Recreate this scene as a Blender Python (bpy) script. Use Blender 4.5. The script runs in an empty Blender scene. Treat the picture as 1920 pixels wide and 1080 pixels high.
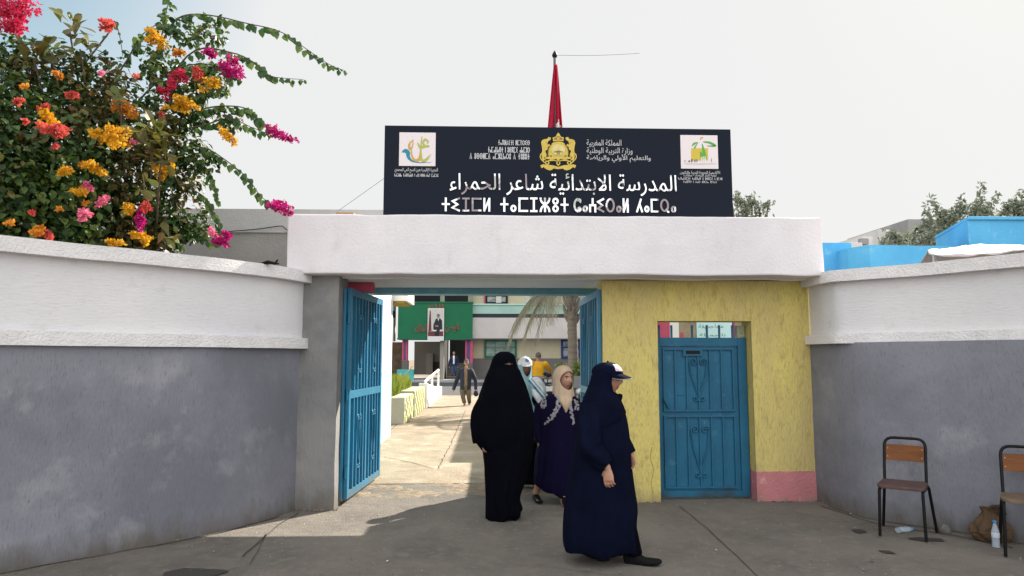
import bpy, bmesh, math, random
from mathutils import Vector, Matrix, noise
from mathutils.bvhtree import BVHTree
R = math.radians
SC = bpy.context.scene
COL = SC.collection
random.seed(7)

# ------------------------------------------------------------------ camera
F_PX, CAM_H = 1300.0, 1.65
PITCH, YAW = math.atan(130 / F_PX), R(2.0)
cam = bpy.data.cameras.new("camera")
cam_o = bpy.data.objects.new("camera", cam)
COL.objects.link(cam_o)
cam.sensor_width = 36.0
cam.lens = F_PX / 1920 * 36.0
cam.clip_end = 2000
cam_o.location = (0, 0, CAM_H)
cam_o.rotation_euler = (math.pi / 2 + PITCH, 0, -YAW)
SC.camera = cam_o

# ------------------------------------------------------------------ light
SUN_AZ, SUN_EL = R(42.5), R(34.0)          # azimuth from +Y towards +X
SKY_STRENGTH = 0.075
world = bpy.data.worlds.new("World")
SC.world = world
world.use_nodes = True
wn, wl = world.node_tree.nodes, world.node_tree.links
wn.clear()
w_out = wn.new('ShaderNodeOutputWorld')
w_bg = wn.new('ShaderNodeBackground')
w_bg.inputs['Strength'].default_value = SKY_STRENGTH
sky = wn.new('ShaderNodeTexSky')
sky.sky_type = 'NISHITA'
sky.sun_disc = False
sky.sun_elevation = SUN_EL
sky.sun_rotation = SUN_AZ
sky.dust_density = 2.0
w_tc = wn.new('ShaderNodeTexCoord')
# thin bright cloud over the whole sky, with added brightness behind the camera to fill the shade, with a bluish gap to the upper left
w_sep = wn.new('ShaderNodeSeparateXYZ')
wl.new(w_tc.outputs['Generated'], w_sep.inputs[0])
w_mr = wn.new('ShaderNodeMapRange')
w_mr.inputs['From Min'].default_value = -0.65
w_mr.inputs['From Max'].default_value = 0.25
w_mr.inputs['To Min'].default_value = 10.0
w_mr.inputs['To Max'].default_value = 4.35
wl.new(w_sep.outputs['Y'], w_mr.inputs['Value'])
w_comb = wn.new('ShaderNodeCombineColor')
for k in ('Red', 'Green', 'Blue'):
    wl.new(w_mr.outputs[0], w_comb.inputs[k])
w_dot = wn.new('ShaderNodeVectorMath')
w_dot.operation = 'DOT_PRODUCT'
wl.new(w_tc.outputs['Generated'], w_dot.inputs[0])
gap = Vector((-0.56, 0.70, 0.44)).normalized()
w_dot.inputs[1].default_value = gap
w_gap = wn.new('ShaderNodeMapRange')
w_gap.inputs['From Min'].default_value = 0.95
w_gap.inputs['From Max'].default_value = 0.997
w_gap.inputs['To Min'].default_value = 0.985
w_gap.inputs['To Max'].default_value = 0.15
wl.new(w_dot.outputs['Value'], w_gap.inputs['Value'])
w_mix = wn.new('ShaderNodeMix')
w_mix.data_type = 'RGBA'
wl.new(w_gap.outputs[0], w_mix.inputs['Factor'])
w_tint = wn.new('ShaderNodeVectorMath')
w_tint.operation = 'MULTIPLY'
w_tint.inputs[1].default_value = (1.02, 1.12, 0.92)
wl.new(sky.outputs[0], w_tint.inputs[0])
wl.new(w_tint.outputs[0], w_mix.inputs['A'])
wl.new(w_comb.outputs[0], w_mix.inputs['B'])
wl.new(w_mix.outputs['Result'], w_bg.inputs['Color'])
wl.new(w_bg.outputs[0], w_out.inputs['Surface'])

sun = bpy.data.lights.new("sun", 'SUN')
sun.energy = 5.0
sun.angle = R(0.5)
sun.color = (1.0, 0.91, 0.78)
sun_o = bpy.data.objects.new("sun", sun)
COL.objects.link(sun_o)
sdir = Vector((math.sin(SUN_AZ) * math.cos(SUN_EL), math.cos(SUN_AZ) * math.cos(SUN_EL), math.sin(SUN_EL)))
sun_o.location = sdir * 60
sun_o.rotation_euler = sdir.to_track_quat('Z', 'Y').to_euler()
SC.view_settings.view_transform = 'Standard'
SC.view_settings.look = 'None'
SC.view_settings.exposure = 1.40
SC.view_settings.gamma = 1.0

# ------------------------------------------------------------------ measuring helpers
_fw = Vector((math.sin(YAW) * math.cos(PITCH), math.cos(YAW) * math.cos(PITCH), math.sin(PITCH)))
_rt = Vector((math.cos(YAW), -math.sin(YAW), 0))
_up = Vector((-math.sin(YAW) * math.sin(PITCH), -math.cos(YAW) * math.sin(PITCH), math.cos(PITCH)))
def P(u, v, Y):
    d = _fw + _rt * ((u - 960) / F_PX) - _up * ((v - 540) / F_PX)
    t = Y / d.y
    return Vector((t * d.x, Y, CAM_H + t * d.z))
def G(u, v, z=0.0):
    d = _fw + _rt * ((u - 960) / F_PX) - _up * ((v - 540) / F_PX)
    t = (z - CAM_H) / d.z
    return Vector((t * d.x, t * d.y, z))

# ------------------------------------------------------------------ materials
MATS = {}
def M(name, col, rough=0.8, metal=0.0, spec=0.3, col2=None, scale=4.0, lo=0.35, hi=0.65, stretch=(1, 1, 1),
      detail=6.0, bump=0.0, bscale=60.0, bstretch=(1, 1, 1), island=None, trans=0.0, col3=None, scale3=1.5, lo3=0.5, hi3=0.62,
      coat=0.0, alpha=1.0, bigbump=0.0, dirt=None, speck=None):
    if name in MATS:
        return MATS[name]
    m = bpy.data.materials.new(name)
    m.use_nodes = True
    n, l = m.node_tree.nodes, m.node_tree.links
    n.clear()
    out = n.new('ShaderNodeOutputMaterial')
    b = n.new('ShaderNodeBsdfPrincipled')
    l.new(b.outputs[0], out.inputs['Surface'])
    b.inputs['Base Color'].default_value = (*col, 1)
    b.inputs['Roughness'].default_value = rough
    b.inputs['Metallic'].default_value = metal
    b.inputs['Specular IOR Level'].default_value = spec
    if alpha < 1: b.inputs['Alpha'].default_value = alpha
    if coat: b.inputs['Coat Weight'].default_value = coat
    tc = n.new('ShaderNodeTexCoord')
    def noise_node(sc, st, det=6.0):
        mp = n.new('ShaderNodeMapping')
        mp.inputs['Scale'].default_value = st
        l.new(tc.outputs['Object'], mp.inputs['Vector'])
        t = n.new('ShaderNodeTexNoise')
        t.inputs['Scale'].default_value = sc
        t.inputs['Detail'].default_value = det
        t.inputs['Roughness'].default_value = 0.62
        l.new(mp.outputs[0], t.inputs['Vector'])
        return t
    src = None
    def blend(fac, a, bcol):
        mx = n.new('ShaderNodeMix')
        mx.data_type = 'RGBA'
        l.new(fac, mx.inputs['Factor'])
        if a is None: mx.inputs['A'].default_value = (*col, 1)
        else: l.new(a, mx.inputs['A'])
        mx.inputs['B'].default_value = (*bcol, 1)
        return mx.outputs['Result']
    def ranged(o, a, bb):
        r = n.new('ShaderNodeMapRange')
        r.inputs['From Min'].default_value = a
        r.inputs['From Max'].default_value = bb
        l.new(o, r.inputs['Value'])
        return r.outputs[0]
    if col2 is not None:
        t = noise_node(scale, stretch, detail)
        src = blend(ranged(t.outputs['Fac'], lo, hi), src, col2)
    if col3 is not None:
        t = noise_node(scale3, stretch, 8.0)
        t.noise_dimensions = '4D'
        t.inputs['W'].default_value = 3.7
        src = blend(ranged(t.outputs['Fac'], lo3, hi3), src, col3)
    if speck is not None:                    # small dark pits: (scale, stretch, lo, hi, colour)
        t = noise_node(speck[0], speck[1], 4.0)
        src = blend(ranged(t.outputs['Fac'], speck[2], speck[3]), src, speck[4])
    if island is not None:
        g = n.new('ShaderNodeNewGeometry')
        cr = n.new('ShaderNodeValToRGB')
        els = cr.color_ramp.elements
        for i, (p, c) in enumerate(island):
            e = els[i] if i < 2 else els.new(p)
            e.position = p
            e.color = (*c, 1)
        l.new(g.outputs['Random Per Island'], cr.inputs['Fac'])
        src = cr.outputs['Color']
    if dirt is not None:                     # splashed dirt with a ragged edge near the ground
        sx = n.new('ShaderNodeSeparateXYZ')
        l.new(tc.outputs['Object'], sx.inputs[0])
        t = noise_node(5.0, (1, 1, 0.5), 8.0)
        ad = n.new('ShaderNodeMath'); ad.operation = 'MULTIPLY_ADD'
        l.new(t.outputs['Fac'], ad.inputs[0]); ad.inputs[1].default_value = -0.55
        l.new(sx.outputs['Z'], ad.inputs[2])
        src = blend(ranged(ad.outputs[0], dirt[1], dirt[0]), src, dirt[2])
    if src is not None:
        l.new(src, b.inputs['Base Color'])
    if bump:
        t = noise_node(bscale, bstretch, 5.0)
        bp = n.new('ShaderNodeBump')
        bp.inputs['Strength'].default_value = bump
        bp.inputs['Distance'].default_value = 0.02
        l.new(t.outputs['Fac'], bp.inputs['Height'])
        last = bp
        if bigbump:
            t2 = noise_node(bscale / 14, bstretch, 3.0)
            bp2 = n.new('ShaderNodeBump')
            bp2.inputs['Strength'].default_value = bigbump
            bp2.inputs['Distance'].default_value = 0.05
            l.new(t2.outputs['Fac'], bp2.inputs['Height'])
            l.new(bp.outputs[0], bp2.inputs['Normal'])
            last = bp2
        l.new(last.outputs[0], b.inputs['Normal'])
    if trans:
        tr = n.new('ShaderNodeBsdfTranslucent')
        if src is not None: l.new(src, tr.inputs['Color'])
        else: tr.inputs['Color'].default_value = (*col, 1)
        ms = n.new('ShaderNodeMixShader')
        ms.inputs['Fac'].default_value = trans
        l.new(b.outputs[0], ms.inputs[1])
        l.new(tr.outputs[0], ms.inputs[2])
        l.new(ms.outputs[0], out.inputs['Surface'])
    MATS[name] = m
    return m

# ------------------------------------------------------------------ mesh helpers
def world_loc(o):
    v = Vector((0, 0, 0))
    while o is not None:
        v += o.location
        o = o.parent
    return v

class MB:
    def __init__(s):
        s.v, s.f, s.mi = [], [], []
        s.m = 0
    def add(s, vs, fs):
        k = len(s.v)
        s.v += [tuple(p) for p in vs]
        s.f += [tuple(i + k for i in f) for f in fs]
        s.mi += [s.m] * len(fs)
        return s
    def box(s, x0, x1, y0, y1, z0, z1, M4=None):
        vs = [Vector((x, y, z)) for x in (x0, x1) for y in (y0, y1) for z in (z0, z1)]
        if M4: vs = [M4 @ p for p in vs]
        return s.add(vs, [(0, 1, 3, 2), (4, 6, 7, 5), (0, 4, 5, 1), (2, 3, 7, 6), (0, 2, 6, 4), (1, 5, 7, 3)])
    def prism(s, poly, axis, a, b):
        """poly: 2-d points; axis 'y' -> (x,z) extruded a..b along y; 'z' -> (x,y); 'x' -> (y,z)"""
        area = sum(poly[i][0] * poly[(i + 1) % len(poly)][1] - poly[(i + 1) % len(poly)][0] * poly[i][1] for i in range(len(poly)))
        if area < 0: poly = poly[::-1]
        n = len(poly)
        mk = {'y': lambda p, t: (p[0], t, p[1]), 'z': lambda p, t: (p[0], p[1], t), 'x': lambda p, t: (t, p[0], p[1])}[axis]
        vs = [mk(p, a) for p in poly] + [mk(p, b) for p in poly]
        fs = [tuple(range(n)), tuple(range(2 * n - 1, n - 1, -1))] + [(i, i + n, (i + 1) % n + n, (i + 1) % n) for i in range(n)]
        return s.add(vs, fs)
    def tube(s, pts, r, n=8, cap=True):
        pts = [Vector(p) for p in pts]
        rs = r if isinstance(r, (list, tuple)) else [r] * len(pts)
        up = None
        rings = []
        for i, p in enumerate(pts):
            d = (pts[min(i + 1, len(pts) - 1)] - pts[max(i - 1, 0)])
            if d.length < 1e-9: d = Vector((0, 0, 1))
            d.normalize()
            if up is None:
                up = Vector((0, 0, 1)) if abs(d.z) < 0.9 else Vector((1, 0, 0))
            a = d.cross(up)
            if a.length < 1e-6: a = d.cross(Vector((0, 1, 0)))
            a.normalize()
            up = a.cross(d).normalized()
            rings.append([p + (a * math.cos(2 * math.pi * k / n) + up * math.sin(2 * math.pi * k / n)) * rs[i] for k in range(n)])
        return s.rings(rings, cap)
    def rings(s, rings, cap=True, closed=True):
        n = len(rings[0])
        vs = [p for r in rings for p in r]
        fs = []
        for i in range(len(rings) - 1):
            for k in range(n if closed else n - 1):
                k2 = (k + 1) % n
                fs.append((i * n + k, i * n + k2, (i + 1) * n + k2, (i + 1) * n + k))
        if cap:
            fs.append(tuple(range(n - 1, -1, -1)))
            fs.append(tuple((len(rings) - 1) * n + k for k in range(n)))
        return s.add(vs, fs)
    def capsule(s, pts, rs, n=12):
        """tapered limb with round ends"""
        pts = [Vector(p) for p in pts]
        d0 = (pts[0] - pts[1]).normalized()
        d1 = (pts[-1] - pts[-2]).normalized()
        P2, R2 = [], []
        for a in (0.05, 0.5, 0.87):
            P2.append(pts[0] + d0 * rs[0] * math.sqrt(1 - a * a)); R2.append(rs[0] * a)
        P2 += pts; R2 += list(rs)
        for a in (0.87, 0.5, 0.05):
            P2.append(pts[-1] + d1 * rs[-1] * math.sqrt(1 - a * a)); R2.append(rs[-1] * a)
        return s.tube(P2, R2, n)
    def ball(s, c, r, nu=16, nv=10, fn=None):
        c = Vector(c)
        rx, ry, rz = r if isinstance(r, (list, tuple)) else (r, r, r)
        vs = []
        for i in range(nv + 1):
            th = math.pi * min(max(i / nv, 0.004), 0.996)
            for k in range(nu):
                ph = 2 * math.pi * k / nu
                p = Vector((math.sin(th) * math.cos(ph) * rx, math.sin(th) * math.sin(ph) * ry, -math.cos(th) * rz))
                vs.append(c + (fn(p) if fn else p))
        fs = [(i * nu + k, i * nu + (k + 1) % nu, (i + 1) * nu + (k + 1) % nu, (i + 1) * nu + k) for i in range(nv) for k in range(nu)]
        fs.append(tuple(range(nu - 1, -1, -1)))
        fs.append(tuple(nv * nu + k for k in range(nu)))
        return s.add(vs, fs)
    def lathe(s, c, prof, n=20):
        c = Vector(c)
        return s.rings([[c + Vector((r * math.cos(2 * math.pi * k / n), r * math.sin(2 * math.pi * k / n), z)) for k in range(n)] for r, z in prof])
    def build(s, name, mat, parent=None, smooth=False, mods=(), bevel=0.0, sharp=48):
        o = link_mesh(name, s.v, s.f, mat, parent, s.mi, smooth)
        if smooth and sharp != 48: o.data.set_sharp_from_angle(angle=R(sharp))
        if bevel:
            b = o.modifiers.new('bevel', 'BEVEL')
            b.width = bevel; b.segments = 2; b.limit_method = 'ANGLE'; b.angle_limit = R(40)
        return o

def link_mesh(name, v, f, mat, parent=None, mi=None, smooth=False):
    off = world_loc(parent) if parent else Vector((0, 0, 0))
    me = bpy.data.meshes.new(name)
    me.from_pydata([tuple(Vector(p) - off) for p in v], [], f)
    for m in (mat if isinstance(mat, (list, tuple)) else [mat]):
        me.materials.append(m)
    if mi: me.polygons.foreach_set('material_index', mi)
    if smooth:
        me.polygons.foreach_set('use_smooth', [True] * len(me.polygons))
        me.set_sharp_from_angle(angle=R(48))
    me.update()
    o = bpy.data.objects.new(name, me)
    COL.objects.link(o)
    if parent: o.parent = parent
    return o

def thing(name, label, cat, loc=(0, 0, 0), group=None):
    o = bpy.data.objects.new(name, None)
    o.empty_display_size = 0.2
    COL.objects.link(o)
    o.location = loc
    return tag(o, label, cat, group)
def tag(o, label, cat, group=None):
    o['label'] = label
    o['category'] = cat
    if group: o['group'] = group
    return o
def struct(o):
    o['kind'] = 'structure'
    return o
def stuff(o):
    o['kind'] = 'stuff'
    return o
def place(o, loc, rz=0.0):
    o.location = loc
    o.rotation_euler = (0, 0, rz)

def catmull(keys, n):
    """keys: list of tuples; n samples along"""
    out = []
    m = len(keys)
    for i in range(n):
        t = i / (n - 1) * (m - 1)
        k = min(int(t), m - 2)
        u = t - k
        p0, p1, p2, p3 = keys[max(k - 1, 0)], keys[k], keys[k + 1], keys[min(k + 2, m - 1)]
        out.append(tuple(0.5 * (2 * b + (c - a) * u + (2 * a - 5 * b + 4 * c - d) * u * u + (3 * b - a - 3 * c + d) * u ** 3)
                         for a, b, c, d in zip(p0, p1, p2, p3)))
    return out

def evaluated(o, delete=True):
    """apply an object's modifiers, return a new mesh"""
    dg = bpy.context.evaluated_depsgraph_get()
    me = bpy.data.meshes.new_from_object(o.evaluated_get(dg))
    return me
def remeshed(name, mb, mat, parent, voxel=0.006, smooth=4, fac=0.5):
    o = link_mesh(name, mb.v, mb.f, mat, parent, mb.mi, True)
    r = o.modifiers.new('remesh', 'REMESH')
    r.mode = 'VOXEL'; r.voxel_size = voxel; r.use_smooth_shade = True
    s = o.modifiers.new('smooth', 'SMOOTH')
    s.iterations = smooth; s.factor = fac
    me = evaluated(o)
    old = o.data
    o.modifiers.clear()
    o.data = me
    bpy.data.meshes.remove(old)
    me.name = name
    return o

# ------------------------------------------------------------------ colours
m_white = M("whitewash", (0.685, 0.675, 0.69), 0.9, col2=(0.615, 0.613, 0.64), scale=0.9, detail=9, col3=(0.53, 0.515, 0.50), scale3=5, lo3=0.58, hi3=0.78, speck=(60, (0.25, 0.25, 2.2), 0.56, 0.78, (0.53, 0.52, 0.53)),
            bump=0.30, bscale=22, bstretch=(0.6, 0.6, 2.6))
m_beam = M("beam_whitewash", (0.71, 0.69, 0.715), 0.9, col2=(0.63, 0.615, 0.645), scale=0.8, col3=(0.53, 0.512, 0.515), scale3=3.2, lo3=0.56, hi3=0.80, stretch=(1, 1, 0.5), bump=0.35, bscale=30)
m_coping = M("rough_whitewash", (0.80, 0.78, 0.79), 0.9, col2=(0.69, 0.68, 0.69), scale=6, bump=0.9, bscale=45)
m_grey = M("grey_wall_paint", (0.218, 0.223, 0.262), 0.85, col2=(0.160, 0.165, 0.198), scale=0.8, lo=0.42, hi=0.60, col3=(0.285, 0.29, 0.32), scale3=1.9,
           lo3=0.55, hi3=0.70, detail=10, bump=0.32, bscale=45, bstretch=(1, 1, 0.4), dirt=(-0.30, -0.06, (0.115, 0.105, 0.092)), speck=(85, (1, 1, 0.20), 0.56, 0.76, (0.125, 0.128, 0.138)))
m_grey2 = M("grey_pillar_paint", (0.225, 0.225, 0.225), 0.85, col2=(0.17, 0.172, 0.178), scale=1.7, lo=0.4, hi=0.6, col3=(0.27, 0.26, 0.24), scale3=1.3, lo3=0.55, hi3=0.7,
            bump=0.6, bscale=34, bstretch=(1, 1, 0.4), dirt=(-0.30, -0.04, (0.13, 0.115, 0.095)))
m_yellow = M("yellow_stucco", (0.66, 0.56, 0.175), 0.9, col2=(0.55, 0.45, 0.19), scale=1.1, detail=9, lo=0.40, hi=0.62, col3=(0.45, 0.36, 0.13), scale3=17, lo3=0.52, hi3=0.70,
             stretch=(1.2, 1.2, 0.42), bump=1.0, bscale=34, bstretch=(1.3, 1.3, 0.32), bigbump=0.3, dirt=(-0.34, -0.12, (0.27, 0.22, 0.13)), speck=(75, (1.2, 1.2, 0.22), 0.52, 0.74, (0.36, 0.28, 0.095)))
m_pink = M("pink_plinth", (0.55, 0.215, 0.235), 0.9, col2=(0.44, 0.175, 0.185), scale=3, col3=(0.62, 0.40, 0.38), scale3=9, lo3=0.60, hi3=0.70, bump=0.8, bscale=40, dirt=(-0.36, -0.20, (0.30, 0.20, 0.17)))
m_pinkwall = M("magenta_paint", (0.50, 0.09, 0.16), 0.85, col2=(0.42, 0.07, 0.13), scale=2)
m_bluedoor = M("dark_blue_door_paint", (0.013, 0.122, 0.222), 0.5, spec=0.3, col2=(0.010, 0.094, 0.175), scale=2.2, detail=10, lo=0.38, hi=0.62, col3=(0.045, 0.16, 0.23), scale3=8, lo3=0.60, hi3=0.70, bump=0.25, bscale=22, dirt=(-0.34, -0.16, (0.03, 0.05, 0.06)))
m_blue = M("blue_steel_paint", (0.018, 0.165, 0.29), 0.42, spec=0.4, col2=(0.015, 0.14, 0.25), scale=2.4, detail=10, col3=(0.05, 0.20, 0.29), scale3=7, lo3=0.58, hi3=0.70, bump=0.25, bscale=24, dirt=(-0.30, -0.12, (0.10, 0.11, 0.10)))
m_bluelight = M("pale_blue_paint", (0.16, 0.36, 0.44), 0.6, col2=(0.12, 0.29, 0.37), scale=6)
m_black = M("black_paint", (0.005, 0.005, 0.006), 0.4, spec=0.18)
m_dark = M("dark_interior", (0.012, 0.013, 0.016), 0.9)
m_concrete = M("pale_concrete", (0.30, 0.250, 0.185), 0.9, col2=(0.225, 0.180, 0.128), scale=1.6, detail=12, lo=0.35, hi=0.65, col3=(0.36, 0.32, 0.26), scale3=2.4, lo3=0.52, hi3=0.68, bump=1.0, bscale=26, bigbump=0.5)
m_street = M("worn_grey_concrete", (0.195, 0.176, 0.152), 0.92, col2=(0.130, 0.120, 0.108), scale=1.1, detail=12, lo=0.36, hi=0.64, col3=(0.215, 0.193, 0.165), scale3=11, lo3=0.50, hi3=0.75,
             bump=1.0, bscale=60, bigbump=0.5)
m_asphalt = M("asphalt", (0.075, 0.077, 0.085), 0.9, col2=(0.06, 0.062, 0.068), scale=2, bump=0.4, bscale=40)
m_earth = M("bare_earth", (0.21, 0.17, 0.12), 0.95, col2=(0.16, 0.13, 0.095), scale=3, bump=0.8, bscale=30)
m_rubble = M("broken_concrete", (0.27, 0.215, 0.15), 0.95, col2=(0.17, 0.14, 0.105), scale=9, bump=1.0, bscale=25, bigbump=0.6)
m_crack = M("crack_dirt", (0.06, 0.05, 0.04), 1.0)
m_skin = M("skin", (0.42, 0.235, 0.165), 0.55, col2=(0.37, 0.19, 0.13), scale=30, spec=0.35)
m_skin_d = M("tanned_skin", (0.30, 0.155, 0.105), 0.55, col2=(0.26, 0.13, 0.09), scale=30, spec=0.35)
m_lip = M("lips", (0.30, 0.09, 0.075), 0.5)
m_brow = M("brow_hair", (0.02, 0.015, 0.012), 0.7)
m_eye = M("eye_white", (0.55, 0.52, 0.48), 0.25)
m_sole = M("shoe_black", (0.006, 0.006, 0.0065), 0.7, spec=0.12)
m_navyrobe = M("dark_navy_cloth", (0.0036, 0.0056, 0.0185), 0.95, spec=0.05, col2=(0.0024, 0.0036, 0.012), scale=4, bump=0.25, bscale=220)
m_blackrobe = M("black_cloth", (0.0026, 0.003, 0.0062), 0.95, spec=0.05, col2=(0.0018, 0.002, 0.0042), scale=4, bump=0.25, bscale=220)
m_purple = M("purple_navy_cloth", (0.0065, 0.0048, 0.026), 0.9, spec=0.07, col2=(0.0045, 0.0035, 0.018), scale=4, bump=0.25, bscale=220)
m_beige = M("beige_scarf_cloth", (0.50, 0.38, 0.27), 0.85, col2=(0.44, 0.33, 0.23), scale=6, bump=0.2, bscale=160)
m_embroid = M("grey_embroidery", (0.30, 0.29, 0.31), 0.6, col2=(0.22, 0.21, 0.24), scale=60)
m_teal = M("teal_scarf_cloth", (0.30, 0.47, 0.50), 0.85, col2=(0.22, 0.38, 0.42), scale=7, bump=0.2, bscale=160)
m_whitecloth = M("white_cloth", (0.78, 0.79, 0.80), 0.8, bump=0.15, bscale=140)
m_chrome = M("mirror_letter_steel", (0.70, 0.70, 0.71), 0.12, metal=1.0, bump=0.25, bscale=5, col2=(0.20, 0.165, 0.175), scale=2.6, lo=0.54, hi=0.58, col3=(0.30, 0.31, 0.29), scale3=4.5, lo3=0.56, hi3=0.60)  # mauve and grey patches painted into the metal colour imitate street reflections
m_signpaint = M("sign_white_print", (0.52, 0.53, 0.56), 0.5)
m_sign = M("navy_sign_panel", (0.0045, 0.0085, 0.019), 0.25, spec=0.10, bump=0.02, bscale=1.2)
m_gold = M("gold_print", (0.62, 0.47, 0.085), 0.45, col2=(0.50, 0.37, 0.06), scale=30)
m_goldpale = M("pale_gold_print", (0.66, 0.60, 0.28), 0.45, col2=(0.55, 0.45, 0.12), scale=14)
m_golddark = M("dark_bronze_print", (0.07, 0.06, 0.02), 0.5)
m_plate = M("logo_plate", (0.72, 0.66, 0.69), 0.4)
m_wood = M("chair_plywood", (0.185, 0.070, 0.022), 0.5, spec=0.15, col2=(0.12, 0.044, 0.015), scale=5, stretch=(1, 1, 14), bump=0.1, bscale=30)
m_seat1 = M("worn_red_seat", (0.10, 0.055, 0.05), 0.55, col2=(0.06, 0.04, 0.038), scale=6, col3=(0.30, 0.15, 0.12), scale3=9, lo3=0.62, hi3=0.68)
m_seat2 = M("worn_brown_seat", (0.16, 0.115, 0.08), 0.55, col2=(0.11, 0.08, 0.055), scale=7)
m_steel = M("galvanised_steel", (0.42, 0.43, 0.45), 0.4, metal=0.8)
m_bluewall = M("sky_blue_paint", (0.105, 0.42, 0.70), 0.85, col2=(0.075, 0.345, 0.62), scale=0.9, detail=10, col3=(0.20, 0.50, 0.72), scale3=3, lo3=0.58, hi3=0.72, bump=0.3, bscale=20)
m_greenpanel = M("green_board_paint", (0.008, 0.135, 0.06), 0.7, col2=(0.007, 0.115, 0.052), scale=0.8)
m_greenframe = M("green_frame_paint", (0.008, 0.12, 0.065), 0.6)
m_beigewall = M("beige_wall_paint", (0.42, 0.385, 0.27), 0.9, col2=(0.36, 0.33, 0.24), scale=0.8)
m_greydado = M("grey_dado_paint", (0.135, 0.128, 0.12), 0.9, col2=(0.11, 0.105, 0.10), scale=0.8)
m_mint = M("mint_wall_paint", (0.34, 0.52, 0.46), 0.9, col2=(0.28, 0.44, 0.40), scale=0.9)
m_bandwhite = M("offwhite_band_paint", (0.52, 0.49, 0.47), 0.9, col2=(0.44, 0.42, 0.41), scale=0.7)
m_turq = M("turquoise_paint", (0.06, 0.42, 0.42), 0.7, col2=(0.05, 0.36, 0.37), scale=2)
m_lime = M("lime_yellow_paint", (0.54, 0.53, 0.30), 0.85, col2=(0.5, 0.5, 0.14), scale=3)
m_olive = M("pale_olive_paint", (0.36, 0.37, 0.26), 0.85, col2=(0.29, 0.31, 0.21), scale=2)
m_glass = M("window_glass", (0.10, 0.12, 0.12), 0.08, spec=0.6, col2=(0.24, 0.27, 0.25), scale=0.9, stretch=(1.6, 1, 3), lo=0.45, hi=0.55)
m_red = M("flag_red_cloth", (0.46, 0.010, 0.05), 0.8, trans=0.35)
m_flagstar = M("flag_star_pale", (0.66, 0.62, 0.62), 0.8)
m_bark = M("bark", (0.13, 0.10, 0.075), 0.95, col2=(0.085, 0.065, 0.05), scale=14, stretch=(1, 1, 0.3), bump=0.8, bscale=40)
m_palmtrunk = M("palm_trunk_bark", (0.24, 0.215, 0.185), 0.95, col2=(0.17, 0.15, 0.13), scale=5, stretch=(0.4, 0.4, 4), bump=0.7, bscale=16, bstretch=(0.3, 0.3, 4))
m_leaf = M("bougainvillea_leaf", (0.05, 0.1, 0.03), 0.5, spec=0.4, trans=0.22,
           island=[(0.0, (0.014, 0.036, 0.009)), (0.45, (0.028, 0.070, 0.014)), (0.78, (0.055, 0.105, 0.018)), (0.93, (0.10, 0.13, 0.02)), (1.0, (0.13, 0.085, 0.03))])
m_leaf2 = M("arching_branch_leaf", (0.05, 0.1, 0.03), 0.5, spec=0.4, trans=0.28,
            island=[(0.0, (0.016, 0.055, 0.014)), (0.5, (0.030, 0.085, 0.018)), (1.0, (0.10, 0.165, 0.03))])
m_bigleaf = M("broad_olive_leaf", (0.1, 0.1, 0.03), 0.45, spec=0.4, trans=0.3,
              island=[(0.0, (0.055, 0.055, 0.012)), (0.5, (0.13, 0.115, 0.022)), (0.8, (0.09, 0.13, 0.02)), (1.0, (0.12, 0.06, 0.02))])
def flower_mat(n, a, b, c): return M(n, a, 0.7, trans=0.4, island=[(0.0, a), (0.5, b), (1.0, c)])
m_fmag = flower_mat("magenta_bract", (0.36, 0.006, 0.13), (0.46, 0.012, 0.18), (0.28, 0.004, 0.09))
m_fyel = flower_mat("yellow_bract", (0.60, 0.30, 0.010), (0.70, 0.42, 0.02), (0.46, 0.18, 0.010))
m_fcor = flower_mat("coral_bract", (0.52, 0.065, 0.05), (0.60, 0.12, 0.08), (0.44, 0.04, 0.06))
m_fred = flower_mat("crimson_bract", (0.52, 0.018, 0.075), (0.60, 0.04, 0.11), (0.42, 0.012, 0.06))
m_fpink = flower_mat("pink_bract", (0.72, 0.16, 0.28), (0.76, 0.25, 0.36), (0.62, 0.08, 0.2))
m_fora = flower_mat("orange_bract", (0.58, 0.20, 0.015), (0.66, 0.28, 0.03), (0.42, 0.16, 0.02))
m_grass = M("planter_grass", (0.1, 0.15, 0.02), 0.7, trans=0.3, island=[(0.0, (0.10, 0.17, 0.02)), (0.6, (0.19, 0.25, 0.035)), (1.0, (0.30, 0.26, 0.07))])
m_frond = M("palm_frond", (0.2, 0.2, 0.12), 0.7, trans=0.2, island=[(0.0, (0.17, 0.165, 0.125)), (0.5, (0.27, 0.25, 0.20)), (0.75, (0.15, 0.18, 0.07)), (1.0, (0.34, 0.31, 0.26))])
m_farleaf = M("far_tree_leaf", (0.1, 0.13, 0.08), 0.7, trans=0.2, island=[(0.0, (0.12, 0.145, 0.115)), (0.5, (0.18, 0.21, 0.155)), (1.0, (0.27, 0.30, 0.22))])  # distance haze is put into the leaf colour by paling it
m_shrub = M("bright_shrub_leaf", (0.1, 0.2, 0.03), 0.6, trans=0.3, island=[(0.0, (0.05, 0.13, 0.02)), (1.0, (0.28, 0.36, 0.05))])

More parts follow.
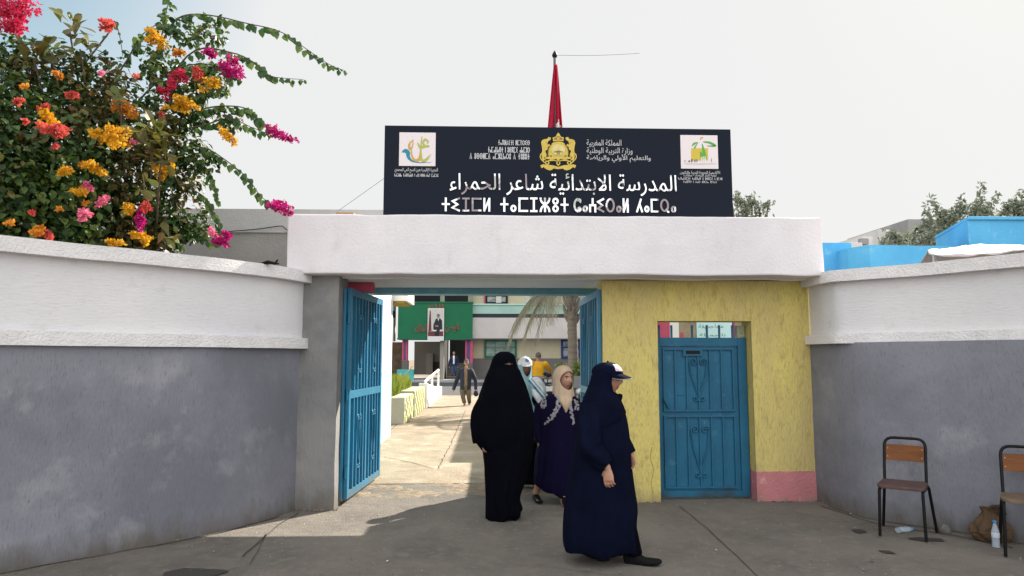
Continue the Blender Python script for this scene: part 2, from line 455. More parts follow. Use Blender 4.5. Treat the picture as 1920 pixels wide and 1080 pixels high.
# ------------------------------------------------------------------ ground
g = MB()
N = 60
for (x0, x1, y0, y1) in [(-300, 300, -300, 400)]:
    g.add([(x0, y0, -0.012), (x1, y0, -0.012), (x1, y1, -0.012), (x0, y1, -0.012)], [(0, 1, 2, 3)])
struct(g.build("ground", m_earth))
def undulating_sheet(name, mat, poly_fn, xs, ys, z, amp=0.004):
    vs, fs = [], []
    for j, y in enumerate(ys):
        x0, x1 = poly_fn(y)
        for i in range(xs + 1):
            x = x0 + (x1 - x0) * i / xs
            vs.append((x, y, z + amp * noise.noise((x * 0.8, y * 0.8, 1.3))))
    for j in range(len(ys) - 1):
        for i in range(xs):
            a = j * (xs + 1) + i
            fs.append((a, a + 1, a + xs + 2, a + xs + 1))
    return struct(link_mesh(name, vs, fs, mat, None, None, True))
undulating_sheet("street_pavement", m_street, lambda y: (-14, 14), 90, [-8 + 0.2 * i for i in range(88)], 0.0)
undulating_sheet("school_path", m_concrete, lambda y: (-3.2, 3.2 if y < 21 else 6.5), 40, [9.32 + 0.25 * i for i in range(86)], 0.006, 0.003)
undulating_sheet("courtyard_road", m_asphalt, lambda y: (-40, 40), 40, [30.9 + 0.5 * i for i in range(38)], -0.002, 0.002)
# rough broken strip where the path meets the street
def rough_edge():
    vs, fs = [], []
    nx, ny = 150, 34
    for j in range(ny + 1):
        for i in range(nx + 1):
            x = -1.75 + 3.2 * i / nx
            y = 8.25 + 1.45 * j / ny
            w = min(1, j / 8, (ny - j) / 6) * min(1, i / 8, (nx - i) / 8)
            k = noise.noise((x * 2.2, y * 3.0, 0.3))
            z = -0.012 + 0.028 * max(0, w) * (0.55 + 0.9 * k + 0.5 * noise.noise((x * 9, y * 11, 2)))
            vs.append((x, y, z))
    for j in range(ny):
        for i in range(nx):
            a = j * (nx + 1) + i
            fs.append((a, a + 1, a + nx + 2, a + nx + 1))
    struct(link_mesh("broken_ground", vs, fs, m_rubble, None, None, False))
rough_edge()
def ribbon(mb, pts, w, z, jit=0.0):
    pts = [Vector((p[0], p[1], 0)) for p in pts]
    fine = []
    for a, b in zip(pts[:-1], pts[1:]):
        n = max(2, int((b - a).length / 0.12))
        for i in range(n): fine.append(a.lerp(b, i / n))
    fine.append(pts[-1])
    L, Rr = [], []
    for i, p in enumerate(fine):
        d = (fine[min(i + 1, len(fine) - 1)] - fine[max(i - 1, 0)]).normalized()
        nrm = Vector((-d.y, d.x, 0))
        q = p + nrm * jit * noise.noise((p.x * 3, p.y * 3, 7))
        ww = w * (0.6 + 0.7 * abs(noise.noise((p.x * 5, p.y * 5, 1))))
        L.append((q.x + nrm.x * ww, q.y + nrm.y * ww, z)); Rr.append((q.x - nrm.x * ww, q.y - nrm.y * ww, z))
    n = len(L)
    mb.add(L + Rr, [(i, i + n, i + n + 1, i + 1) for i in range(n - 1)])
LW_FOOT = [(-2.19, 7.49), (-2.29, 7.27), (-2.43, 7.04), (-2.60, 6.80), (-2.80, 6.57), (-3.03, 6.345), (-3.47, 5.915), (-3.90, 5.485), (-4.6, 4.795)]
RW_FOOT = [(3.825, 7.80), (3.86, 7.50), (3.93, 7.25), (4.05, 7.08), (4.22, 6.90), (4.46, 6.66), (4.66, 6.40), (4.86, 6.10), (5.15, 5.65)]
ck = MB()
def crack(pix, w=0.008, z=0.007, jit=0.02): ribbon(ck, [G(*p) for p in pix], w, z, jit)
crack([(455, 1045), (520, 986), (560, 962)], 0.009)
crack([(1275, 950), (1340, 1005), (1425, 1085)], 0.006)
crack([(500, 1000), (470, 1060), (300, 1100)], 0.004)
crack([(1000, 1060), (1120, 1076), (1260, 1090)], 0.003)
crack([(1540, 950), (1650, 985), (1780, 1003), (1900, 1028)], 0.012)
crack([(715, 815), (735, 805), (790, 760)], 0.012, 0.014)
crack([(820, 880), (845, 835), (862, 795), (873, 770)], 0.007, 0.014, 0.05)
crack([(715, 848), (800, 848), (910, 846)], 0.005, 0.014)
crack([(740, 807), (830, 806), (900, 805)], 0.006, 0.014)
crack([(720, 858), (770, 868), (815, 880), (740, 886)], 0.008, 0.014)
crack([(780, 778), (860, 778), (940, 777)], 0.014, 0.014)
ribbon(ck, [(x + 0.035, y - 0.012) for x, y in LW_FOOT], 0.012, 0.0068, 0.03)
ribbon(ck, [(x - 0.03, y - 0.02) for x, y in RW_FOOT], 0.012, 0.0068, 0.03)
struct(ck.build("ground_crack", m_crack))
st = MB()
def stain(pix, z=0.0075):
    c = sum((G(*p) for p in pix), Vector()) / len(pix)
    pts = []
    base = [G(*p) for p in pix]
    n = len(base)
    for i in range(n * 6):
        k, u = divmod(i, 6)
        a, b = base[k], base[(k + 1) % n]
        q = a.lerp(b, u / 6)
        q = c + (q - c) * (1 + 0.25 * noise.noise((q.x * 9, q.y * 9, 3)))
        pts.append((q.x, q.y, z))
    st.add(pts, [tuple(range(len(pts)))])
stain([(300, 1078), (345, 1066), (400, 1068), (430, 1073), (390, 1085), (320, 1090)])
stain([(1698, 1011), (1720, 1008), (1765, 1011), (1772, 1016), (1730, 1016)])
stain([(1596, 995), (1612, 993), (1628, 998), (1610, 1001)])
stain([(1645, 1033), (1668, 1034), (1682, 1040), (1660, 1038)])
struct(st.build("oil_stain", M("oil_stain", (0.045, 0.042, 0.039), 0.75)))
lt = MB()
for i in range(1500):                        # small grit and paper flecks on the street
    x, y = random.uniform(-3.3, 4.4), random.uniform(4.4, 8.6)
    s = random.uniform(0.003, 0.009) * (1 if i % 23 else 2.2)
    a = random.uniform(0, 6.3)
    lt.add([(x + s * math.cos(a + k * 1.57) * random.uniform(.5, 1.2), y + s * math.sin(a + k * 1.57) * random.uniform(.5, 1.2), 0.0062 + s * 0.5 * (k % 2)) for k in range(4)], [(0, 1, 2, 3)])
stuff(lt.build("street_grit", M("pale_grit", (0.3, 0.28, 0.25), 0.9, island=[(0, (0.08, 0.075, 0.07)), (0.6, (0.27, 0.25, 0.22)), (1, (0.5, 0.49, 0.47))])))

# ------------------------------------------------------------------ boundary walls beside the gate
LW = [(-2.085, 7.80), (-2.12, 7.70), (-2.215, 7.45), (-2.36, 7.18), (-2.577, 6.824), (-2.75, 6.50), (-2.954, 6.14), (-3.286, 5.66), (-3.62, 5.25), (-4.05, 4.80), (-4.6, 4.25), (-5.6, 3.3), (-8, 1.0)]
RW = [(3.80, 8.10), (3.835, 7.80), (3.87, 7.45), (3.918, 7.16), (4.02, 7.02), (4.20, 6.87), (4.435, 6.66), (4.62, 6.42), (4.80, 6.15), (5.1, 5.75), (6.0, 4.7), (8.5, 2.0)]
def offset_poly(pts, d):
    out = []
    for i, p in enumerate(pts):
        a = Vector(pts[max(i - 1, 0)]); b = Vector(pts[min(i + 1, len(pts) - 1)])
        t = (b - a).normalized()
        out.append((p[0] - t.y * d, p[1] + t.x * d))
    return out
def strip_wall(mb, pts, d0, d1, z0, z1, wob=0.0):
    """solid following a line; d0 = street side offset, d1 = back side offset"""
    f, b = offset_poly(pts, d0), offset_poly(pts, d1)
    nz = max(2, int((z1 - z0) / 0.06) + 1) if wob else 2
    def dense(q):
        r = []
        for a, c in zip(q[:-1], q[1:]):
            n = max(1, int((Vector(c) - Vector(a)).length / 0.08)) if wob else 1
            for i in range(n): r.append((a[0] + (c[0] - a[0]) * i / n, a[1] + (c[1] - a[1]) * i / n))
        r.append(q[-1])
        return r
    nrm = lambda q, w: (q[0] + w, q[1])
    F, B = dense(f), dense(b)
    while len(B) < len(F): B.append(B[-1])
    B = B[:len(F)]
    n = len(F)
    vs, fs = [], []
    for k in range(nz):
        z = z0 + (z1 - z0) * k / (nz - 1)
        for q in F:
            w = wob * (noise.noise((q[0] * 1.7, q[1] * 1.7, z * 1.7)) + 0.4 * noise.noise((q[0] * 6, q[1] * 6, z * 6))) if wob else 0
            zz = z + (wob * 0.5 * noise.noise((q[0] * 2.3, q[1] * 2.3, z + 9)) if wob else 0)
            vs.append((q[0] + w, q[1] + w * 0.5, zz))
    for k in range(nz - 1):
        for i in range(n - 1):
            a = k * n + i
            fs.append((a, a + 1, a + n + 1, a + n))
    o = len(vs)
    for z in (z0, z1):
        for q in B: vs.append((q[0], q[1], z))
    top = (nz - 1) * n
    for i in range(n - 1):
        fs.append((o + i + 1, o + i, o + n + i, o + n + i + 1))
        fs.append((top + i, top + i + 1, o + n + i + 1, o + n + i))
        fs.append((i + 1, i, o + i, o + i + 1))
    fs.append((0, top, o + n, o)); fs.append((n - 1, o + n - 1, o + 2 * n - 1, top + n - 1))
    mb.add(vs, fs)
def boundary_wall(label, pts, sgn, loc, led, upper=None):
    t = thing("boundary_wall", label, "wall", loc, "grey and white walls flanking the gate")
    up = upper or pts
    th = 0.24 * sgn
    a = MB(); strip_wall(a, pts, 0, th, -0.05, led[0] + 0.01, 0.008); a.build("wall_base", m_grey, t, True)
    a = MB(); strip_wall(a, up, 0.012 * sgn, th, led[1] - 0.01, 2.48, 0.006); a.build("upper_band", m_white, t, True, sharp=17)
    a = MB(); strip_wall(a, up, -0.055 * sgn, th + 0.03 * sgn, led[0], led[1], 0.005); a.build("ledge", m_coping, t, True, sharp=17)
    a = MB(); strip_wall(a, up, -0.08 * sgn, th + 0.09 * sgn, 2.475, 2.60, 0.007); a.build("coping", m_coping, t, True, sharp=17)
    return t
LU = [(-2.06, 7.80), (-2.12, 7.58), (-2.185, 7.35), (-2.59, 6.86), (-3.02, 6.365), (-3.47, 5.92), (-3.90, 5.49), (-4.6, 4.80), (-6.0, 3.4), (-8, 1.4)]
LW = [(-2.085, 7.80), (-2.12, 7.70), (-2.215, 7.45), (-2.36, 7.18), (-2.577, 6.824), (-2.75, 6.50), (-2.954, 6.14), (-3.286, 5.66), (-3.62, 5.25), (-4.05, 4.80), (-4.6, 4.25), (-5.6, 3.3), (-8, 1.0)]
RW = [(3.80, 8.10), (3.835, 7.80), (3.87, 7.45), (3.918, 7.16), (4.02, 7.02), (4.20, 6.87), (4.435, 6.66), (4.62, 6.42), (4.80, 6.15), (5.1, 5.75), (6.0, 4.7), (8.5, 2.0)]
def offset_poly(pts, d):
    out = []
    for i, p in enumerate(pts):
        a = Vector(pts[max(i - 1, 0)]); b = Vector(pts[min(i + 1, len(pts) - 1)])
        t = (b - a).normalized()
        out.append((p[0] - t.y * d, p[1] + t.x * d))
    return out
def strip_wall(mb, pts, d0, d1, z0, z1, wob=0.0):
    """solid following a line; d0 = street side offset, d1 = back side offset"""
    f, b = offset_poly(pts, d0), offset_poly(pts, d1)
    nz = max(2, int((z1 - z0) / 0.06) + 1) if wob else 2
    def dense(q):
        r = []
        for a, c in zip(q[:-1], q[1:]):
            n = max(1, int((Vector(c) - Vector(a)).length / 0.08)) if wob else 1
            for i in range(n): r.append((a[0] + (c[0] - a[0]) * i / n, a[1] + (c[1] - a[1]) * i / n))
        r.append(q[-1])
        return r
    nrm = lambda q, w: (q[0] + w, q[1])
    F, B = dense(f), dense(b)
    while len(B) < len(F): B.append(B[-1])
    B = B[:len(F)]
    n = len(F)
    vs, fs = [], []
    for k in range(nz):
        z = z0 + (z1 - z0) * k / (nz - 1)
        for q in F:
            w = wob * (noise.noise((q[0] * 1.7, q[1] * 1.7, z * 1.7)) + 0.4 * noise.noise((q[0] * 6, q[1] * 6, z * 6))) if wob else 0
            zz = z + (wob * 0.5 * noise.noise((q[0] * 2.3, q[1] * 2.3, z + 9)) if wob else 0)
            vs.append((q[0] + w, q[1] + w * 0.5, zz))
    for k in range(nz - 1):
        for i in range(n - 1):
            a = k * n + i
            fs.append((a, a + 1, a + n + 1, a + n))
    o = len(vs)
    for z in (z0, z1):
        for q in B: vs.append((q[0], q[1], z))
    top = (nz - 1) * n
    for i in range(n - 1):
        fs.append((o + i + 1, o + i, o + n + i, o + n + i + 1))
        fs.append((top + i, top + i + 1, o + n + i + 1, o + n + i))
        fs.append((i + 1, i, o + i, o + i + 1))
    fs.append((0, top, o + n, o)); fs.append((n - 1, o + n - 1, o + 2 * n - 1, top + n - 1))
    mb.add(vs, fs)
def boundary_wall(label, pts, sgn, loc, led, upper=None):
    t = thing("boundary_wall", label, "wall", loc, "grey and white walls flanking the gate")
    up = upper or pts
    th = 0.24 * sgn
    a = MB(); strip_wall(a, pts, 0, th, -0.05, led[0] + 0.01, 0.008); a.build("wall_base", m_grey, t, True)
    a = MB(); strip_wall(a, up, 0.012 * sgn, th, led[1] - 0.01, 2.48, 0.006); a.build("upper_band", m_white, t, True)
    a = MB(); strip_wall(a, up, -0.055 * sgn, th + 0.03 * sgn, led[0], led[1], 0.005); a.build("ledge", m_coping, t, True)
    a = MB(); strip_wall(a, up, -0.08 * sgn, th + 0.09 * sgn, 2.475, 2.60, 0.007); a.build("coping", m_coping, t, True)
    return t
LU = [(-2.05, 7.80), (-2.06, 7.72), (-2.16, 7.46), (-2.26, 7.27), (-2.40, 7.06), (-2.58, 6.83), (-2.78, 6.60), (-3.02, 6.36), (-3.47, 5.92), (-3.90, 5.49), (-4.6, 4.80), (-6.0, 3.4), (-8, 1.4)]
LW = [(-2.085, 7.80), (-2.11, 7.72), (-2.19, 7.49), (-2.29, 7.27), (-2.43, 7.04), (-2.60, 6.80), (-2.80, 6.57), (-3.03, 6.345), (-3.47, 5.915), (-3.90, 5.485), (-4.6, 4.795), (-6.0, 3.4), (-8, 1.4)]
RW = [(3.80, 8.10), (3.825, 7.80), (3.86, 7.50), (3.93, 7.25), (4.05, 7.08), (4.22, 6.90), (4.46, 6.66), (4.66, 6.40), (4.86, 6.10), (5.15, 5.65), (6.0, 4.55), (8.5, 1.9)]
RU = [(3.80, 8.10), (3.80, 7.75), (3.83, 7.48), (4.06, 7.22), (4.24, 7.06), (4.42, 6.88), (4.68, 6.55), (4.95, 6.12), (5.25, 5.65), (6.1, 4.55), (8.5, 1.9)]
boundary_wall("curved grey wall with white upper band left of the open gate, under the flowering bush", LW, -1, (-3.3, 5.6, 0), (1.745, 1.86), LU)
boundary_wall("curved grey wall with white upper band right of the yellow door wall, behind the chairs", RW, 1, (4.4, 6.6, 0), (1.80, 1.905), RU)

dm = MB()
r3 = random.Random(21)
for pts, sg in ((LW[:9], 1), (RW[:10], -1), ([(3.79, 8.0), (3.12, 8.02)], 1), ([(1.98, 8.02), (1.36, 8.02)], 1), ([(-2.08, 7.74), (-1.62, 7.74)], -1)):
    for a_, b_ in zip(pts[:-1], pts[1:]):
        L_ = math.hypot(b_[0] - a_[0], b_[1] - a_[1])
        tx, ty = (b_[0] - a_[0]) / L_, (b_[1] - a_[1]) / L_
        for k in range(int(L_ * 120)):
            u = r3.random(); w = abs(r3.gauss(0, 0.055)) + 0.005
            x, y = a_[0] + tx * L_ * u - sg * (ty * -1) * w * (1 if True else 0), a_[1] + ty * L_ * u - sg * tx * w * 1
            if y > 8.06: continue
            sz = r3.uniform(0.004, 0.016); an = r3.uniform(0, 6.3)
            dm.add([(x + sz * math.cos(an + q * 1.2566) * r3.uniform(.6, 1.2), y + sz * math.sin(an + q * 1.2566) * r3.uniform(.6, 1.2), 0.005) for q in range(5)] + [(x, y, 0.008 + sz * 0.6)], [(q, (q + 1) % 5, 5) for q in range(5)])
stuff(dm.build("wall_foot_debris", M("wall_debris", (0.2, 0.17, 0.13), 0.95, island=[(0, (0.07, 0.06, 0.05)), (0.7, (0.20, 0.165, 0.125)), (1, (0.36, 0.30, 0.25))])))
# ------------------------------------------------------------------ gate structure
t = thing("gate_pillar", "grey rendered pillar left of the open blue gate", "pillar", (-1.87, 7.98, 0))
a = MB()
pl = [(-2.10, 7.80), (-1.665, 7.785), (-1.655, 8.22), (-2.10, 8.24)]
rng = []
for k in range(30):
    z = -0.03 + 2.595 * k / 29
    fl = 0.02 * max(0, 1 - z / 0.5)
    ring = []
    for i in range(4):
        p, q = Vector(pl[i]), Vector(pl[(i + 1) % 4])
        for s_ in range(8):
            w = p.lerp(q, s_ / 8)
            n_ = 0.006 * noise.noise((w.x * 5, w.y * 5, z * 3))
            c = Vector((-1.87, 8.0))
            w = c + (w - c) * (1 + fl * 0.5)
            ring.append((w.x + n_, w.y + n_, z))
    rng.append(ring)
a.rings(rng)
o = a.build("shaft", m_grey2, t)
a = MB(); a.box(-1.76, -1.40, 8.50, 8.62, 2.452, 2.564); a.build("bracket_block", m_pinkwall, t, bevel=0.01)
a = MB(); a.box(-1.655, -1.625, 8.0, 8.1, 0.05, 2.44); a.build("hinge_post", m_blue, t)

t = thing("gate_canopy", "white concrete canopy and beam spanning the gate, below the dark sign", "canopy", (0.8, 7.6, 2.56))
def wobbly_box(mb, x0, x1, y0, y1, z0, z1, amp=0.006, step=0.08, rnd=0.0):
    nx = max(2, int((x1 - x0) / step)); nz = max(2, int((z1 - z0) / step))
    vs, fs = [], []
    for j in range(nz + 1):
        for i in range(nx + 1):
            x = x0 + (x1 - x0) * i / nx; z = z0 + (z1 - z0) * j / nz
            w = amp * (noise.noise((x * 2.1, y0, z * 2.1)) + 0.5 * noise.noise((x * 7, y0, z * 7)))
            vs.append((x + (amp * noise.noise((1, z * 4, x)) if i in (0, nx) else 0), y0 + w, z + (amp * 1.3 * noise.noise((x * 2.7, 5, z)) if j in (0, nz) else 0)))
    for j in range(nz):
        for i in range(nx):
            a_ = j * (nx + 1) + i
            fs.append((a_, a_ + 1, a_ + nx + 2, a_ + nx + 1))
    o = len(vs)
    per = [i for i in range(nx + 1)] + [(j + 1) * (nx + 1) + nx for j in range(nz)] + [nz * (nx + 1) + i for i in range(nx - 1, -1, -1)] + [j * (nx + 1) for j in range(nz - 1, 0, -1)]
    for p in per:
        q = vs[p]; vs.append((q[0], y1, q[2]))
    m_ = len(per)
    for i in range(m_):
        i2 = (i + 1) % m_
        fs.append((per[i], o + i, o + i2, per[i2]))
    fs.append(tuple(range(o, o + m_)))
    mb.add(vs, fs)
a = MB(); wobbly_box(a, -2.205, 3.775, 7.6, 7.92, 2.56, 3.226, 0.008); o = a.build("beam", m_beam, t, bevel=0.018)
a = MB(); a.box(-2.19, 3.77, 7.921, 9.16, 2.565, 2.74); a.build("roof_slab", m_beam, t)
a = MB(); a.box(-2.02, 3.5, 9.161, 9.42, 2.485, 2.74); a.build("back_lintel", m_bluelight, t)

t = thing("gate_wall", "yellow stucco wall around the small blue door", "wall", (2.57, 8.2, 0))
a = MB()
def grid_panel(mb, x0, x1, z0, z1, y, amp=0.007, step=0.05, ysgn=1):
    nx = max(1, int((x1 - x0) / step)); nz = max(1, int((z1 - z0) / step))
    vs = []
    for j in range(nz + 1):
        for i in range(nx + 1):
            x = x0 + (x1 - x0) * i / nx; z = z0 + (z1 - z0) * j / nz
            vs.append((x, y + amp * (noise.noise((x * 3, 2, z * 2)) + 0.5 * noise.noise((x * 11, 2, z * 6))), z))
    fs = [(j * (nx + 1) + i, j * (nx + 1) + i + 1, (j + 1) * (nx + 1) + i + 1, (j + 1) * (nx + 1) + i) for j in range(nz) for i in range(nx)]
    mb.add(vs, fs)
# solid blocks, the front faces a few millimetres proud of them
YW = 8.08
for (x0, x1, z0, z1) in [(1.34, 1.99, -0.03, 2.555), (3.105, 3.80, 0.335, 2.555), (1.9901, 3.1049, 2.075, 2.555)]:
    a.box(x0, x1, YW + 0.015, 8.40, z0, z1)
    grid_panel(a, x0, x1, z0, z1, YW, 0.005)
for xx in (1.34, 1.99, 3.105, 3.80):
    z0 = -0.03 if xx < 2 else 0.335
    a.add([(xx, YW - 0.003, z0), (xx, YW + 0.02, z0), (xx, YW + 0.02, 2.555), (xx, YW - 0.003, 2.555)], [(0, 1, 2, 3)])
a.add([(1.99, YW - 0.003, 2.075), (3.105, YW - 0.003, 2.075), (3.105, YW + 0.02, 2.075), (1.99, YW + 0.02, 2.075)], [(0, 1, 2, 3)])
gw = a.build("wall", m_yellow, t)
a = MB()
a.box(3.105, 3.81, YW + 0.012, 8.40, -0.03, 0.333)
wav = [(3.1045 + 0.7055 * i / 40, 0.335 + 0.014 * noise.noise((i * 0.35, 3, 1)) + 0.006 * noise.noise((i * 1.3, 7, 1))) for i in range(41)]
a.prism([(3.1045, -0.03)] + wav + [(3.81, -0.03)], 'y', YW - 0.010, YW + 0.0115)
a.build("plinth", m_pink, t)
a = MB()
for path in ([(1222, 838), (1219, 860), (1226, 880), (1221, 905), (1224, 925)], ):
    pts = [P(*p, YW - 0.008) for p in path]
    a.tube(pts, 0.0016, 5)
a.build("wall_crack", m_crack, t)

# ------------------------------------------------------------------ steel gate leaves and door
def spiral(mb, cx, cz, r, turns, start, y, tr, flip=1, map_=None):
    pts = []
    for i in range(26):
        u = i / 25
        ang = start + flip * turns * 2 * math.pi * u
        rr = r * (1 - 0.8 * u)
        p = Vector((cx + rr * math.cos(ang), y, cz + rr * math.sin(ang)))
        pts.append(map_ @ p if map_ else p)
    mb.tube(pts, tr, 6)
def scroll_heart(mb, cx, z0, z1, w, y, map_=None):
    """twin scrolls, curling at top and bottom, either side of the middle bar"""
    for s_ in (-1, 1):
        r = w * 0.36
        spiral(mb, cx + s_ * w * 0.46, z1 - r, r, 1.35, 0 if s_ > 0 else math.pi, y, 0.0085, 1 if s_ > 0 else -1, map_)
        r2 = w * 0.25
        spiral(mb, cx + s_ * w * 0.30, z0 + r2, r2, 1.2, math.pi if s_ > 0 else 0, y, 0.0085, 1 if s_ > 0 else -1, map_)
        pts = [Vector((cx + s_ * w * 0.82, y, z1 - r)), Vector((cx + s_ * w * 0.62, y, z1 - (z1 - z0) * 0.45)), Vector((cx + s_ * w * 0.10, y, z0 + (z1 - z0) * 0.16))]
        mb.tube([map_ @ p if map_ else p for p in pts], 0.0085, 6)
def gate_leaf(label, hinge, far, flip):
    t = thing("gate_leaf", label, "gate", (hinge[0], hinge[1], 0), "blue steel gate leaves standing open")
    d = Vector((far[0] - hinge[0], far[1] - hinge[1], 0))
    L = d.length
    d.normalize()
    nrm = Vector((d.y, -d.x, 0)) * flip         # side facing into the opening
    T = Matrix(((d.x, nrm.x, 0, hinge[0]), (d.y, nrm.y, 0, hinge[1]), (0, 0, 1, 0), (0, 0, 0, 1)))
    z0, z1, zm = 0.055, 2.45, 1.22
    a = MB()
    for (x0, x1) in ((0, 0.075), (L - 0.075, L)): a.box(x0, x1, -0.022, 0.022, z0, z1, T)
    for (za, zb) in ((z0, z0 + 0.085), (zm - 0.045, zm + 0.045), (z1 - 0.085, z1)): a.box(0.0751, L - 0.0751, -0.021, 0.021, za, zb, T)
    a.build("frame", m_blue, t, bevel=0.003)
    a = MB(); a.box(0.03, L - 0.03, -0.030, -0.0225, z0 + 0.03, z1 - 0.03, T); a.build("backing_sheet", m_blue, t)
    a = MB(); a.box(L * .5 - .028, L * .5 + .028, -0.0205, 0.0215, z0 + 0.086, zm - 0.046, T); a.box(L * .5 - .028, L * .5 + .028, -0.0205, 0.0215, zm + 0.046, z1 - 0.086, T); a.build("middle_stile", m_blue, t)
    n = 9
    xm = L * 0.52
    for (za, zb) in ((z0 + 0.086, zm - 0.046), (zm + 0.046, z1 - 0.086)):
        for k in range(n):
            x = 0.075 + (L - 0.15) * (k + 1) / (n + 1)
            if k == n // 2: continue
            b = MB(); b.box(x - 0.014, x + 0.014, -0.0222, 0.024, za, zb, T); b.build("bar", m_blue, t)
        for cx in (L * 0.28, L * 0.72):
            b = MB(); scroll_heart(b, cx, za + 0.2, zb - 0.2, 0.11, 0.026, T); b.build("scroll_ornament", m_blue, t, True)
    for z in (0.35, 1.22, 2.1):
        a = MB(); a.tube([T @ Vector((-0.012, 0, z - 0.06)), T @ Vector((-0.012, 0, z + 0.06))], 0.014, 10); a.build("hinge", m_blue, t, True)
    return t
gate_leaf("blue steel gate leaf standing open beside the grey pillar, partly in sun", (-1.60, 8.06), (-1.475, 9.66), 1)
gate_leaf("blue steel gate leaf standing open beside the yellow wall, in shade", (1.315, 8.12), (1.315, 9.72), -1)

t = thing("steel_door", "closed blue steel door with scroll bars and mail slot in the yellow wall", "door", (2.53, 8.3, 0))
YD = 8.27
a = MB()
DX0, DX1, DZ1 = 2.0, 3.095, 1.885
a.box(DX0, DX0 + 0.055, YD - 0.03, YD + 0.03, 0.02, DZ1); a.box(DX1 - 0.10, DX1, YD - 0.03, YD + 0.03, 0.02, DZ1)
a.box(DX0 + 0.0551, DX1 - 0.1001, YD - 0.029, YD + 0.03, DZ1 - 0.10, DZ1); a.box(DX0 + 0.0551, DX1 - 0.1001, YD - 0.029, YD + 0.03, 0.02, 0.09)
a.build("frame", m_bluedoor, t, bevel=0.003)
px0, px1 = DX0 + 0.056, DX1 - 0.101
a = MB(); a.box(px0, px1, YD - 0.004, YD + 0.012, 0.091, DZ1 - 0.101)
a.build("sheet_panel", m_bluedoor, t)
a = MB()
for (za, zb) in ((0.12, 0.965), (1.01, DZ1 - 0.125)):
    a.box(px0 + 0.03, px1 - 0.05, YD - 0.03, YD - 0.0045, za, za + 0.022); a.box(px0 + 0.03, px1 - 0.05, YD - 0.03, YD - 0.0045, zb - 0.022, zb)
    a.box(px0 + 0.03, px0 + 0.05, YD - 0.03, YD - 0.0045, za + 0.0221, zb - 0.0221); a.box(px1 - 0.07, px1 - 0.05, YD - 0.03, YD - 0.0045, za + 0.0221, zb - 0.0221)
a.build("panel_rail", m_bluedoor, t, bevel=0.002)
span = px1 - px0 - 0.10
for (za, zb) in ((0.1421, 0.9429), (1.0321, DZ1 - 0.1471)):
    for k in range(1, 6):
        x = px0 + 0.04 + span * k / 6
        b = MB(); b.box(x - 0.009, x + 0.009, YD - 0.026, YD - 0.0045, za, zb); b.build("bar", m_bluedoor, t)
    b = MB(); scroll_heart(b, px0 + 0.04 + span * 0.5, za + 0.10, zb - 0.10, 0.132, YD - 0.020); b.build("scroll_ornament", m_bluedoor, t, True)
a = MB(); a.box(2.33, 2.565, YD - 0.034, YD - 0.0265, 1.665, 1.755); o = a.build("mail_slot", m_bluedoor, t)
b = MB(); b.box(2.365, 2.535, YD - 0.0375, YD - 0.0341, 1.69, 1.73); b.build("slot_opening", m_dark, o)
a = MB(); a.tube([(2.09, YD - 0.05, 1.16), (2.12, YD - 0.055, 1.10), (2.15, YD - 0.05, 1.05)], 0.015, 8); a.box(2.085, 2.115, YD - 0.045, YD - 0.0045, 1.13, 1.175); a.build("handle", m_bluedoor, t, True)
a = MB(); a.box(2.232, 2.345, YD - 0.012, YD - 0.0045, 1.20, 1.33); a.build("lock_plate", m_bluedoor, t, bevel=0.003)
for k in range(6):
    if k == 3: pass
    x = 2.035 + [0.02, 0.17, 0.42, 0.60, 0.75, 0.91][k]
    b = MB(); b.box(x - 0.011, x + 0.011, YD - 0.011, YD + 0.011, DZ1 + 0.001, 2.035); b.build("spike", m_bluedoor, t)
a = MB(); a.box(3.0, 3.09, YD - 0.015, YD + 0.06, 1.895, 2.03); a.tube([(3.045, YD - 0.02, 1.93), (3.045, YD - 0.02, 1.99)], 0.012, 8); a.build("hinge_box", m_olive, t, bevel=0.004)

# ------------------------------------------------------------------ lettering
_ar = {'ء': (0xFE80, 'U'), 'أ': (0xFE83, 'R'), 'إ': (0xFE87, 'R'), 'ئ': (0xFE89, 'D'), 'ا': (0xFE8D, 'R'), 'ب': (0xFE8F, 'D'), 'ة': (0xFE93, 'R'), 'ت': (0xFE95, 'D'),
       'ج': (0xFE9D, 'D'), 'ح': (0xFEA1, 'D'), 'د': (0xFEA9, 'R'), 'ر': (0xFEAD, 'R'), 'ز': (0xFEAF, 'R'), 'س': (0xFEB1, 'D'), 'ش': (0xFEB5, 'D'), 'ض': (0xFEBD, 'D'),
       'ط': (0xFEC1, 'D'), 'ع': (0xFEC9, 'D'), 'غ': (0xFECD, 'D'), 'ق': (0xFED5, 'D'), 'ك': (0xFED9, 'D'), 'ل': (0xFEDD, 'D'), 'م': (0xFEE1, 'D'), 'ن': (0xFEE5, 'D'),
       'ه': (0xFEE9, 'D'), 'و': (0xFEED, 'R'), 'ي': (0xFEF1, 'D'), 'لا': (0xFEFB, 'R'), 'لأ': (0xFEF7, 'R'), 'لإ': (0xFEF9, 'R')}
def shape_ar(s):
    toks, i = [], 0
    while i < len(s):
        if s[i:i + 2] in _ar and len(s[i:i + 2]) == 2: toks.append(s[i:i + 2]); i += 2
        else: toks.append(s[i]); i += 1
    out = []
    for k, tk in enumerate(toks):
        if tk not in _ar: out.append(tk); continue
        c, typ = _ar[tk]
        prev = k > 0 and toks[k - 1] in _ar and _ar[toks[k - 1]][1] == 'D' and typ != 'U'
        nxt = typ == 'D' and k + 1 < len(toks) and toks[k + 1] in _ar and _ar[toks[k + 1]][1] != 'U'
        out.append(chr(c + (3 if prev and nxt else 1 if prev else 2 if nxt else 0)))
    return ''.join(reversed(out))
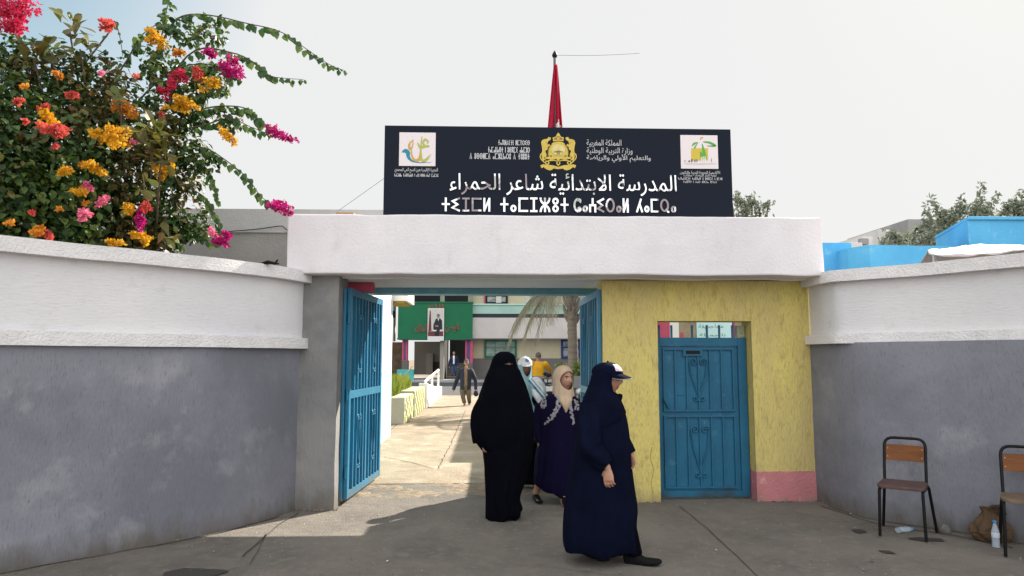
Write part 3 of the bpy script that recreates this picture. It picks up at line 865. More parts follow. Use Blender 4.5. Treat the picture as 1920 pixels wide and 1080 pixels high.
def text_mesh(s, bold=0.0):
    cu = bpy.data.curves.new("lettering", 'FONT')
    cu.body = s
    cu.size = 1
    cu.offset = bold
    cu.resolution_u = 4
    o = bpy.data.objects.new("lettering", cu)
    COL.objects.link(o)
    dg = bpy.context.evaluated_depsgraph_get()
    me = bpy.data.meshes.new_from_object(o.evaluated_get(dg))
    vs = [tuple(v.co) for v in me.vertices]
    fs = [tuple(p.vertices) for p in me.polygons]
    bpy.data.objects.remove(o); bpy.data.curves.remove(cu); bpy.data.meshes.remove(me)
    return vs, fs
def put_text(mb, s, box, Y, bold=0.0, thick=0.0):
    """box: (x0, x1, z0, z1) in metres on the plane y=Y, facing the street; optional relief thickness"""
    vs, fs = text_mesh(s, bold)
    x0, x1 = min(v[0] for v in vs), max(v[0] for v in vs)
    y0, y1 = min(v[1] for v in vs), max(v[1] for v in vs)
    q = [(box[0] + (v[0] - x0) / (x1 - x0) * (box[1] - box[0]), Y, box[2] + (v[1] - y0) / (y1 - y0) * (box[3] - box[2])) for v in vs]
    mb.add(q, fs)
    if thick:
        edges = {}
        for f in fs:
            for a_, b_ in zip(f, f[1:] + f[:1]):
                e = (min(a_, b_), max(a_, b_))
                edges.setdefault(e, []).append((a_, b_))
        n = len(q)
        back = [(p[0], Y + thick, p[2]) for p in q]
        side = [(e[0][0], e[0][1], e[0][1] + n, e[0][0] + n) for e in edges.values() if len(e) == 1]
        mb.add(q + back, side)
def arc(cx, cy, rx, ry, a0, a1, n=18): return [(cx + rx * math.cos(R(a0 + (a1 - a0) * i / n)), cy + ry * math.sin(R(a0 + (a1 - a0) * i / n))) for i in range(n + 1)]
TIF = {  # width, strokes in a unit-high box
 't': (0.62, [[(0.31, 0), (0.31, 1)], [(0, 0.52), (0.62, 0.52)]]),
 'i': (0.62, [[(0.60, 0.97), (0.05, 0.74), (0.42, 0.5), (0.05, 0.27), (0.60, 0.03)]]),
 'j': (0.56, [[(0.28, 0.06), (0.28, 0.94)], [(0, 0.94), (0.56, 0.94)], [(0, 0.06), (0.56, 0.06)]]),
 'n': (0.10, [[(0.05, 0), (0.05, 1)]]),
 'm': (0.74, [[(0.74, 0.93), (0.07, 0.93), (0.07, 0.07), (0.74, 0.07)]]),
 'l': (0.50, [[(0.06, 0), (0.06, 1)], [(0.44, 0), (0.44, 1)], [(0.08, 0.12), (0.42, 0.88)]]),
 'a': (0.46, [arc(0.23, 0.24, 0.16, 0.18, 0, 360)]),
 'z': (0.84, [[(0.42, 0), (0.42, 1)], arc(0.42, 1.0, 0.34, 0.44, 180, 360), arc(0.42, 0.0, 0.34, 0.44, 0, 180)]),
 'u': (0.46, [arc(0.23, 0.76, 0.17, 0.18, 0, 360), arc(0.23, 0.24, 0.17, 0.18, 0, 360)]),
 'c': (0.66, [arc(0.50, 0.79, 0.11, 0.12, -60, 150, 10) + arc(0.40, 0.5, 0.34, 0.43, 100, 260) + arc(0.50, 0.21, 0.11, 0.12, -150, 170, 12)]),
 'h': (0.58, [[(0.05, 0), (0.05, 0.5), (0.53, 0.5), (0.53, 0)], [(0.29, 0.5), (0.29, 1)]]),
 'r': (0.78, [arc(0.39, 0.5, 0.33, 0.43, 0, 360, 24)]),
 'x': (0.62, [[(0.05, 0), (0.32, 0.62), (0.48, 1)], [(0.34, 0.58), (0.58, 0)]]),
 'q': (0.86, [arc(0.40, 0.52, 0.33, 0.41, 0, 360, 24), [(0.52, 0.27), (0.72, 0.05), (0.84, 0.05)]]),
 'd': (0.56, [[(0.03, 0), (0.28, 0.98), (0.53, 0)]]),
 's': (0.80, [arc(0.40, 0.5, 0.33, 0.43, 0, 360, 22), arc(0.40, 0.5, 0.07, 0.09, 0, 360, 8)]),
 'b': (0.80, [arc(0.40, 0.5, 0.33, 0.43, 0, 360, 22), [(0.08, 0.5), (0.72, 0.5)]]),
 'g': (0.66, [[(0.05, 0.05), (0.61, 0.95)], [(0.05, 0.95), (0.61, 0.05)], [(0.33, 0.95), (0.05, 0.95)], [(0.61, 0.95), (0.33, 0.95)]]),
 'w': (0.62, [[(0.06, 1), (0.06, 0.07), (0.56, 0.07), (0.56, 1)]]),
 'y': (0.60, [[(0.05, 1), (0.30, 0.45), (0.55, 1)], [(0.30, 0.5), (0.30, 0)]]),
 'e': (0.5, [[(0.46, 0.95), (0.08, 0.74), (0.36, 0.5), (0.08, 0.27), (0.46, 0.05)]]),
 ' ': (0.50, [])}
def stroke(mb, pts, w, Y, thick, closed=False):
    """flat pen stroke of width w in the x-z plane, facing the street"""
    n = len(pts)
    cl = closed or (n > 3 and abs(pts[0][0] - pts[-1][0]) < 1e-6 and abs(pts[0][1] - pts[-1][1]) < 1e-6)
    L, Q = [], []
    V2 = [Vector(p) for p in pts]
    for i in range(n):
        if cl: p0, p1 = V2[(i - 1) % (n - 1)], V2[(i + 1) % (n - 1)]
        else: p0, p1 = V2[max(i - 1, 0)], V2[min(i + 1, n - 1)]
        d1 = (V2[i] - p0); d2 = (p1 - V2[i])
        if d1.length < 1e-9: d1 = d2
        if d2.length < 1e-9: d2 = d1
        d1.normalize(); d2.normalize()
        t_ = (d1 + d2)
        if t_.length < 1e-6: t_ = d1
        t_.normalize()
        nr = Vector((-t_.y, t_.x))
        k = 1 / max(0.5, nr.dot(Vector((-d1.y, d1.x))))
        ww = w[i] if isinstance(w, (list, tuple)) else w
        L.append(V2[i] + nr * ww * 0.5 * k); Q.append(V2[i] - nr * ww * 0.5 * k)
    vs = [(p.x, Y, p.y) for p in L] + [(p.x, Y, p.y) for p in Q] + [(p.x, Y + thick, p.y) for p in L] + [(p.x, Y + thick, p.y) for p in Q]
    fs = []
    for i in range(n - 1):
        fs.append((i, i + n, i + n + 1, i + 1))
        if thick:
            fs.append((i + 1, i + 1 + 2 * n, i + 2 * n, i)); fs.append((i + n, i + 3 * n, i + 3 * n + 1, i + n + 1))
    if thick and not cl:
        fs.append((0, 2 * n, 3 * n, n)); fs.append((n - 1, 2 * n - 1, 4 * n - 1, 3 * n - 1))
    mb.add(vs, fs)
def put_tif(mb, s, box, Y, pen=0.15, thick=0.0):
    gap = 0.10 + 0.06
    W = sum(TIF[c][0] for c in s) + gap * (len(s) - 1)
    sx, sz = (box[1] - box[0]) / W, box[3] - box[2]
    x, lay = 0.0, 0
    for c in s:
        w, strokes = TIF[c]
        for q in strokes:
            lay += 1
            stroke(mb, [(box[0] + (x + p[0]) * sx, box[2] + p[1] * sz) for p in q], pen * sz, Y - 0.0004 * (lay % 4), thick)
        x += w + gap

# ------------------------------------------------------------------ school sign
YS = 7.75
t = thing("school_sign", "wide dark navy school sign with silver Arabic and Tifinagh letters on the white beam", "sign", (0.82, 7.8, 3.23))
a = MB(); a.box(-1.185, 2.815, YS, YS + 0.09, 3.229, 4.29); a.build("panel", m_sign, t, bevel=0.004)
for x in (-0.9, 0.8, 2.5):
    a = MB(); a.box(x - 0.02, x + 0.02, YS + 0.0901, YS + 0.13, 3.228, 4.2); a.build("support_post", m_steel, t)
def bx(u0, u1, v0, v1, Y):     # photo rectangle -> metres on the plane
    p, q = P(u0, v1, Y), P(u1, v0, Y)
    return (p.x, q.x, p.z, q.z)
yl = YS - 0.018
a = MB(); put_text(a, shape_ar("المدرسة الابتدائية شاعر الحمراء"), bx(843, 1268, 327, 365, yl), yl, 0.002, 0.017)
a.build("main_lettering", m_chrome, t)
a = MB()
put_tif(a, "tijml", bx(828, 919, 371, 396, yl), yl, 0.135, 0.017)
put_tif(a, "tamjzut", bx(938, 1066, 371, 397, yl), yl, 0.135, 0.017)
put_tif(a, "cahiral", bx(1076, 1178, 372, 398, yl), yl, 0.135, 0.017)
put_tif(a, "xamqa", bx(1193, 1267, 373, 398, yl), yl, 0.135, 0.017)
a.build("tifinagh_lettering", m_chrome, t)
yp = YS - 0.003
a = MB()
put_tif(a, "taglditn lmyrib", bx(934, 993, 263, 272, yp), yp, 0.11)
put_tif(a, "tamawast n usgmi anamur", bx(915, 993, 276, 286, yp), yp, 0.11)
put_tif(a, "d usslmd amzwaru d tunnunt", bx(881, 993, 288, 298, yp), yp, 0.11)
put_text(a, shape_ar("المملكة المغربية"), bx(1100, 1165, 262, 276, yp), yp, 0.004)
put_text(a, shape_ar("وزارة التربية الوطنية"), bx(1100, 1186, 277, 290, yp), yp, 0.004)
put_text(a, shape_ar("والتعليم الأولي والرياضة"), bx(1100, 1220, 290, 304, yp), yp, 0.004)
put_text(a, shape_ar("المديرية الإقليمية بعين السبع الحي المحمدي"), bx(740, 821, 315, 324, yp), yp, 0.01)
put_tif(a, "tamhla tasganant n ain sbh hay mamdi", bx(739, 822, 326, 331, yp), yp, 0.13)
put_text(a, shape_ar("الأكاديمية الجهوية للتربية والتكوين"), bx(1275, 1350, 320, 327, yp), yp, 0.01)
put_text(a, shape_ar("لجهة الدار البيضاء - سطات"), bx(1282, 1343, 326, 332, yp), yp, 0.01)
put_tif(a, "tagadimit tasgant i usgmi d umtl", bx(1271, 1354, 333, 337, yp), yp, 0.13)
put_tif(a, "tasgt n dar bida stat", bx(1281, 1344, 339, 343, yp), yp, 0.13)
a.build("small_lettering", m_signpaint, t)
# coat of arms, drawn in units of an enlarged crop
em = lambda pts: [(lambda p: (p.x, p.z))(P(1000 + x * 0.0787, 240 + y * 0.0787, yp)) for x, y in pts]
def shp(mb, pts, layer, hole=None): 
    q = em(pts)
    ar = sum(q[i][0] * q[(i + 1) % len(q)][1] - q[(i + 1) % len(q)][0] * q[i][1] for i in range(len(q)))
    if ar < 0: q = q[::-1]
    y = yp - 0.0012 * layer
    mb.add([(p[0], y, p[1]) for p in q], [tuple(range(len(q)))])
def pen(mb, pts, w, layer): stroke(mb, em(pts), w * 0.0787 * YS / F_PX, yp - 0.0012 * layer, 0)
mir = lambda pts: [(1186 - x, y) for x, y in pts]
gold, pale, dk = MB(), MB(), MB()
shp(gold, arc(593, 560, 250, 240, 0, 360, 40), 0)
lion = [(330, 260), (360, 215), (420, 230), (410, 280), (350, 320), (330, 400), (380, 380), (400, 420), (350, 450), (330, 520), (285, 545), (310, 620), (320, 680), (260, 700), (270, 760), (230, 790), (200, 690), (200, 600), (215, 520), (200, 430), (185, 350), (210, 290), (265, 268)]
shp(gold, lion, 1); shp(gold, mir(lion), 1)
for fn in (lambda q: q, mir):
    pen(gold, fn([(215, 590), (170, 640), (165, 700), (190, 750), (240, 800), (270, 830)]), 26, 2)
    scroll = [(170, 890), (240, 862), (300, 880), (380, 880), (470, 890), (593, 925), (593, 980), (480, 965), (440, 1000), (380, 1010), (310, 985), (240, 930), (205, 960), (175, 920)]
    shp(gold, fn(scroll), 1)
    pen(gold, fn(arc(330, 830, 40, 38, 0, 360, 20)), 30, 2)
    pen(gold, fn([(270, 750), (400, 770), (540, 760), (565, 800)]), 40, 2)
    pen(dk, fn([(510, 250), (545, 235), (560, 265), (500, 272), (510, 250)]), 14, 3)
shp(gold, [(280, 700), (400, 680), (593, 720), (786, 680), (906, 700), (880, 790), (760, 745), (593, 775), (430, 745), (300, 790)], 2)
pen(gold, [(565, 780), (560, 850), (593, 890), (628, 850), (620, 780)], 28, 2)
shp(gold, [(470, 320), (460, 225), (530, 210), (560, 150), (593, 108), (626, 150), (656, 210), (728, 225), (715, 320), (593, 305)], 2)
shp(pale, arc(593, 520, 165, 135, 0, 360, 32), 3)
star = []
for k in range(5): star.append((593 + 62 * math.sin(4 * math.pi * k / 5), 590 - 62 * math.cos(4 * math.pi * k / 5)))
star.append(star[0])
pen(dk, star, 11, 5)
pen(dk, [(470, 580), (520, 560), (593, 552), (666, 560), (720, 580)], 9, 4)
pen(dk, [(480, 605), (530, 570), (593, 580), (656, 570), (706, 605)], 7, 4)
for fn in (lambda q: q, mir):
    pen(dk, fn([(345, 560), (380, 450), (440, 380)]), 18, 3)
    pen(dk, fn([(320, 690), (345, 600), (345, 560)]), 30, 3)
    shp(dk, fn([(300, 350), (312, 342), (318, 356), (305, 364)]), 4)
    pen(dk, fn([(400, 660), (440, 682)]), 26, 4)
pen(dk, [(560, 200), (593, 222), (626, 200)], 14, 4)
gold.build("crest", m_gold, t); pale.build("crest_disc", m_goldpale, t); dk.build("crest_detail", m_golddark, t)
# two logo plates
def plate(u0, u1, v0, v1):
    b = bx(u0, u1, v0, v1, yp)
    q = MB(); q.box(b[0], b[1], YS - 0.006, YS - 0.0005, b[2], b[3])
    return q.build("logo_plate", m_plate, t)
ylg = YS - 0.0075
pl1 = plate(748, 817, 249, 311)
lg = lambda x, y: (lambda p: (p.x, p.z))(P(730 + x * 0.1019, 235 + y * 0.1019, ylg))
def sw(mat, pts, ws, lay, nm, par):
    q = MB()
    k = catmull([(*lg(*p), w * 0.1019 * YS / F_PX) for p, w in zip(pts, ws)], 26)
    stroke(q, [(a_[0], a_[1]) for a_ in k], [a_[2] for a_ in k], ylg - 0.0006 * lay, 0)
    q.build(nm, mat, par)
m_lteal = M("logo_teal", (0.01, 0.23, 0.32), 0.5); m_lor = M("logo_ochre", (0.55, 0.33, 0.05), 0.5); m_lgr = M("logo_green", (0.40, 0.45, 0.08), 0.5)
sw(m_lteal, [(225, 495), (290, 470), (340, 500), (350, 580), (420, 655), (560, 685), (780, 680)], [4, 75, 78, 62, 34, 16, 5], 1, "bird_stroke", pl1)
sw(m_lor, [(440, 260), (370, 340), (375, 430), (420, 400), (440, 270)], [8, 34, 40, 26, 8], 2, "ochre_stroke", pl1)
sw(m_lor, [(400, 440), (415, 560), (470, 640), (550, 620), (575, 480), (560, 400)], [22, 28, 46, 50, 24, 12], 3, "ochre_stroke", pl1)
sw(m_lgr, [(520, 320), (570, 400), (650, 390), (720, 370)], [20, 42, 44, 22], 4, "green_stroke", pl1)
sw(m_lgr, [(740, 380), (660, 385), (625, 320), (660, 255), (710, 300), (690, 345)], [20, 34, 30, 34, 26, 10], 5, "green_stroke", pl1)
sw(m_lgr, [(600, 200), (590, 300), (580, 460), (600, 640), (680, 630), (760, 530)], [6, 24, 18, 40, 46, 5], 6, "green_stroke", pl1)
pl2 = plate(1277, 1345, 254, 316)
lg = lambda x, y: (lambda p: (p.x, p.z))(P(1260 + x * 0.0972, 245 + y * 0.0972, ylg))
q = MB(); pp = [lg(370, 340), (lg(695, 340)), lg(695, 575), lg(370, 575)]
q.add([(p[0], ylg, p[1]) for p in pp[::-1]], [(0, 1, 2, 3)]); q.build("yellow_square", M("logo_yellow", (0.56, 0.44, 0.06), 0.5), pl2)
m_lg2 = M("logo_leaf_green", (0.09, 0.36, 0.06), 0.5)
sw(m_lg2, [(380, 300), (430, 250), (500, 225)], [8, 40, 10], 1, "green_stroke", pl2)
sw(m_lg2, [(430, 345), (460, 290), (500, 230)], [34, 20, 8], 2, "green_stroke", pl2)
sw(m_lg2, [(600, 215), (720, 230), (830, 290), (670, 295)], [16, 40, 40, 8], 3, "green_stroke", pl2)
sw(m_lg2, [(580, 250), (610, 380), (640, 540)], [10, 50, 70], 4, "green_stroke", pl2)
sw(m_lg2, [(540, 400), (580, 480), (600, 540)], [6, 70, 40], 5, "green_stroke", pl2)
sw(m_lor, [(545, 175), (560, 140), (600, 135)], [10, 22, 10], 6, "ochre_stroke", pl2)
m_lw = M("logo_white", (0.8, 0.8, 0.8), 0.5); m_ldk = M("logo_dark", (0.10, 0.09, 0.08), 0.5)
for k, (x, h, w, mm) in enumerate([(575, 100, 20, m_lw), (612, 110, 14, m_lw), (640, 105, 16, m_lw), (380, 60, 26, m_ldk), (440, 50, 20, m_ldk), (480, 55, 16, m_ldk), (760, 70, 9, m_ldk), (250, 35, 12, m_ldk), (330, 30, 30, m_ldk)]):
    sw(mm, [(x, 605), (x, 605 - h / 2), (x, 605 - h)], [w, w, w * 0.8], 7, "skyline_bar", pl2)
sw(m_ldk, [(240, 640), (540, 645), (850, 640)], [4, 5, 4], 8, "skyline_bar", pl2)

# ------------------------------------------------------------------ flag and wires above the gate
t = thing("flagpole", "dark flagpole with spear tip behind the school sign", "flagpole", (0.86, 8.6, 2.74))
a = MB(); a.tube([(0.853, 8.6, 2.741), (0.853, 8.6, 5.50)], 0.018, 12); a.build("pole", M("pole_paint", (0.10, 0.10, 0.11), 0.5), t, True)
a = MB(); a.lathe((0.853, 8.6, 5.50), [(0.012, 0), (0.03, 0.015), (0.036, 0.04), (0.02, 0.075), (0.004, 0.10)]); a.build("finial", m_black, t, True)
fl = MB()
nz, nx = 40, 36
vs, fs = [], []
for j in range(nz + 1):
    u = j / nz
    z = 5.40 - 1.35 * u
    w = 0.030 + 0.140 * u ** 0.9
    cx = 0.862 + (-0.010) * u
    for i in range(nx + 1):
        s_ = i / nx
        x = cx + (-0.5 + s_) * 2 * w * 0.5 * 1.55 - 0.01 * u
        y = 8.57 + (0.02 + 0.055 * u) * math.sin(s_ * 15 + 1.3 * u) * (0.5 + 0.5 * u)
        vs.append((x, y, z + 0.03 * math.sin(s_ * 9) * u))
for j in range(nz):
    for i in range(nx):
        a_ = j * (nx + 1) + i
        fs.append((a_, a_ + 1, a_ + nx + 2, a_ + nx + 1))
o = link_mesh("flag", vs, fs, [m_red, m_flagstar], None, None, True)
cst = P(1048, 234, 8.5)
for p in o.data.polygons:
    c = p.center
    dx, dz = (c.x - cst.x) / 0.055, (c.z - cst.z) / 0.075
    rr = math.hypot(dx, dz); an = math.atan2(dx, dz)
    if rr < 0.42 + 0.5 * abs(math.cos(2.5 * an)) ** 2.5: p.material_index = 1
sm = o.modifiers.new('thickness', 'SOLIDIFY'); sm.thickness = 0.003
tag(o, "red flag with a pale star hanging limp from the pole above the sign", "flag")
a = MB(); pts = [P(1044 + 155 * i / 12, 103.5 - 3.5 * i / 12 + 2 * math.sin(math.pi * i / 12), 8.6 + 0.6 * i / 12) for i in range(13)]
a.tube(pts, 0.0022, 5); tag(a.build("wire", m_black), "thin wire running right from the top of the flagpole", "wire")
a = MB(); a.tube([P(636, 394, 7.9), P(680, 363, 8.0), P(722, 333, 8.05)], 0.0022, 5); tag(a.build("wire", m_black), "thin slanting wire left of the dark sign", "wire")
a = MB(); a.box(-1.70, -1.50, 7.68, 7.80, 3.236, 3.262); tag(a.build("brick", M("raw_brick", (0.40, 0.24, 0.13), 0.9, col2=(0.3, 0.18, 0.1), scale=20), None, bevel=0.004), "loose brown brick lying on the white beam left of the sign", "brick")

# ------------------------------------------------------------------ gatehouse behind the left wall
m_house = M("pale_grey_render", (0.44, 0.44, 0.435), 0.9, col2=(0.37, 0.37, 0.37), scale=1.0, bump=0.4, bscale=30)
m_house2 = M("dirty_grey_render", (0.29, 0.285, 0.275), 0.9, col2=(0.24, 0.235, 0.23), scale=1.2, bump=0.5, bscale=30)
m_sunwall = M("white_side_wall", (0.76, 0.75, 0.73), 0.9, col2=(0.70, 0.69, 0.68), scale=1.2, bump=0.3, bscale=25)
m_turqwall = M("turquoise_wall_paint", (0.30, 0.62, 0.64), 0.9, col2=(0.36, 0.66, 0.68), scale=1.4, bump=0.3, bscale=25)
t = thing("gatehouse", "low grey gatehouse behind the flowering bush, with white and turquoise side wall", "building", (-3.4, 12, 0))
a = MB(); a.box(-6.5, -2.065, 9.45, 14.9, -0.02, 3.34); a.build("wall", m_house2, t)
a = MB(); a.box(-6.55, -1.0, 9.425, 9.60, 3.341, 3.665); a.box(-6.55, -2.03, 9.601, 14.95, 3.341, 3.62); a.build("parapet", m_house, t)
a = MB(); a.box(-2.0645, -2.04, 9.47, 14.92, 1.36, 3.34); a.build("white_render", m_sunwall, t)
a = MB(); a.box(-2.0645, -2.038, 9.47, 14.92, -0.02, 1.359); a.build("turquoise_render", m_turqwall, t)
a = MB(); a.box(-2.6, -1.72, 14.951, 16.2, 2.86, 3.15); a.build("roof_slab", m_sunwall, t)
a = MB(); a.box(-2.55, -1.80, 15.0, 16.15, 2.82, 2.859); a.build("slab_soffit", M("yellow_soffit", (0.34, 0.26, 0.05), 0.9), t)
a = MB(); a.tube([P(545, 437, 9.40), P(530, 424, 9.40), P(522, 424, 9.40), P(480, 430, 9.40), P(430, 434, 9.40), P(360, 440, 9.40)], 0.006, 6); a.build("cable", m_black, t)
# dark scrap on the coping
a = MB()
c = P(508, 492, 7.1)
a.tube([c + Vector((-0.12, 0, -0.02)), c + Vector((-0.03, 0.0, 0.005)), c + Vector((0.04, 0.01, -0.01)), c + Vector((0.07, 0, 0.03))], [0.012, 0.02, 0.018, 0.006], 7)
a.tube([c + Vector((-0.07, 0.03, -0.012)), c + Vector((0.0, 0.0, 0.0)), c + Vector((0.08, 0.0, -0.015))], [0.012, 0.016, 0.008], 7)
tag(a.build("cable_scrap", m_black, None, True), "twisted black scrap of cable lying on the left coping", "scrap")

# annex on the right of the path: painted front seen above the blue door, it shades the path
t = thing("school_annex", "annex with pink, stone and pale blue painted front seen over the blue door", "building", (4.5, 12.5, 0))
YA = 11.0
a = MB(); a.box(2.50, 6.6, YA + 0.03, 14.7, -0.02, 2.75); a.box(3.35, 6.6, 15.4, 22.0, -0.02, 3.95); a.build("wall", m_house, t)
def front(u0, u1, mat, nm, z0=0.0, z1=2.74, y=0.0):
    p, q = P(u0, 620, YA), P(u1, 620, YA)
    b = MB(); b.box(p.x, q.x - 0.001, YA - y, YA + 0.0295, z0, z1); return b.build(nm, mat, t)
front(1215, 1256, m_pinkwall, "pink_panel"); front(1256, 1273, m_sunwall, "white_panel")
m_stonep = M("stone_patterned_paint", (0.34, 0.28, 0.19), 0.9, col2=(0.24, 0.19, 0.13), scale=9, bump=0.4, bscale=20)
front(1273, 1306, m_stonep, "stone_panel")
fp = front(1306, 1372, M("pale_blue_board", (0.50, 0.72, 0.74), 0.8), "painted_board", y=0.02)
front(1372, 1378, M("purple_trim", (0.2, 0.06, 0.13), 0.8), "purple_trim"); front(1378, 1460, m_stonep, "stone_panel")
a = MB(); p0 = P(1278, 620, YA)
a.prism([(p0.x - 0.03, 1.8), (p0.x - 0.03, 2.0)] + [(p0.x - 0.03 * math.cos(math.pi * i / 8) * 1, 2.0 + 0.05 * math.sin(math.pi * i / 8)) for i in range(1, 8)] + [(p0.x + 0.03, 2.0), (p0.x + 0.03, 1.8)], 'y', YA - 0.004, YA - 0.0005)
a.build("painted_arch", m_pinkwall, t)
a = MB()
yb = YA - 0.022
put_text(a, shape_ar("حديقة"), bx(1310, 1338, 608, 617, yb), yb); put_text(a, shape_ar("مدرسة"), bx(1340, 1356, 607, 617, yb), yb)
put_text(a, shape_ar("نا جميلة"), bx(1312, 1360, 625, 632, yb), yb)
a.build("handwriting", M("dark_teal_ink", (0.03, 0.12, 0.13), 0.8), fp)

# blue parapets, tarpaulin and far buildings on the right
m_bluelit = m_bluewall
def block(name, label, cat, u0, u1, vtop, Y, depth, mat, group=None, z0=0.0, extra=None):
    p, q = P(u0, vtop, Y), P(u1, vtop, Y)
    z1 = (p.z + q.z) / 2
    t = thing(name, label, cat, ((p.x + q.x) / 2, Y, 0), group)
    a = MB(); wobbly_box(a, p.x, q.x, Y, Y + depth, z0 - 0.02, z1, 0.012, 0.25); a.build("wall", mat, t, bevel=0.02)
    if extra: extra(t, p, q, z1)
    return t
def cap(t, p, q, z1, w=0.09, mat=None):
    a = MB(); a.box(p.x - 0.04, q.x + 0.04, p.y - 0.05, p.y + 0.6, z1 + 0.001, z1 + w); a.build("cap_edge", mat or m_bluewall, t, bevel=0.01)
grp = "sky blue rooftop walls on the right"
t = thing("rooftop_wall", "long low sky blue wall behind the right coping, joined to the beam end", "wall", (8, 14, 0), grp)
a = MB()
b0, b1 = P(1530, 455, 13.0), P(1596, 455, 13.0)
a.prism([(b0.x, b0.y), (b1.x, b1.y), (b1.x, b1.y + 0.5), (b0.x, b0.y + 0.5)], 'z', 0, b0.z)
b1, b2, b3 = P(1590, 473, 12.6), P(1630, 459, 12.2), P(1800, 461, 12.3)
q = [(b1.x, b1.y), (b2.x, b2.y), (b3.x, b3.y), (b3.x, 13.6), (b1.x, 13.6)]
zz = (b2.z + b3.z) / 2
a.prism(q, 'z', 0, b2.z)
a.build("wall", m_bluewall, t)
t = thing("rooftop_wall", "taller sky blue block behind the white tarpaulin on the right", "wall", (10, 12, 0), grp)
a = MB()
b0, b1, b2 = P(1754, 446, 14.2), P(1815, 426, 12.2), P(2100, 432, 12.2)
a.prism([(b0.x, b0.y), (b1.x, b1.y), (b2.x, b2.y), (b2.x, 16), (b0.x * 1.16, 16)], 'z', 0, 4.15)
a.build("wall", m_bluewall, t)
a = MB(); a.prism([(b0.x - 0.03, b0.y - 0.02), (b1.x - 0.02, b1.y - 0.05), (b2.x, b2.y - 0.05), (b2.x, 16.04), (b0.x * 1.16, 16.04)], 'z', 4.151, 4.21); a.build("cap_edge", m_bluewall, t, bevel=0.01)
# tarpaulin
tp = MB()
ridge = [P(1738, 474, 9.6), P(1790, 466, 9.7), P(1830, 458, 9.8), P(1880, 462, 9.8), P(2000, 470, 9.8)]
front_ = [P(1742, 478, 9.0), P(1790, 480, 8.9), P(1830, 479, 8.85), P(1880, 474, 8.8), P(2000, 462, 8.5)]
vs = []
for k in range(25):
    s_ = k / 24 * 4
    i = min(int(s_), 3); u = s_ - i
    A, B = front_[i].lerp(front_[i + 1], u), ridge[i].lerp(ridge[i + 1], u)
    for j in range(9):
        w = j / 8
        q = A.lerp(B, w) if j <= 8 else B
        vs.append((q.x, q.y, q.z + 0.03 * noise.noise((q.x * 5, q.y * 5, 2)) + 0.05 * math.sin(w * math.pi)))
    for j in range(1, 9):
        vs.append((B.x, B.y + 0.12 * j, B.z - 0.09 * j + 0.02 * noise.noise((B.x * 5, j, 4))))
fs = [(k * 17 + j, (k + 1) * 17 + j, (k + 1) * 17 + j + 1, k * 17 + j + 1) for k in range(24) for j in range(16)]
o = link_mesh("tarpaulin", vs, fs, M("white_tarpaulin", (0.42, 0.39, 0.40), 0.55, bump=0.3, bscale=12), None, None, True)
s_ = o.modifiers.new('thickness', 'SOLIDIFY'); s_.thickness = 0.01
tt = thing("tarpaulin", "crumpled white tarpaulin roof between the right coping and the blue block", "tarpaulin", (0, 0, 0))
o.name = "sheet"; o.parent = tt
for q in (P(1752, 476, 9.3), P(1900, 468, 9.3)):
    a = MB(); a.tube([(q.x, q.y, 0), (q.x, q.y, q.z - 0.02)], 0.03, 8); a.build("post", m_steel, tt)
def windows(t, p, q, z1):
    a = MB()
    w = q.x - p.x
    for f in (0.18, 0.5, 0.8):
        a.box(p.x + w * f - 0.35, p.x + w * f + 0.35, p.y - 0.03, p.y - 0.013, z1 - 2.0, z1 - 0.9)
    a.build("window", m_glass, t)
m_far1 = M("far_white_wall", (0.62, 0.62, 0.62), 0.9, col2=(0.55, 0.55, 0.56), scale=0.6)
m_far2 = M("far_grey_wall", (0.30, 0.30, 0.30), 0.9, col2=(0.24, 0.24, 0.25), scale=0.6)
gb = "distant flat roofed buildings on the right"
def hut(t, p, q, z1):
    a = MB(); a.box(p.x - 0.3, p.x + 0.28 * (q.x - p.x), p.y - 0.35, p.y - 0.02, z1 - 0.5, z1 - 0.16); a.build("awning", m_far2, t)
block("far_building", "small white rooftop block with a dark slot above the blue wall", "building", 1617, 1636, 444, 40, 6, m_far1, gb, 0, hut)
block("far_building", "pale low wall of a far building beside the beam end, above the blue wall", "building", 1590, 1617, 455, 36, 6, m_far1, gb)
block("far_building", "white distant house behind the left edge of the tree", "building", 1648, 1702, 430, 48, 8, m_far1, gb, 0, windows)
def aw(t, p, q, z1):
    a = MB(); a.box(p.x + 0.4, p.x + 1.0, p.y - 0.03, p.y - 0.013, z1 - 1.0, z1 - 0.5); a.build("window", m_dark, t)
block("far_building", "grey distant house half hidden in the tree", "building", 1702, 1790, 411, 46, 8, m_far2, gb, 0, aw)
block("far_building", "pale grey house at the right edge behind the tree", "building", 1860, 2100, 395, 44, 8, m_far1, gb, 0, windows)

# ------------------------------------------------------------------ school building across the yard
YB = 49.5
t = thing("school_building", "two storey school building with green board, beige walls and green window across the yard", "building", (-1, YB, 0))
def slab(u0, u1, v0, v1, y0, y1, mat, nm, parent=None, bevel=0.0):
    b = bx(u0, u1, v0, v1, YB)
    q = MB(); q.box(b[0], b[1], YB + y0, YB + y1, b[2], b[3])
    return q.build(nm, mat, parent or t, bevel=bevel)
zf = P(960, 705, YB).z
def wallx(x0, x1, v0, v1, y0, y1, mat, nm, parent=None):
    q = MB(); q.box(x0, x1, YB + y0, YB + y1, P(960, v1, YB).z, P(960, v0, YB).z)
    return q.build(nm, mat, parent or t)
XL, XR = bx(700, 887, 0, 1, YB)[0], bx(887, 1300, 0, 1, YB)[1]
xg0, xg1 = bx(750, 887, 0, 1, YB)[:2]
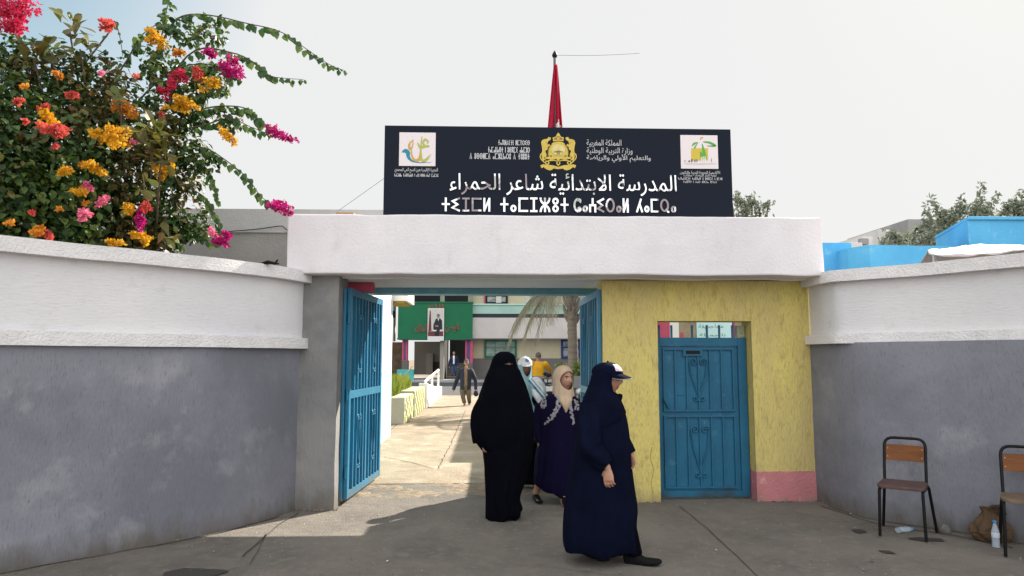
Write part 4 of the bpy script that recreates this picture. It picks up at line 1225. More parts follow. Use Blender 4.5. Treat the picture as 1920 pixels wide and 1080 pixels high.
# right wing
wallx(xg1 - 0.05, 40, 635.5, 672, 0.0, 0.5, m_beigewall, "ground_floor_wall"); wallx(xg1 - 0.05, 40, 672, 714, -0.02, 0.5, m_greydado, "dado")
wallx(xg1 + 0.02, 40, 597, 635, -0.9, 0.5, m_bandwhite, "balcony_band"); wallx(xg1 + 0.02, 40, 590, 596.8, -0.86, 0.5, M("charcoal_stripe", (0.03, 0.035, 0.045), 0.8), "stripe")
wallx(xg1 + 0.02, 40, 574, 589.8, -0.9, 0.5, m_mint, "mint_band"); wallx(xg1 + 0.02, 40, 571.5, 573.8, -0.98, 0.5, M("mint_sill", (0.42, 0.62, 0.52), 0.8), "mint_ledge")
wallx(xg1 - 0.05, 40, 490, 571, 0.0, 0.5, m_beigewall, "upper_wall")
# left wing
wallx(-30, xg0 + 0.02, 597, 640, -0.6, 0.5, m_bandwhite, "balcony_band"); wallx(-30, xg0 + 0.02, 585, 596.8, -0.58, 0.5, m_dark, "stripe"); wallx(-30, xg0 + 0.02, 570, 584.8, -0.6, 0.5, M("steel_blue_paint", (0.12, 0.25, 0.33), 0.8), "blue_band")
wallx(-30, xg0 + 0.02, 490, 569.8, 0.0, 0.5, m_beigewall, "upper_wall")
wallx(-30, bx(760, 761, 0, 1, YB)[0], 640.2, 714, 2.6, 3.0, M("mottled_mural_paint", (0.07, 0.06, 0.05), 0.9, col2=(0.20, 0.13, 0.08), scale=1.6), "recess_wall")
# green board (hollow stair front) and poster
gbd = slab(750, 887, 570, 637, -1.3, 0.6, m_greenpanel, "green_board")
slab(749, 888, 568.5, 570.5, -1.35, 0.6, m_greenframe, "board_edge", gbd); slab(749, 888, 635, 637.5, -1.35, 0.6, m_greenframe, "board_edge", gbd)
def wy(dy): return YB + dy
a = MB(); yy = wy(-1.36)
put_text(a, shape_ar("الوطن"), bx(834, 861, 606, 623, yy), yy, 0.03); put_text(a, shape_ar("الملك"), bx(778, 802, 607, 623, yy), yy, 0.03); put_text(a, shape_ar("الله"), bx(803, 832, 569.5, 579, yy), yy, 0.03)
a.build("red_brown_lettering", M("faded_red_lettering", (0.17, 0.085, 0.06), 0.8), gbd)
tp_ = thing("portrait_poster", "tall poster of a seated man in dark suit on the green board", "poster", tuple(P(818, 638, wy(-1.40))))
yy = wy(-1.42)
pxy = lambda x, y: (lambda p: (p.x, p.z))(P(780 + x * 0.07407, 570 + y * 0.07407, yy))
def pp_(pts, mat, nm, lay, par=None):
    q = [pxy(*p) for p in pts]
    ar = sum(q[i][0] * q[(i + 1) % len(q)][1] - q[(i + 1) % len(q)][0] * q[i][1] for i in range(len(q)))
    if ar < 0: q = q[::-1]
    b = MB(); b.add([(p[0], yy - 0.004 * lay, p[1]) for p in q], [tuple(range(len(q)))])
    return b.build(nm, mat, par or tp_)
b = MB(); c0, c1 = pxy(290, 930), pxy(712, 108); b.box(c0[0], c1[0], yy + 0.001, yy + 0.03, c0[1], c1[1]); sheet = b.build("sheet", M("poster_white", (0.62, 0.62, 0.63), 0.6), tp_)
mpale = M("poster_pale", (0.42, 0.43, 0.42), 0.6, col2=(0.52, 0.51, 0.48), scale=6); mred = M("poster_red", (0.16, 0.03, 0.045), 0.6, col2=(0.10, 0.03, 0.035), scale=6); msuit = M("poster_suit", (0.015, 0.018, 0.026), 0.6)
pp_([(310, 130), (695, 130), (690, 690), (305, 690)], mpale, "backdrop", 1); pp_([(305, 690), (690, 690), (688, 815), (300, 815)], mred, "carpet", 1)
pp_([(350, 170), (375, 180), (392, 680), (315, 690), (330, 400)], mred, "printed_flag", 2)
pp_([(500, 380), (560, 350), (620, 370), (660, 420), (665, 640), (590, 690), (580, 815), (470, 815), (480, 690), (440, 640), (440, 520), (480, 430)], msuit, "printed_suit", 2)
pp_([(530, 275), (565, 262), (600, 280), (602, 320), (580, 355), (555, 358), (532, 325)], M("poster_skin", (0.26, 0.17, 0.13), 0.6), "printed_face", 3)
pp_([(528, 300), (530, 268), (565, 255), (600, 268), (604, 300), (590, 285), (545, 283)], msuit, "printed_hair", 4)
pp_([(545, 360), (590, 360), (565, 440)], M("poster_shirt", (0.6, 0.6, 0.62), 0.6), "printed_shirt", 4)
pp_([(470, 530), (560, 545), (575, 575), (500, 580)], M("poster_skin"  , (0.26, 0.17, 0.13), 0.6), "printed_hands", 4)
pp_([(440, 655), (520, 660), (520, 690), (430, 690)], M("poster_shirt", (0.6, 0.6, 0.62), 0.6), "printed_cushion", 4); pp_([(610, 650), (680, 655), (680, 690), (600, 690)], MATS["poster_shirt"], "printed_cushion", 4)
# porch under the board
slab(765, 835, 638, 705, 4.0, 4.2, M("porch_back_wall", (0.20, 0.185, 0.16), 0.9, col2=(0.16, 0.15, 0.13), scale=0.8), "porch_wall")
slab(803, 828, 679, 705, 3.93, 3.99, M("brown_door_paint", (0.05, 0.03, 0.025), 0.7), "porch_door")
slab(790, 804, 662, 705, 3.6, 3.99, M("porch_side_wall", (0.26, 0.235, 0.2), 0.9), "porch_buttress")
slab(826, 834, 637.6, 714, -0.9, -0.5, M("pale_column_paint", (0.26, 0.245, 0.22), 0.9), "column")
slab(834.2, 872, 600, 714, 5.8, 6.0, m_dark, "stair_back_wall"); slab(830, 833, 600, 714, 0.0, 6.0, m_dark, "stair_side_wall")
for k in range(8):
    q = MB(); b = bx(836, 872, 700, 705, YB); q.box(b[0], b[1], YB + 0.35 * k, YB + 0.35 * (k + 1) - 0.002, -0.01, 0.15 * (k + 1)); q.build("stair_step", m_greydado, t, bevel=0.01)
cs = slab(873, 887, 637.6, 680, -1.0, -0.02, m_pinkwall, "pink_column"); slab(876, 882, 638, 679, -1.02, -1.002, M("plum_paint", (0.10, 0.06, 0.16), 0.85), "plum_stripe", cs)
slab(873, 887, 680, 714, -1.02, -0.02, m_greydado, "column_base")
cs = slab(757, 767, 637.6, 676, -1.0, -0.4, m_pinkwall, "pink_column"); slab(760, 764, 638, 675, -1.02, -1.002, MATS["plum_paint"], "plum_stripe", cs); slab(756, 768, 676, 714, -1.02, -0.4, m_greydado, "column_base")
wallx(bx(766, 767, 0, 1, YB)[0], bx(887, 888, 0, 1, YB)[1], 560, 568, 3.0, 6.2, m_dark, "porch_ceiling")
# upper storey windows above the board
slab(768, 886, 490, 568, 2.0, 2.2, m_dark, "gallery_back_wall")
for (u0, u1) in ((764, 773), (826, 834), (878, 886)): slab(u0, u1, 490, 568.4, -0.4, -0.1, M("green_grey_post", (0.20, 0.23, 0.17), 0.85), "gallery_post")
def window(u0, u1, v0, v1, frame, nm="window", bars=True, cols=3, y=0.0):
    b = bx(u0, u1, v0, v1, YB)
    q = MB(); w = 0.14
    q.box(b[0], b[0] + w, YB - 0.12, YB - 0.021, b[2], b[3]); q.box(b[1] - w, b[1], YB - 0.12, YB - 0.021, b[2], b[3])
    q.box(b[0] + w, b[1] - w, YB - 0.119, YB - 0.021, b[3] - w, b[3]); q.box(b[0] + w, b[1] - w, YB - 0.119, YB - 0.021, b[2], b[2] + w)
    f = q.build(nm, frame, t)
    q = MB(); q.box(b[0] + w, b[1] - w, YB - 0.05, YB - 0.021, b[2] + w, b[3] - w); q.build("pane", m_glass, f)
    q = MB()
    for k in range(1, cols):
        x = b[0] + (b[1] - b[0]) * k / cols
        q.box(x - 0.05, x + 0.05, YB - 0.10, YB - 0.051, b[2] + w, b[3] - w)
    q.box(b[0] + w, b[1] - w, YB - 0.098, YB - 0.052, b[3] - 0.62, b[3] - 0.52)
    q.build("mullion", frame, f)
    if bars:
        q = MB(); n = 26
        for k in range(1, n):
            x = b[0] + w + (b[1] - b[0] - 2 * w) * k / n
            q.tube([(x, YB - 0.14, b[2] + w), (x, YB - 0.14, b[3] - w)], 0.013, 5)
        for zz in (0.3, 0.7): q.tube([(b[0] + w, YB - 0.14, b[2] + (b[3] - b[2]) * zz), (b[1] - w, YB - 0.14, b[2] + (b[3] - b[2]) * zz)], 0.013, 5)
        q.build("window_grille", M("grille_pale", (0.30, 0.42, 0.38), 0.6), f)
    return f
window(908, 969, 637, 671, m_greenframe)
window(1052, 1088, 636.5, 672, M("navy_door_paint", (0.012, 0.02, 0.12), 0.6), "blue_shutter", False, 2)
f = window(910, 952, 540, 570, m_dark, "upper_window", False, 2); slab(907.5, 910, 540, 570.5, -0.1, -0.002, m_pinkwall, "red_reveal"); slab(930, 940, 556, 568, -0.16, -0.125, m_bandwhite, "paper_notice", f)
slab(985, 1300, 545, 569, -0.02, -0.002, M("pale_glazing", (0.42, 0.43, 0.42), 0.7, col2=(0.2, 0.2, 0.2), scale=2), "upper_glazing")
q = MB(); q.box(-30, 40, YB - 3.0, YB + 6.3, -0.02, 0.10); struct(q.build("building_kerb", M("pale_kerb", (0.32, 0.32, 0.32), 0.9)))
gt = "turquoise planters at the school front"
for (u0, u1, lab) in ((744, 775, "turquoise flower box at the porch, left of the stairs"), (868, 882, "turquoise flower box at the foot of the pink column")):
    b = bx(u0, u1, 693, 701, YB - 2.2)
    tq = thing("flower_box", lab, "planter", ((b[0] + b[1]) / 2, YB - 2.2, 0.1), gt)
    q = MB(); q.box(b[0], b[1], YB - 2.2, YB - 1.7, 0.101, b[3]); q.build("trough", m_turq, tq, bevel=0.02)
    q = MB(); q.box(b[0] + 0.06, b[1] - 0.06, YB - 2.14, YB - 1.76, b[3] - 0.001, b[3] + 0.02); q.build("soil", m_earth, tq)

# ------------------------------------------------------------------ planters and rail along the path
gp = "painted planter blocks along the path"
def leaf_strip(mb, base, tip, w, bend):
    base, tip = Vector(base), Vector(tip)
    d = tip - base
    sd = d.cross(Vector((0, 1, 0.3)))
    if sd.length < 1e-6: sd = Vector((1, 0, 0))
    sd.normalize()
    mid = base + d * 0.55 + Vector((0, 0, bend))
    mb.add([base - sd * w * .5, base + sd * w * .5, mid + sd * w * .45, mid - sd * w * .45, tip], [(0, 1, 2, 3), (3, 2, 4)])
def planter(label, x0, x1, y0, y1, h, tint):
    tt = thing("planter", label, "planter", ((x0 + x1) / 2, (y0 + y1) / 2, 0), gp)
    a = MB(); a.box(x0, x1, y0, y1, 0, h); a.build("wall", tint, tt, bevel=0.025)
    a = MB()
    ny = int((y1 - y0) / 0.33)
    for r_ in range(4):
        for k in range(ny):
            if (k + r_) % 2: continue
            ya = y0 + 0.1 + (y1 - y0 - 0.2) * k / ny
            a.box(x1 + 0.0005, x1 + 0.02, ya, ya + 0.30, 0.04 + r_ * h * 0.24, 0.02 + (r_ + 1) * h * 0.24)
    a.build("painted_brick", m_lime, tt)
    return tt
m_plblock = M("planter_white", (0.52, 0.52, 0.43), 0.9, col2=(0.42, 0.44, 0.33), scale=1.6)
planter("nearest painted planter block with yellow brick pattern beside the path", -3.6, -2.05, 17.4, 19.4, 0.66, m_plblock)
planter("second painted planter block, olive and yellow, before the white rail", -3.6, -2.02, 19.55, 22.6, 0.72, m_olive)
a = MB()
for i in range(2600):
    x, y = random.uniform(-4.2, -2.4), random.uniform(17.7, 22.2)
    h = random.uniform(0.2, 0.55)
    leaf_strip(a, (x, y, 0.62), (x + random.uniform(-.2, .2), y + random.uniform(-.2, .2), 0.66 + h), 0.03, 0.05)
stuff(a.build("grass", m_grass))
t = thing("low_wall", "low white wall with open sloping white rail at the end of the planters", "wall", (-1.95, 25, 0))
a = MB(); a.prism([(22.7, 0), (30.0, 0), (30.0, 0.42), (26.5, 0.55), (22.7, 0.82)], 'x', -2.22, -1.95); a.build("wall", m_sunwall, t, bevel=0.02)
a = MB()
a.tube([(-2.08, 23.5, 0.86), (-2.08, 29.6, 1.12)], 0.045, 8); a.build("top_rail", m_sunwall, t, True)
for y, zz in ((23.55, 0.75), (26.2, 0.5), (29.55, 0.4)):
    a = MB(); a.tube([(-2.08, y, zz), (-2.08, y, 0.86 + (y - 23.5) * 0.0426)], 0.045, 8); a.build("post", m_sunwall, t, True)
t = thing("bare_plant", "leafless pale dry plant standing in the planter by the porch", "plant", (-4.6, 26, 0.3))
a = MB()
for k in range(6):
    b0 = P(757 + random.uniform(-4, 4), 722, 26); b1 = P(757 + random.uniform(-10, 10), 702 + random.uniform(-6, 4), 26)
    a.tube([b0, b0.lerp(b1, .5) + Vector((random.uniform(-.05, .05), 0, 0)), b1], [0.02, 0.015, 0.01], 5)
a.tube([P(757, 704, 26), P(768, 693, 26), P(774, 686, 26)], [0.018, 0.018, 0.022], 5)
a.tube([P(757, 735, 26), P(757, 720, 26)], [0.03, 0.02], 6)
a.build("stem", M("dry_stem", (0.42, 0.36, 0.28), 0.9), t)

# ------------------------------------------------------------------ palm beside the path
t = thing("palm_tree", "palm with grey ringed trunk and drooping dry fronds right of the path", "palm", (2.72, 22, 0))
a = MB(); pts = []; rs = []
for k in range(60):
    z = 4.0 * k / 59
    pts.append((2.72 - 0.08 * (z / 4) ** 2, 22, z)); rs.append(0.170 - 0.03 * z / 4 + (0.012 if k % 3 == 0 else 0))
a.tube(pts, rs, 16); a.build("trunk", m_palmtrunk, t, True)
a = MB()
for k in range(22):                     # old leaf bases
    an = k * 2.4; z = 2.75 + 0.06 * k
    c = Vector((2.67 + 0.13 * math.cos(an), 22 + 0.13 * math.sin(an), z))
    a.tube([c, c + Vector((0.10 * math.cos(an), 0.10 * math.sin(an), 0.16)), c + Vector((0.15 * math.cos(an), 0.15 * math.sin(an), 0.34))], [0.07, 0.055, 0.03], 6)
a.build("leaf_base", m_palmtrunk, t, True)
def frond(an, L, rise, droop, rr):
    a = MB(); base = Vector((2.64 + 0.1 * math.cos(an), 22 + 0.1 * math.sin(an), 3.85))
    spine = []
    for i in range(26):
        u = i / 25
        spine.append(base + Vector((math.cos(an) * L * u * (1 - 0.15 * u), math.sin(an) * L * u * (1 - 0.15 * u), rise * u - droop * u * u)))
    a.tube(spine, [0.028 * (1 - 0.85 * i / 25) for i in range(26)], 5)
    for i in range(2, 26):
        for rep in range(3):
            for sgn in (-1, 1):
                p = spine[i].lerp(spine[min(i + 1, 25)], rep / 3 + rr.uniform(-.1, .1))
                d = (spine[min(i + 1, 25)] - spine[i - 1]).normalized()
                side = d.cross(Vector((0, 0, 1))).normalized() * sgn
                ln = 0.62 * math.sin(math.pi * (0.12 + 0.83 * i / 25)) * rr.uniform(.75, 1.1)
                tip = p + (side * (0.5 + rr.uniform(-.2, .2)) + d * (0.6 + rr.uniform(-.2, .2)) + Vector((rr.uniform(-.15, .15), 0, -0.7 + rr.uniform(-.3, .3)))) * ln
                leaf_strip(a, p, tip, 0.0095, 0.05)
    a.build("frond", m_frond, t)
rr = random.Random(3)
for k, (an, L, rise, dr) in enumerate([(180, 2.2, 0.9, 2.6), (200, 2.4, 0.7, 2.7), (160, 2.3, 0.8, 2.3), (225, 2.0, 1.1, 2.9), (140, 2.1, 1.0, 2.6), (185, 1.7, 0.5, 2.2), (250, 1.9, 1.2, 2.4), (290, 1.8, 1.2, 2.4), (330, 2.0, 1.1, 2.3), (0, 2.2, 1.0, 2.4), (40, 2.0, 1.2, 2.2), (80, 1.9, 1.4, 2.2), (110, 2.0, 1.3, 2.4), (210, 2.2, 1.8, 1.5), (170, 2.4, 1.9, 1.4), (20, 2.2, 1.9, 1.4), (310, 2.2, 1.9, 1.5)]):
    frond(R(an + rr.uniform(-6, 6)), L, rise, dr, rr)

# ------------------------------------------------------------------ leaves
def leaf_shape(mb, p, d, nrm, L, W, fold=0.15):
    """pointed leaf with a folded midrib; d = axis, nrm = upper side"""
    side = d.cross(nrm).normalized()
    up_ = side.cross(d).normalized()
    a_ = p
    m1, m2 = p + d * L * 0.35, p + d * L * 0.7
    tip = p + d * L - up_ * L * 0.12
    f1 = up_ * W * fold
    mb.add([a_, m1 + side * W * .5 + f1, m2 + side * W * .36 + f1 * .6, tip, m2 - side * W * .36 + f1 * .6, m1 - side * W * .5 + f1, m1, m2],
           [(0, 6, 5), (0, 1, 6), (6, 1, 2, 7), (5, 6, 7, 4), (7, 2, 3), (4, 7, 3)])
def broad_leaf(mb, p, d, nrm, L, W):
    side = d.cross(nrm).normalized(); up_ = side.cross(d).normalized()
    prof = [(0.0, 0.03), (0.25, 0.16), (0.5, 0.36), (0.72, 0.5), (0.9, 0.36), (1.0, 0.04)]
    vs = []
    for u, w in prof:
        c = p + d * L * u - up_ * L * 0.22 * u * u
        vs += [c + side * W * w + up_ * W * .16 * w, c, c - side * W * w + up_ * W * .16 * w]
    fs = []
    for i in range(5):
        a_ = i * 3
        fs += [(a_, a_ + 1, a_ + 4, a_ + 3), (a_ + 1, a_ + 2, a_ + 5, a_ + 4)]
    mb.add(vs, fs)
def rnd_dir(rr):
    while True:
        v = Vector((rr.uniform(-1, 1), rr.uniform(-1, 1), rr.uniform(-1, 1)))
        if 0.05 < v.length < 1: return v.normalized()
def leafy_branch(mb, pts, rr, n, L, hang=0.6):
    pts = [Vector(p) for p in pts]
    k = catmull([tuple(p) for p in pts], n)
    for i, q in enumerate(k):
        q = Vector(q); d = (Vector(k[min(i + 1, n - 1)]) - Vector(k[max(i - 1, 0)])).normalized()
        for s_ in range(2):
            dr = (rnd_dir(rr) * 0.55 + Vector((0, 0, -hang * 1.3)) + d * 0.35).normalized()
            sz = L * rr.uniform(.7, 1.15) * (1.0 if i < n * 0.8 else 1.0 - 0.6 * (i - n * 0.8) / (n * 0.2))
            leaf_shape(mb, q + dr * 0.012, dr, (rnd_dir(rr) * 0.6 + Vector((0.2, -1.0, 0.3))).normalized(), sz, sz * 0.8)
def flower_cluster(mat, u, v, Y, ru, rv, parent, rr, n=None, tilt=0.0):
    sc = Y / F_PX
    c = P(u, v, Y); rx, rz = ru * sc, rv * sc
    n = n or int(30 + ru * rv * 0.15)
    a = MB()
    subs = [rnd_dir(rr) * rr.uniform(0.25, 0.95) for _ in range(5 + int(ru * rv / 130))]
    for i in range(n):
        q = subs[i % len(subs)] * 0.85 + rnd_dir(rr) * 0.42 * rr.random() ** 0.4
        x, z = q.x * rx, q.z * rz
        x, z = x * math.cos(tilt) + z * math.sin(tilt), z * math.cos(tilt) - x * math.sin(tilt)
        p = c + Vector((x, q.y * min(rx, 0.12), z))
        ax = (q * 0.6 + Vector((0.15, -0.7, 0.2)) + rnd_dir(rr) * 0.7).normalized()
        s0 = ax.cross(Vector((0, 0, 1)))
        s0 = s0.normalized() if s0.length > 1e-3 else Vector((1, 0, 0))
        s1 = ax.cross(s0)
        sz = rr.uniform(0.020, 0.036)
        for k in range(3):
            an = k * 2.094 + i
            r_ = s0 * math.cos(an) + s1 * math.sin(an)
            dd = (r_ * 0.85 + ax * 0.55).normalized()
            tt_ = ax.cross(r_)
            a.add([p, p + dd * sz * .6 + tt_ * sz * .48, p + dd * sz * 1.15, p + dd * sz * .6 - tt_ * sz * .48], [(0, 1, 2, 3)])
    return a.build("flower_cluster", mat, parent)

rr = random.Random(11)
bt = thing("bougainvillea", "large bougainvillea with magenta, yellow and coral flowers arching over the left wall", "shrub", tuple(P(120, 470, 7.6) - Vector((0, 0, P(120, 470, 7.6).z))))
CL = [  # u, v, Y, radius in px
 (-60, 180, 6.9, 110), (20, 210, 6.8, 95), (60, 330, 6.7, 120), (-40, 340, 6.5, 120), (150, 290, 7.0, 120), (20, 430, 6.6, 90), (150, 400, 7.0, 100), (230, 230, 7.3, 85), (250, 330, 7.3, 95),
 (300, 270, 7.4, 60), (260, 410, 7.4, 75), (320, 400, 7.5, 55), (170, 170, 7.3, 80), (90, 140, 7.1, 70), (120, 230, 7.0, 90), (330, 200, 7.5, 55), (300, 120, 7.6, 45), (350, 330, 7.6, 38), (290, 445, 7.5, 45), (120, 455, 6.9, 70),
 (210, 450, 7.2, 60), (-110, 300, 6.4, 150), (-110, 430, 6.3, 120), (40, 110, 7.0, 45), (355, 160, 7.6, 38), (385, 140, 7.6, 28), (370, 215, 7.6, 28), (340, 435, 7.6, 30)]
m_leafo = M("bougainvillea_olive_leaf", (0.1, 0.1, 0.03), 0.5, spec=0.35, trans=0.3,
            island=[(0.0, (0.030, 0.036, 0.010)), (0.4, (0.075, 0.075, 0.016)), (0.75, (0.12, 0.095, 0.022)), (1.0, (0.16, 0.07, 0.025))])
m_leafb = M("bougainvillea_fresh_leaf", (0.1, 0.1, 0.03), 0.45, spec=0.4, trans=0.3,
            island=[(0.0, (0.022, 0.055, 0.012)), (0.5, (0.055, 0.115, 0.02)), (0.85, (0.11, 0.17, 0.028)), (1.0, (0.17, 0.18, 0.04))])
fol = MB()
CL += [(395, 60, 7.5, 30), (410, 150, 7.5, 30), (430, 222, 7.45, 24), (360, 285, 7.5, 34), (350, 60, 7.6, 28), (390, 300, 7.45, 22), (370, 420, 7.5, 26)]
for (u, v, Y, r) in CL:
    sc = Y / F_PX
    c = P(u, v, Y); rad = r * sc
    n = int(980 * (r / 100) ** 1.85)
    for i in range(n):
        q = rnd_dir(rr) * (rr.random() ** 0.30)
        w = 1 + 0.35 * noise.noise((c.x * 3 + q.x * 2.2, c.y + q.y * 2.2, c.z + q.z * 2.2))
        p = c + Vector((q.x * rad, q.y * rad * 0.85, q.z * rad)) * w
        if p.z < 2.2: continue
        k_ = noise.noise((p.x * 1.9 + 4, p.y * 1.9, p.z * 1.9)) + rr.uniform(-.12, .12)
        fol.m = 1 if k_ > 0.23 else 2 if k_ < -0.14 else 0
        d = (q * 0.55 + rnd_dir(rr) * 0.75 + Vector((0, 0, -0.5))).normalized()
        L = rr.uniform(0.055, 0.095)
        leaf_shape(fol, p, d, (q + Vector((0.2, -0.2, 0.8)) + rnd_dir(rr) * 0.5).normalized(), L, L * 0.68)
fol.build("foliage", [m_leaf, m_leafo, m_leafb], bt)
br = MB()
base = P(140, 470, 7.5); base.z = 0
for (u, v, Y) in [(60, 330, 6.9), (230, 240, 7.3), (330, 200, 7.5), (170, 170, 7.3), (320, 400, 7.5), (-60, 250, 6.9)]:
    e = P(u, v, Y)
    br.tube(catmull([tuple(base), tuple(base + Vector((rr.uniform(-.1, .1), 0, 1.4))), tuple(base.lerp(e, 0.55) + Vector((0, 0.35, 0.5))), tuple(e + Vector((0, 0.2, 0)))], 14), [0.05 - 0.003 * i for i in range(14)], 7)
br.build("stem", m_bark, bt)
def arching(pix, Y0, Y1, n, L, hang=0.6):
    m_ = len(pix)
    pts = [P(p[0], p[1], Y0 + (Y1 - Y0) * i / (m_ - 1)) for i, p in enumerate(pix)]
    a = MB(); k = catmull([tuple(p) for p in pts], 24)
    a.tube(k, [0.011 - 0.0085 * i / 23 for i in range(24)], 6)
    o = a.build("arching_branch", m_bark, bt)
    b = MB(); leafy_branch(b, pts, rr, n, L, hang); b.build("branch_foliage", m_leaf2, o)
arching([(280, 140), (319, 50), (352, 28), (403, 30), (463, 44), (523, 58), (569, 88), (616, 120), (648, 133)], 7.6, 7.2, 35, 0.097)
arching([(290, 190), (361, 97), (435, 99), (481, 120), (509, 143), (569, 149)], 7.6, 7.3, 28, 0.101)
arching([(300, 240), (370, 208), (417, 199), (463, 204), (491, 231), (523, 250)], 7.5, 7.3, 26, 0.097)
arching([(310, 250), (380, 235), (430, 222), (470, 238), (505, 252)], 7.5, 7.3, 16, 0.092)
arching([(290, 270), (324, 268), (384, 278), (417, 296), (463, 333), (491, 370), (520, 387)], 7.5, 7.3, 28, 0.089)
arching([(300, 330), (333, 343), (384, 370), (403, 405), (417, 442)], 7.5, 7.4, 22, 0.084, 0.8)
arching([(310, 300), (360, 296), (392, 322), (404, 352), (410, 380)], 7.5, 7.4, 16, 0.084, 0.8)
arching([(300, 430), (340, 428), (365, 440), (395, 452), (410, 450)], 7.5, 7.4, 14, 0.081)
arching([(280, 140), (305, 60), (312, 20), (325, -25)], 7.6, 7.6, 21, 0.095)
arching([(250, 200), (310, 140), (370, 120), (420, 128), (450, 150)], 7.6, 7.3, 22, 0.101)
arching([(260, 260), (320, 215), (370, 180), (400, 170)], 7.5, 7.4, 19, 0.101)
arching([(200, 170), (240, 110), (262, 70), (300, 45), (340, 60)], 7.5, 7.5, 21, 0.101)
arching([(150, 130), (205, 60), (215, 40), (225, 70), (230, 105)], 7.4, 7.3, 10, 0.054)
for (m_, u, v, Y, ru, rv, ti) in [
    (m_fmag, 428, 128, 7.15, 38, 22, 0.55), (m_fmag, 522, 252, 7.2, 34, 14, 0.35), (m_fmag, 527, 389, 7.2, 30, 13, 0.25), (m_fmag, 412, 452, 7.25, 18, 15, 0.3), (m_fmag, 398, 103, 7.2, 14, 10, 0.3), (m_fmag, 425, 440, 7.25, 10, 8, 0),
    (m_fmag, 266, 412, 6.75, 11, 20, 0), (m_fpink, 156, 404, 6.25, 11, 11, 0), (m_fpink, 195, 378, 6.5, 13, 9, 0), (m_fpink, 401, 436, 7.2, 8, 9, 0), (m_fpink, 165, 352, 6.4, 10, 10, 0),
    (m_fred, 22, 20, 6.3, 50, 34, -0.3), (m_fred, 20, 50, 6.3, 24, 16, 0), (m_fred, 332, 145, 7.2, 16, 22, 0), (m_fcor, 372, 140, 7.2, 12, 20, 0), (m_fred, 305, 172, 7.2, 16, 8, 0.5),
    (m_fcor, 106, 246, 5.85, 27, 15, 0.15), (m_fcor, 80, 205, 5.85, 10, 10, 0), (m_fcor, 200, 45, 7.0, 24, 12, 0.4), (m_fcor, 272, 388, 6.8, 13, 14, 0), (m_fcor, 88, 440, 6.1, 10, 8, 0), (m_fcor, 38, 190, 6.0, 7, 6, 0),
    (m_fyel, 292, 73, 7.2, 28, 16, 0.2), (m_fyel, 337, 197, 7.2, 32, 19, -0.1), (m_fyel, 392, 163, 7.2, 22, 15, -0.3), (m_fyel, 213, 258, 6.3, 42, 22, 0.2), (m_fyel, 92, 217, 5.85, 18, 16, 0.5), (m_fyel, 178, 320, 6.3, 22, 14, 0.2), (m_fyel, 120, 318, 6.1, 14, 11, 0),
    (m_fyel, 305, 318, 7.0, 20, 15, -0.2), (m_fyel, 424, 252, 7.25, 24, 10, 0.8), (m_fora, 235, 202, 6.9, 24, 22, 0), (m_fyel, 265, 446, 6.9, 24, 15, 0), (m_fyel, 216, 456, 6.5, 18, 7, 0), (m_fyel, 150, 362, 6.3, 14, 8, 0), (m_fora, 70, 435, 6.0, 12, 9, 0), (m_fyel, 240, 390, 6.7, 14, 12, 0),
    (m_fora, 105, 140, 6.3, 16, 6, 0.4), (m_fora, 335, 98, 7.2, 16, 5, 0.2), (m_fcor, 135, 180, 6.1, 10, 7, 0)]:
    flower_cluster(m_, u, v, Y, ru * 1.05, rv * 1.05, bt, rr, None, ti)
for k in range(16):
    u, v = rr.uniform(10, 330), rr.uniform(130, 455)
    flower_cluster(rr.choice([m_fora, m_fyel, m_fcor, m_fpink, m_fora]), u, v, 5.75 + 1.25 * max(0, u) / 300, rr.uniform(4, 8), rr.uniform(4, 7), bt, rr, 7)
# broad leaved shrub growing through it
lt_ = thing("broad_leaved_shrub", "shrub with broad olive and bronze leaves growing through the bougainvillea", "shrub", (P(140, 470, 7.2).x, 7.2, 0))
def rosette(u, v, Y, r, n, out):
    c = P(u, v, Y); a = MB(); sc = Y / F_PX * r
    for i in range(n):
        d = (rnd_dir(rr) + Vector(out) * 0.9).normalized()
        L = sc * rr.uniform(0.7, 1.15)
        broad_leaf(a, c + rnd_dir(rr) * sc * 0.4, d, (rnd_dir(rr) * 0.7 + Vector((0, -0.7, 0.6))).normalized(), L * .8, L * 0.42)
    return a
a = MB()
RO = [(130, 55, 7.0, 42, 16, (0, 0, 0.7)), (62, 108, 6.6, 42, 14, (-.2, -.2, .4)), (150, 92, 6.9, 44, 13, (.3, 0, .3)), (285, 262, 6.8, 52, 20, (.1, -.3, .5)), (302, 296, 6.8, 42, 9, (.5, -.2, .1)), (310, 455, 7.0, 34, 10, (.4, -.2, .3)), (225, 190, 6.7, 36, 7, (0, -.4, .2)), (270, 345, 6.7, 34, 6, (.3, -.4, -.1)), (95, 100, 6.7, 38, 10, (0, 0, .5))]
for q in RO:
    b = rosette(*q); a.add(b.v, b.f)
a.build("leaves", m_bigleaf, lt_)
a = MB(); b0 = Vector((P(140, 470, 7.6).x, 7.6, 0))
for q in RO:
    e = P(q[0], q[1], q[2]); a.tube(catmull([tuple(b0), tuple(b0 + Vector((0, 0, 1.5))), tuple(b0.lerp(e, .6) + Vector((0, 0.5, .3))), tuple(e)], 12), [0.026 - 0.0016 * i for i in range(12)], 6)
a.build("stem", m_bark, lt_)

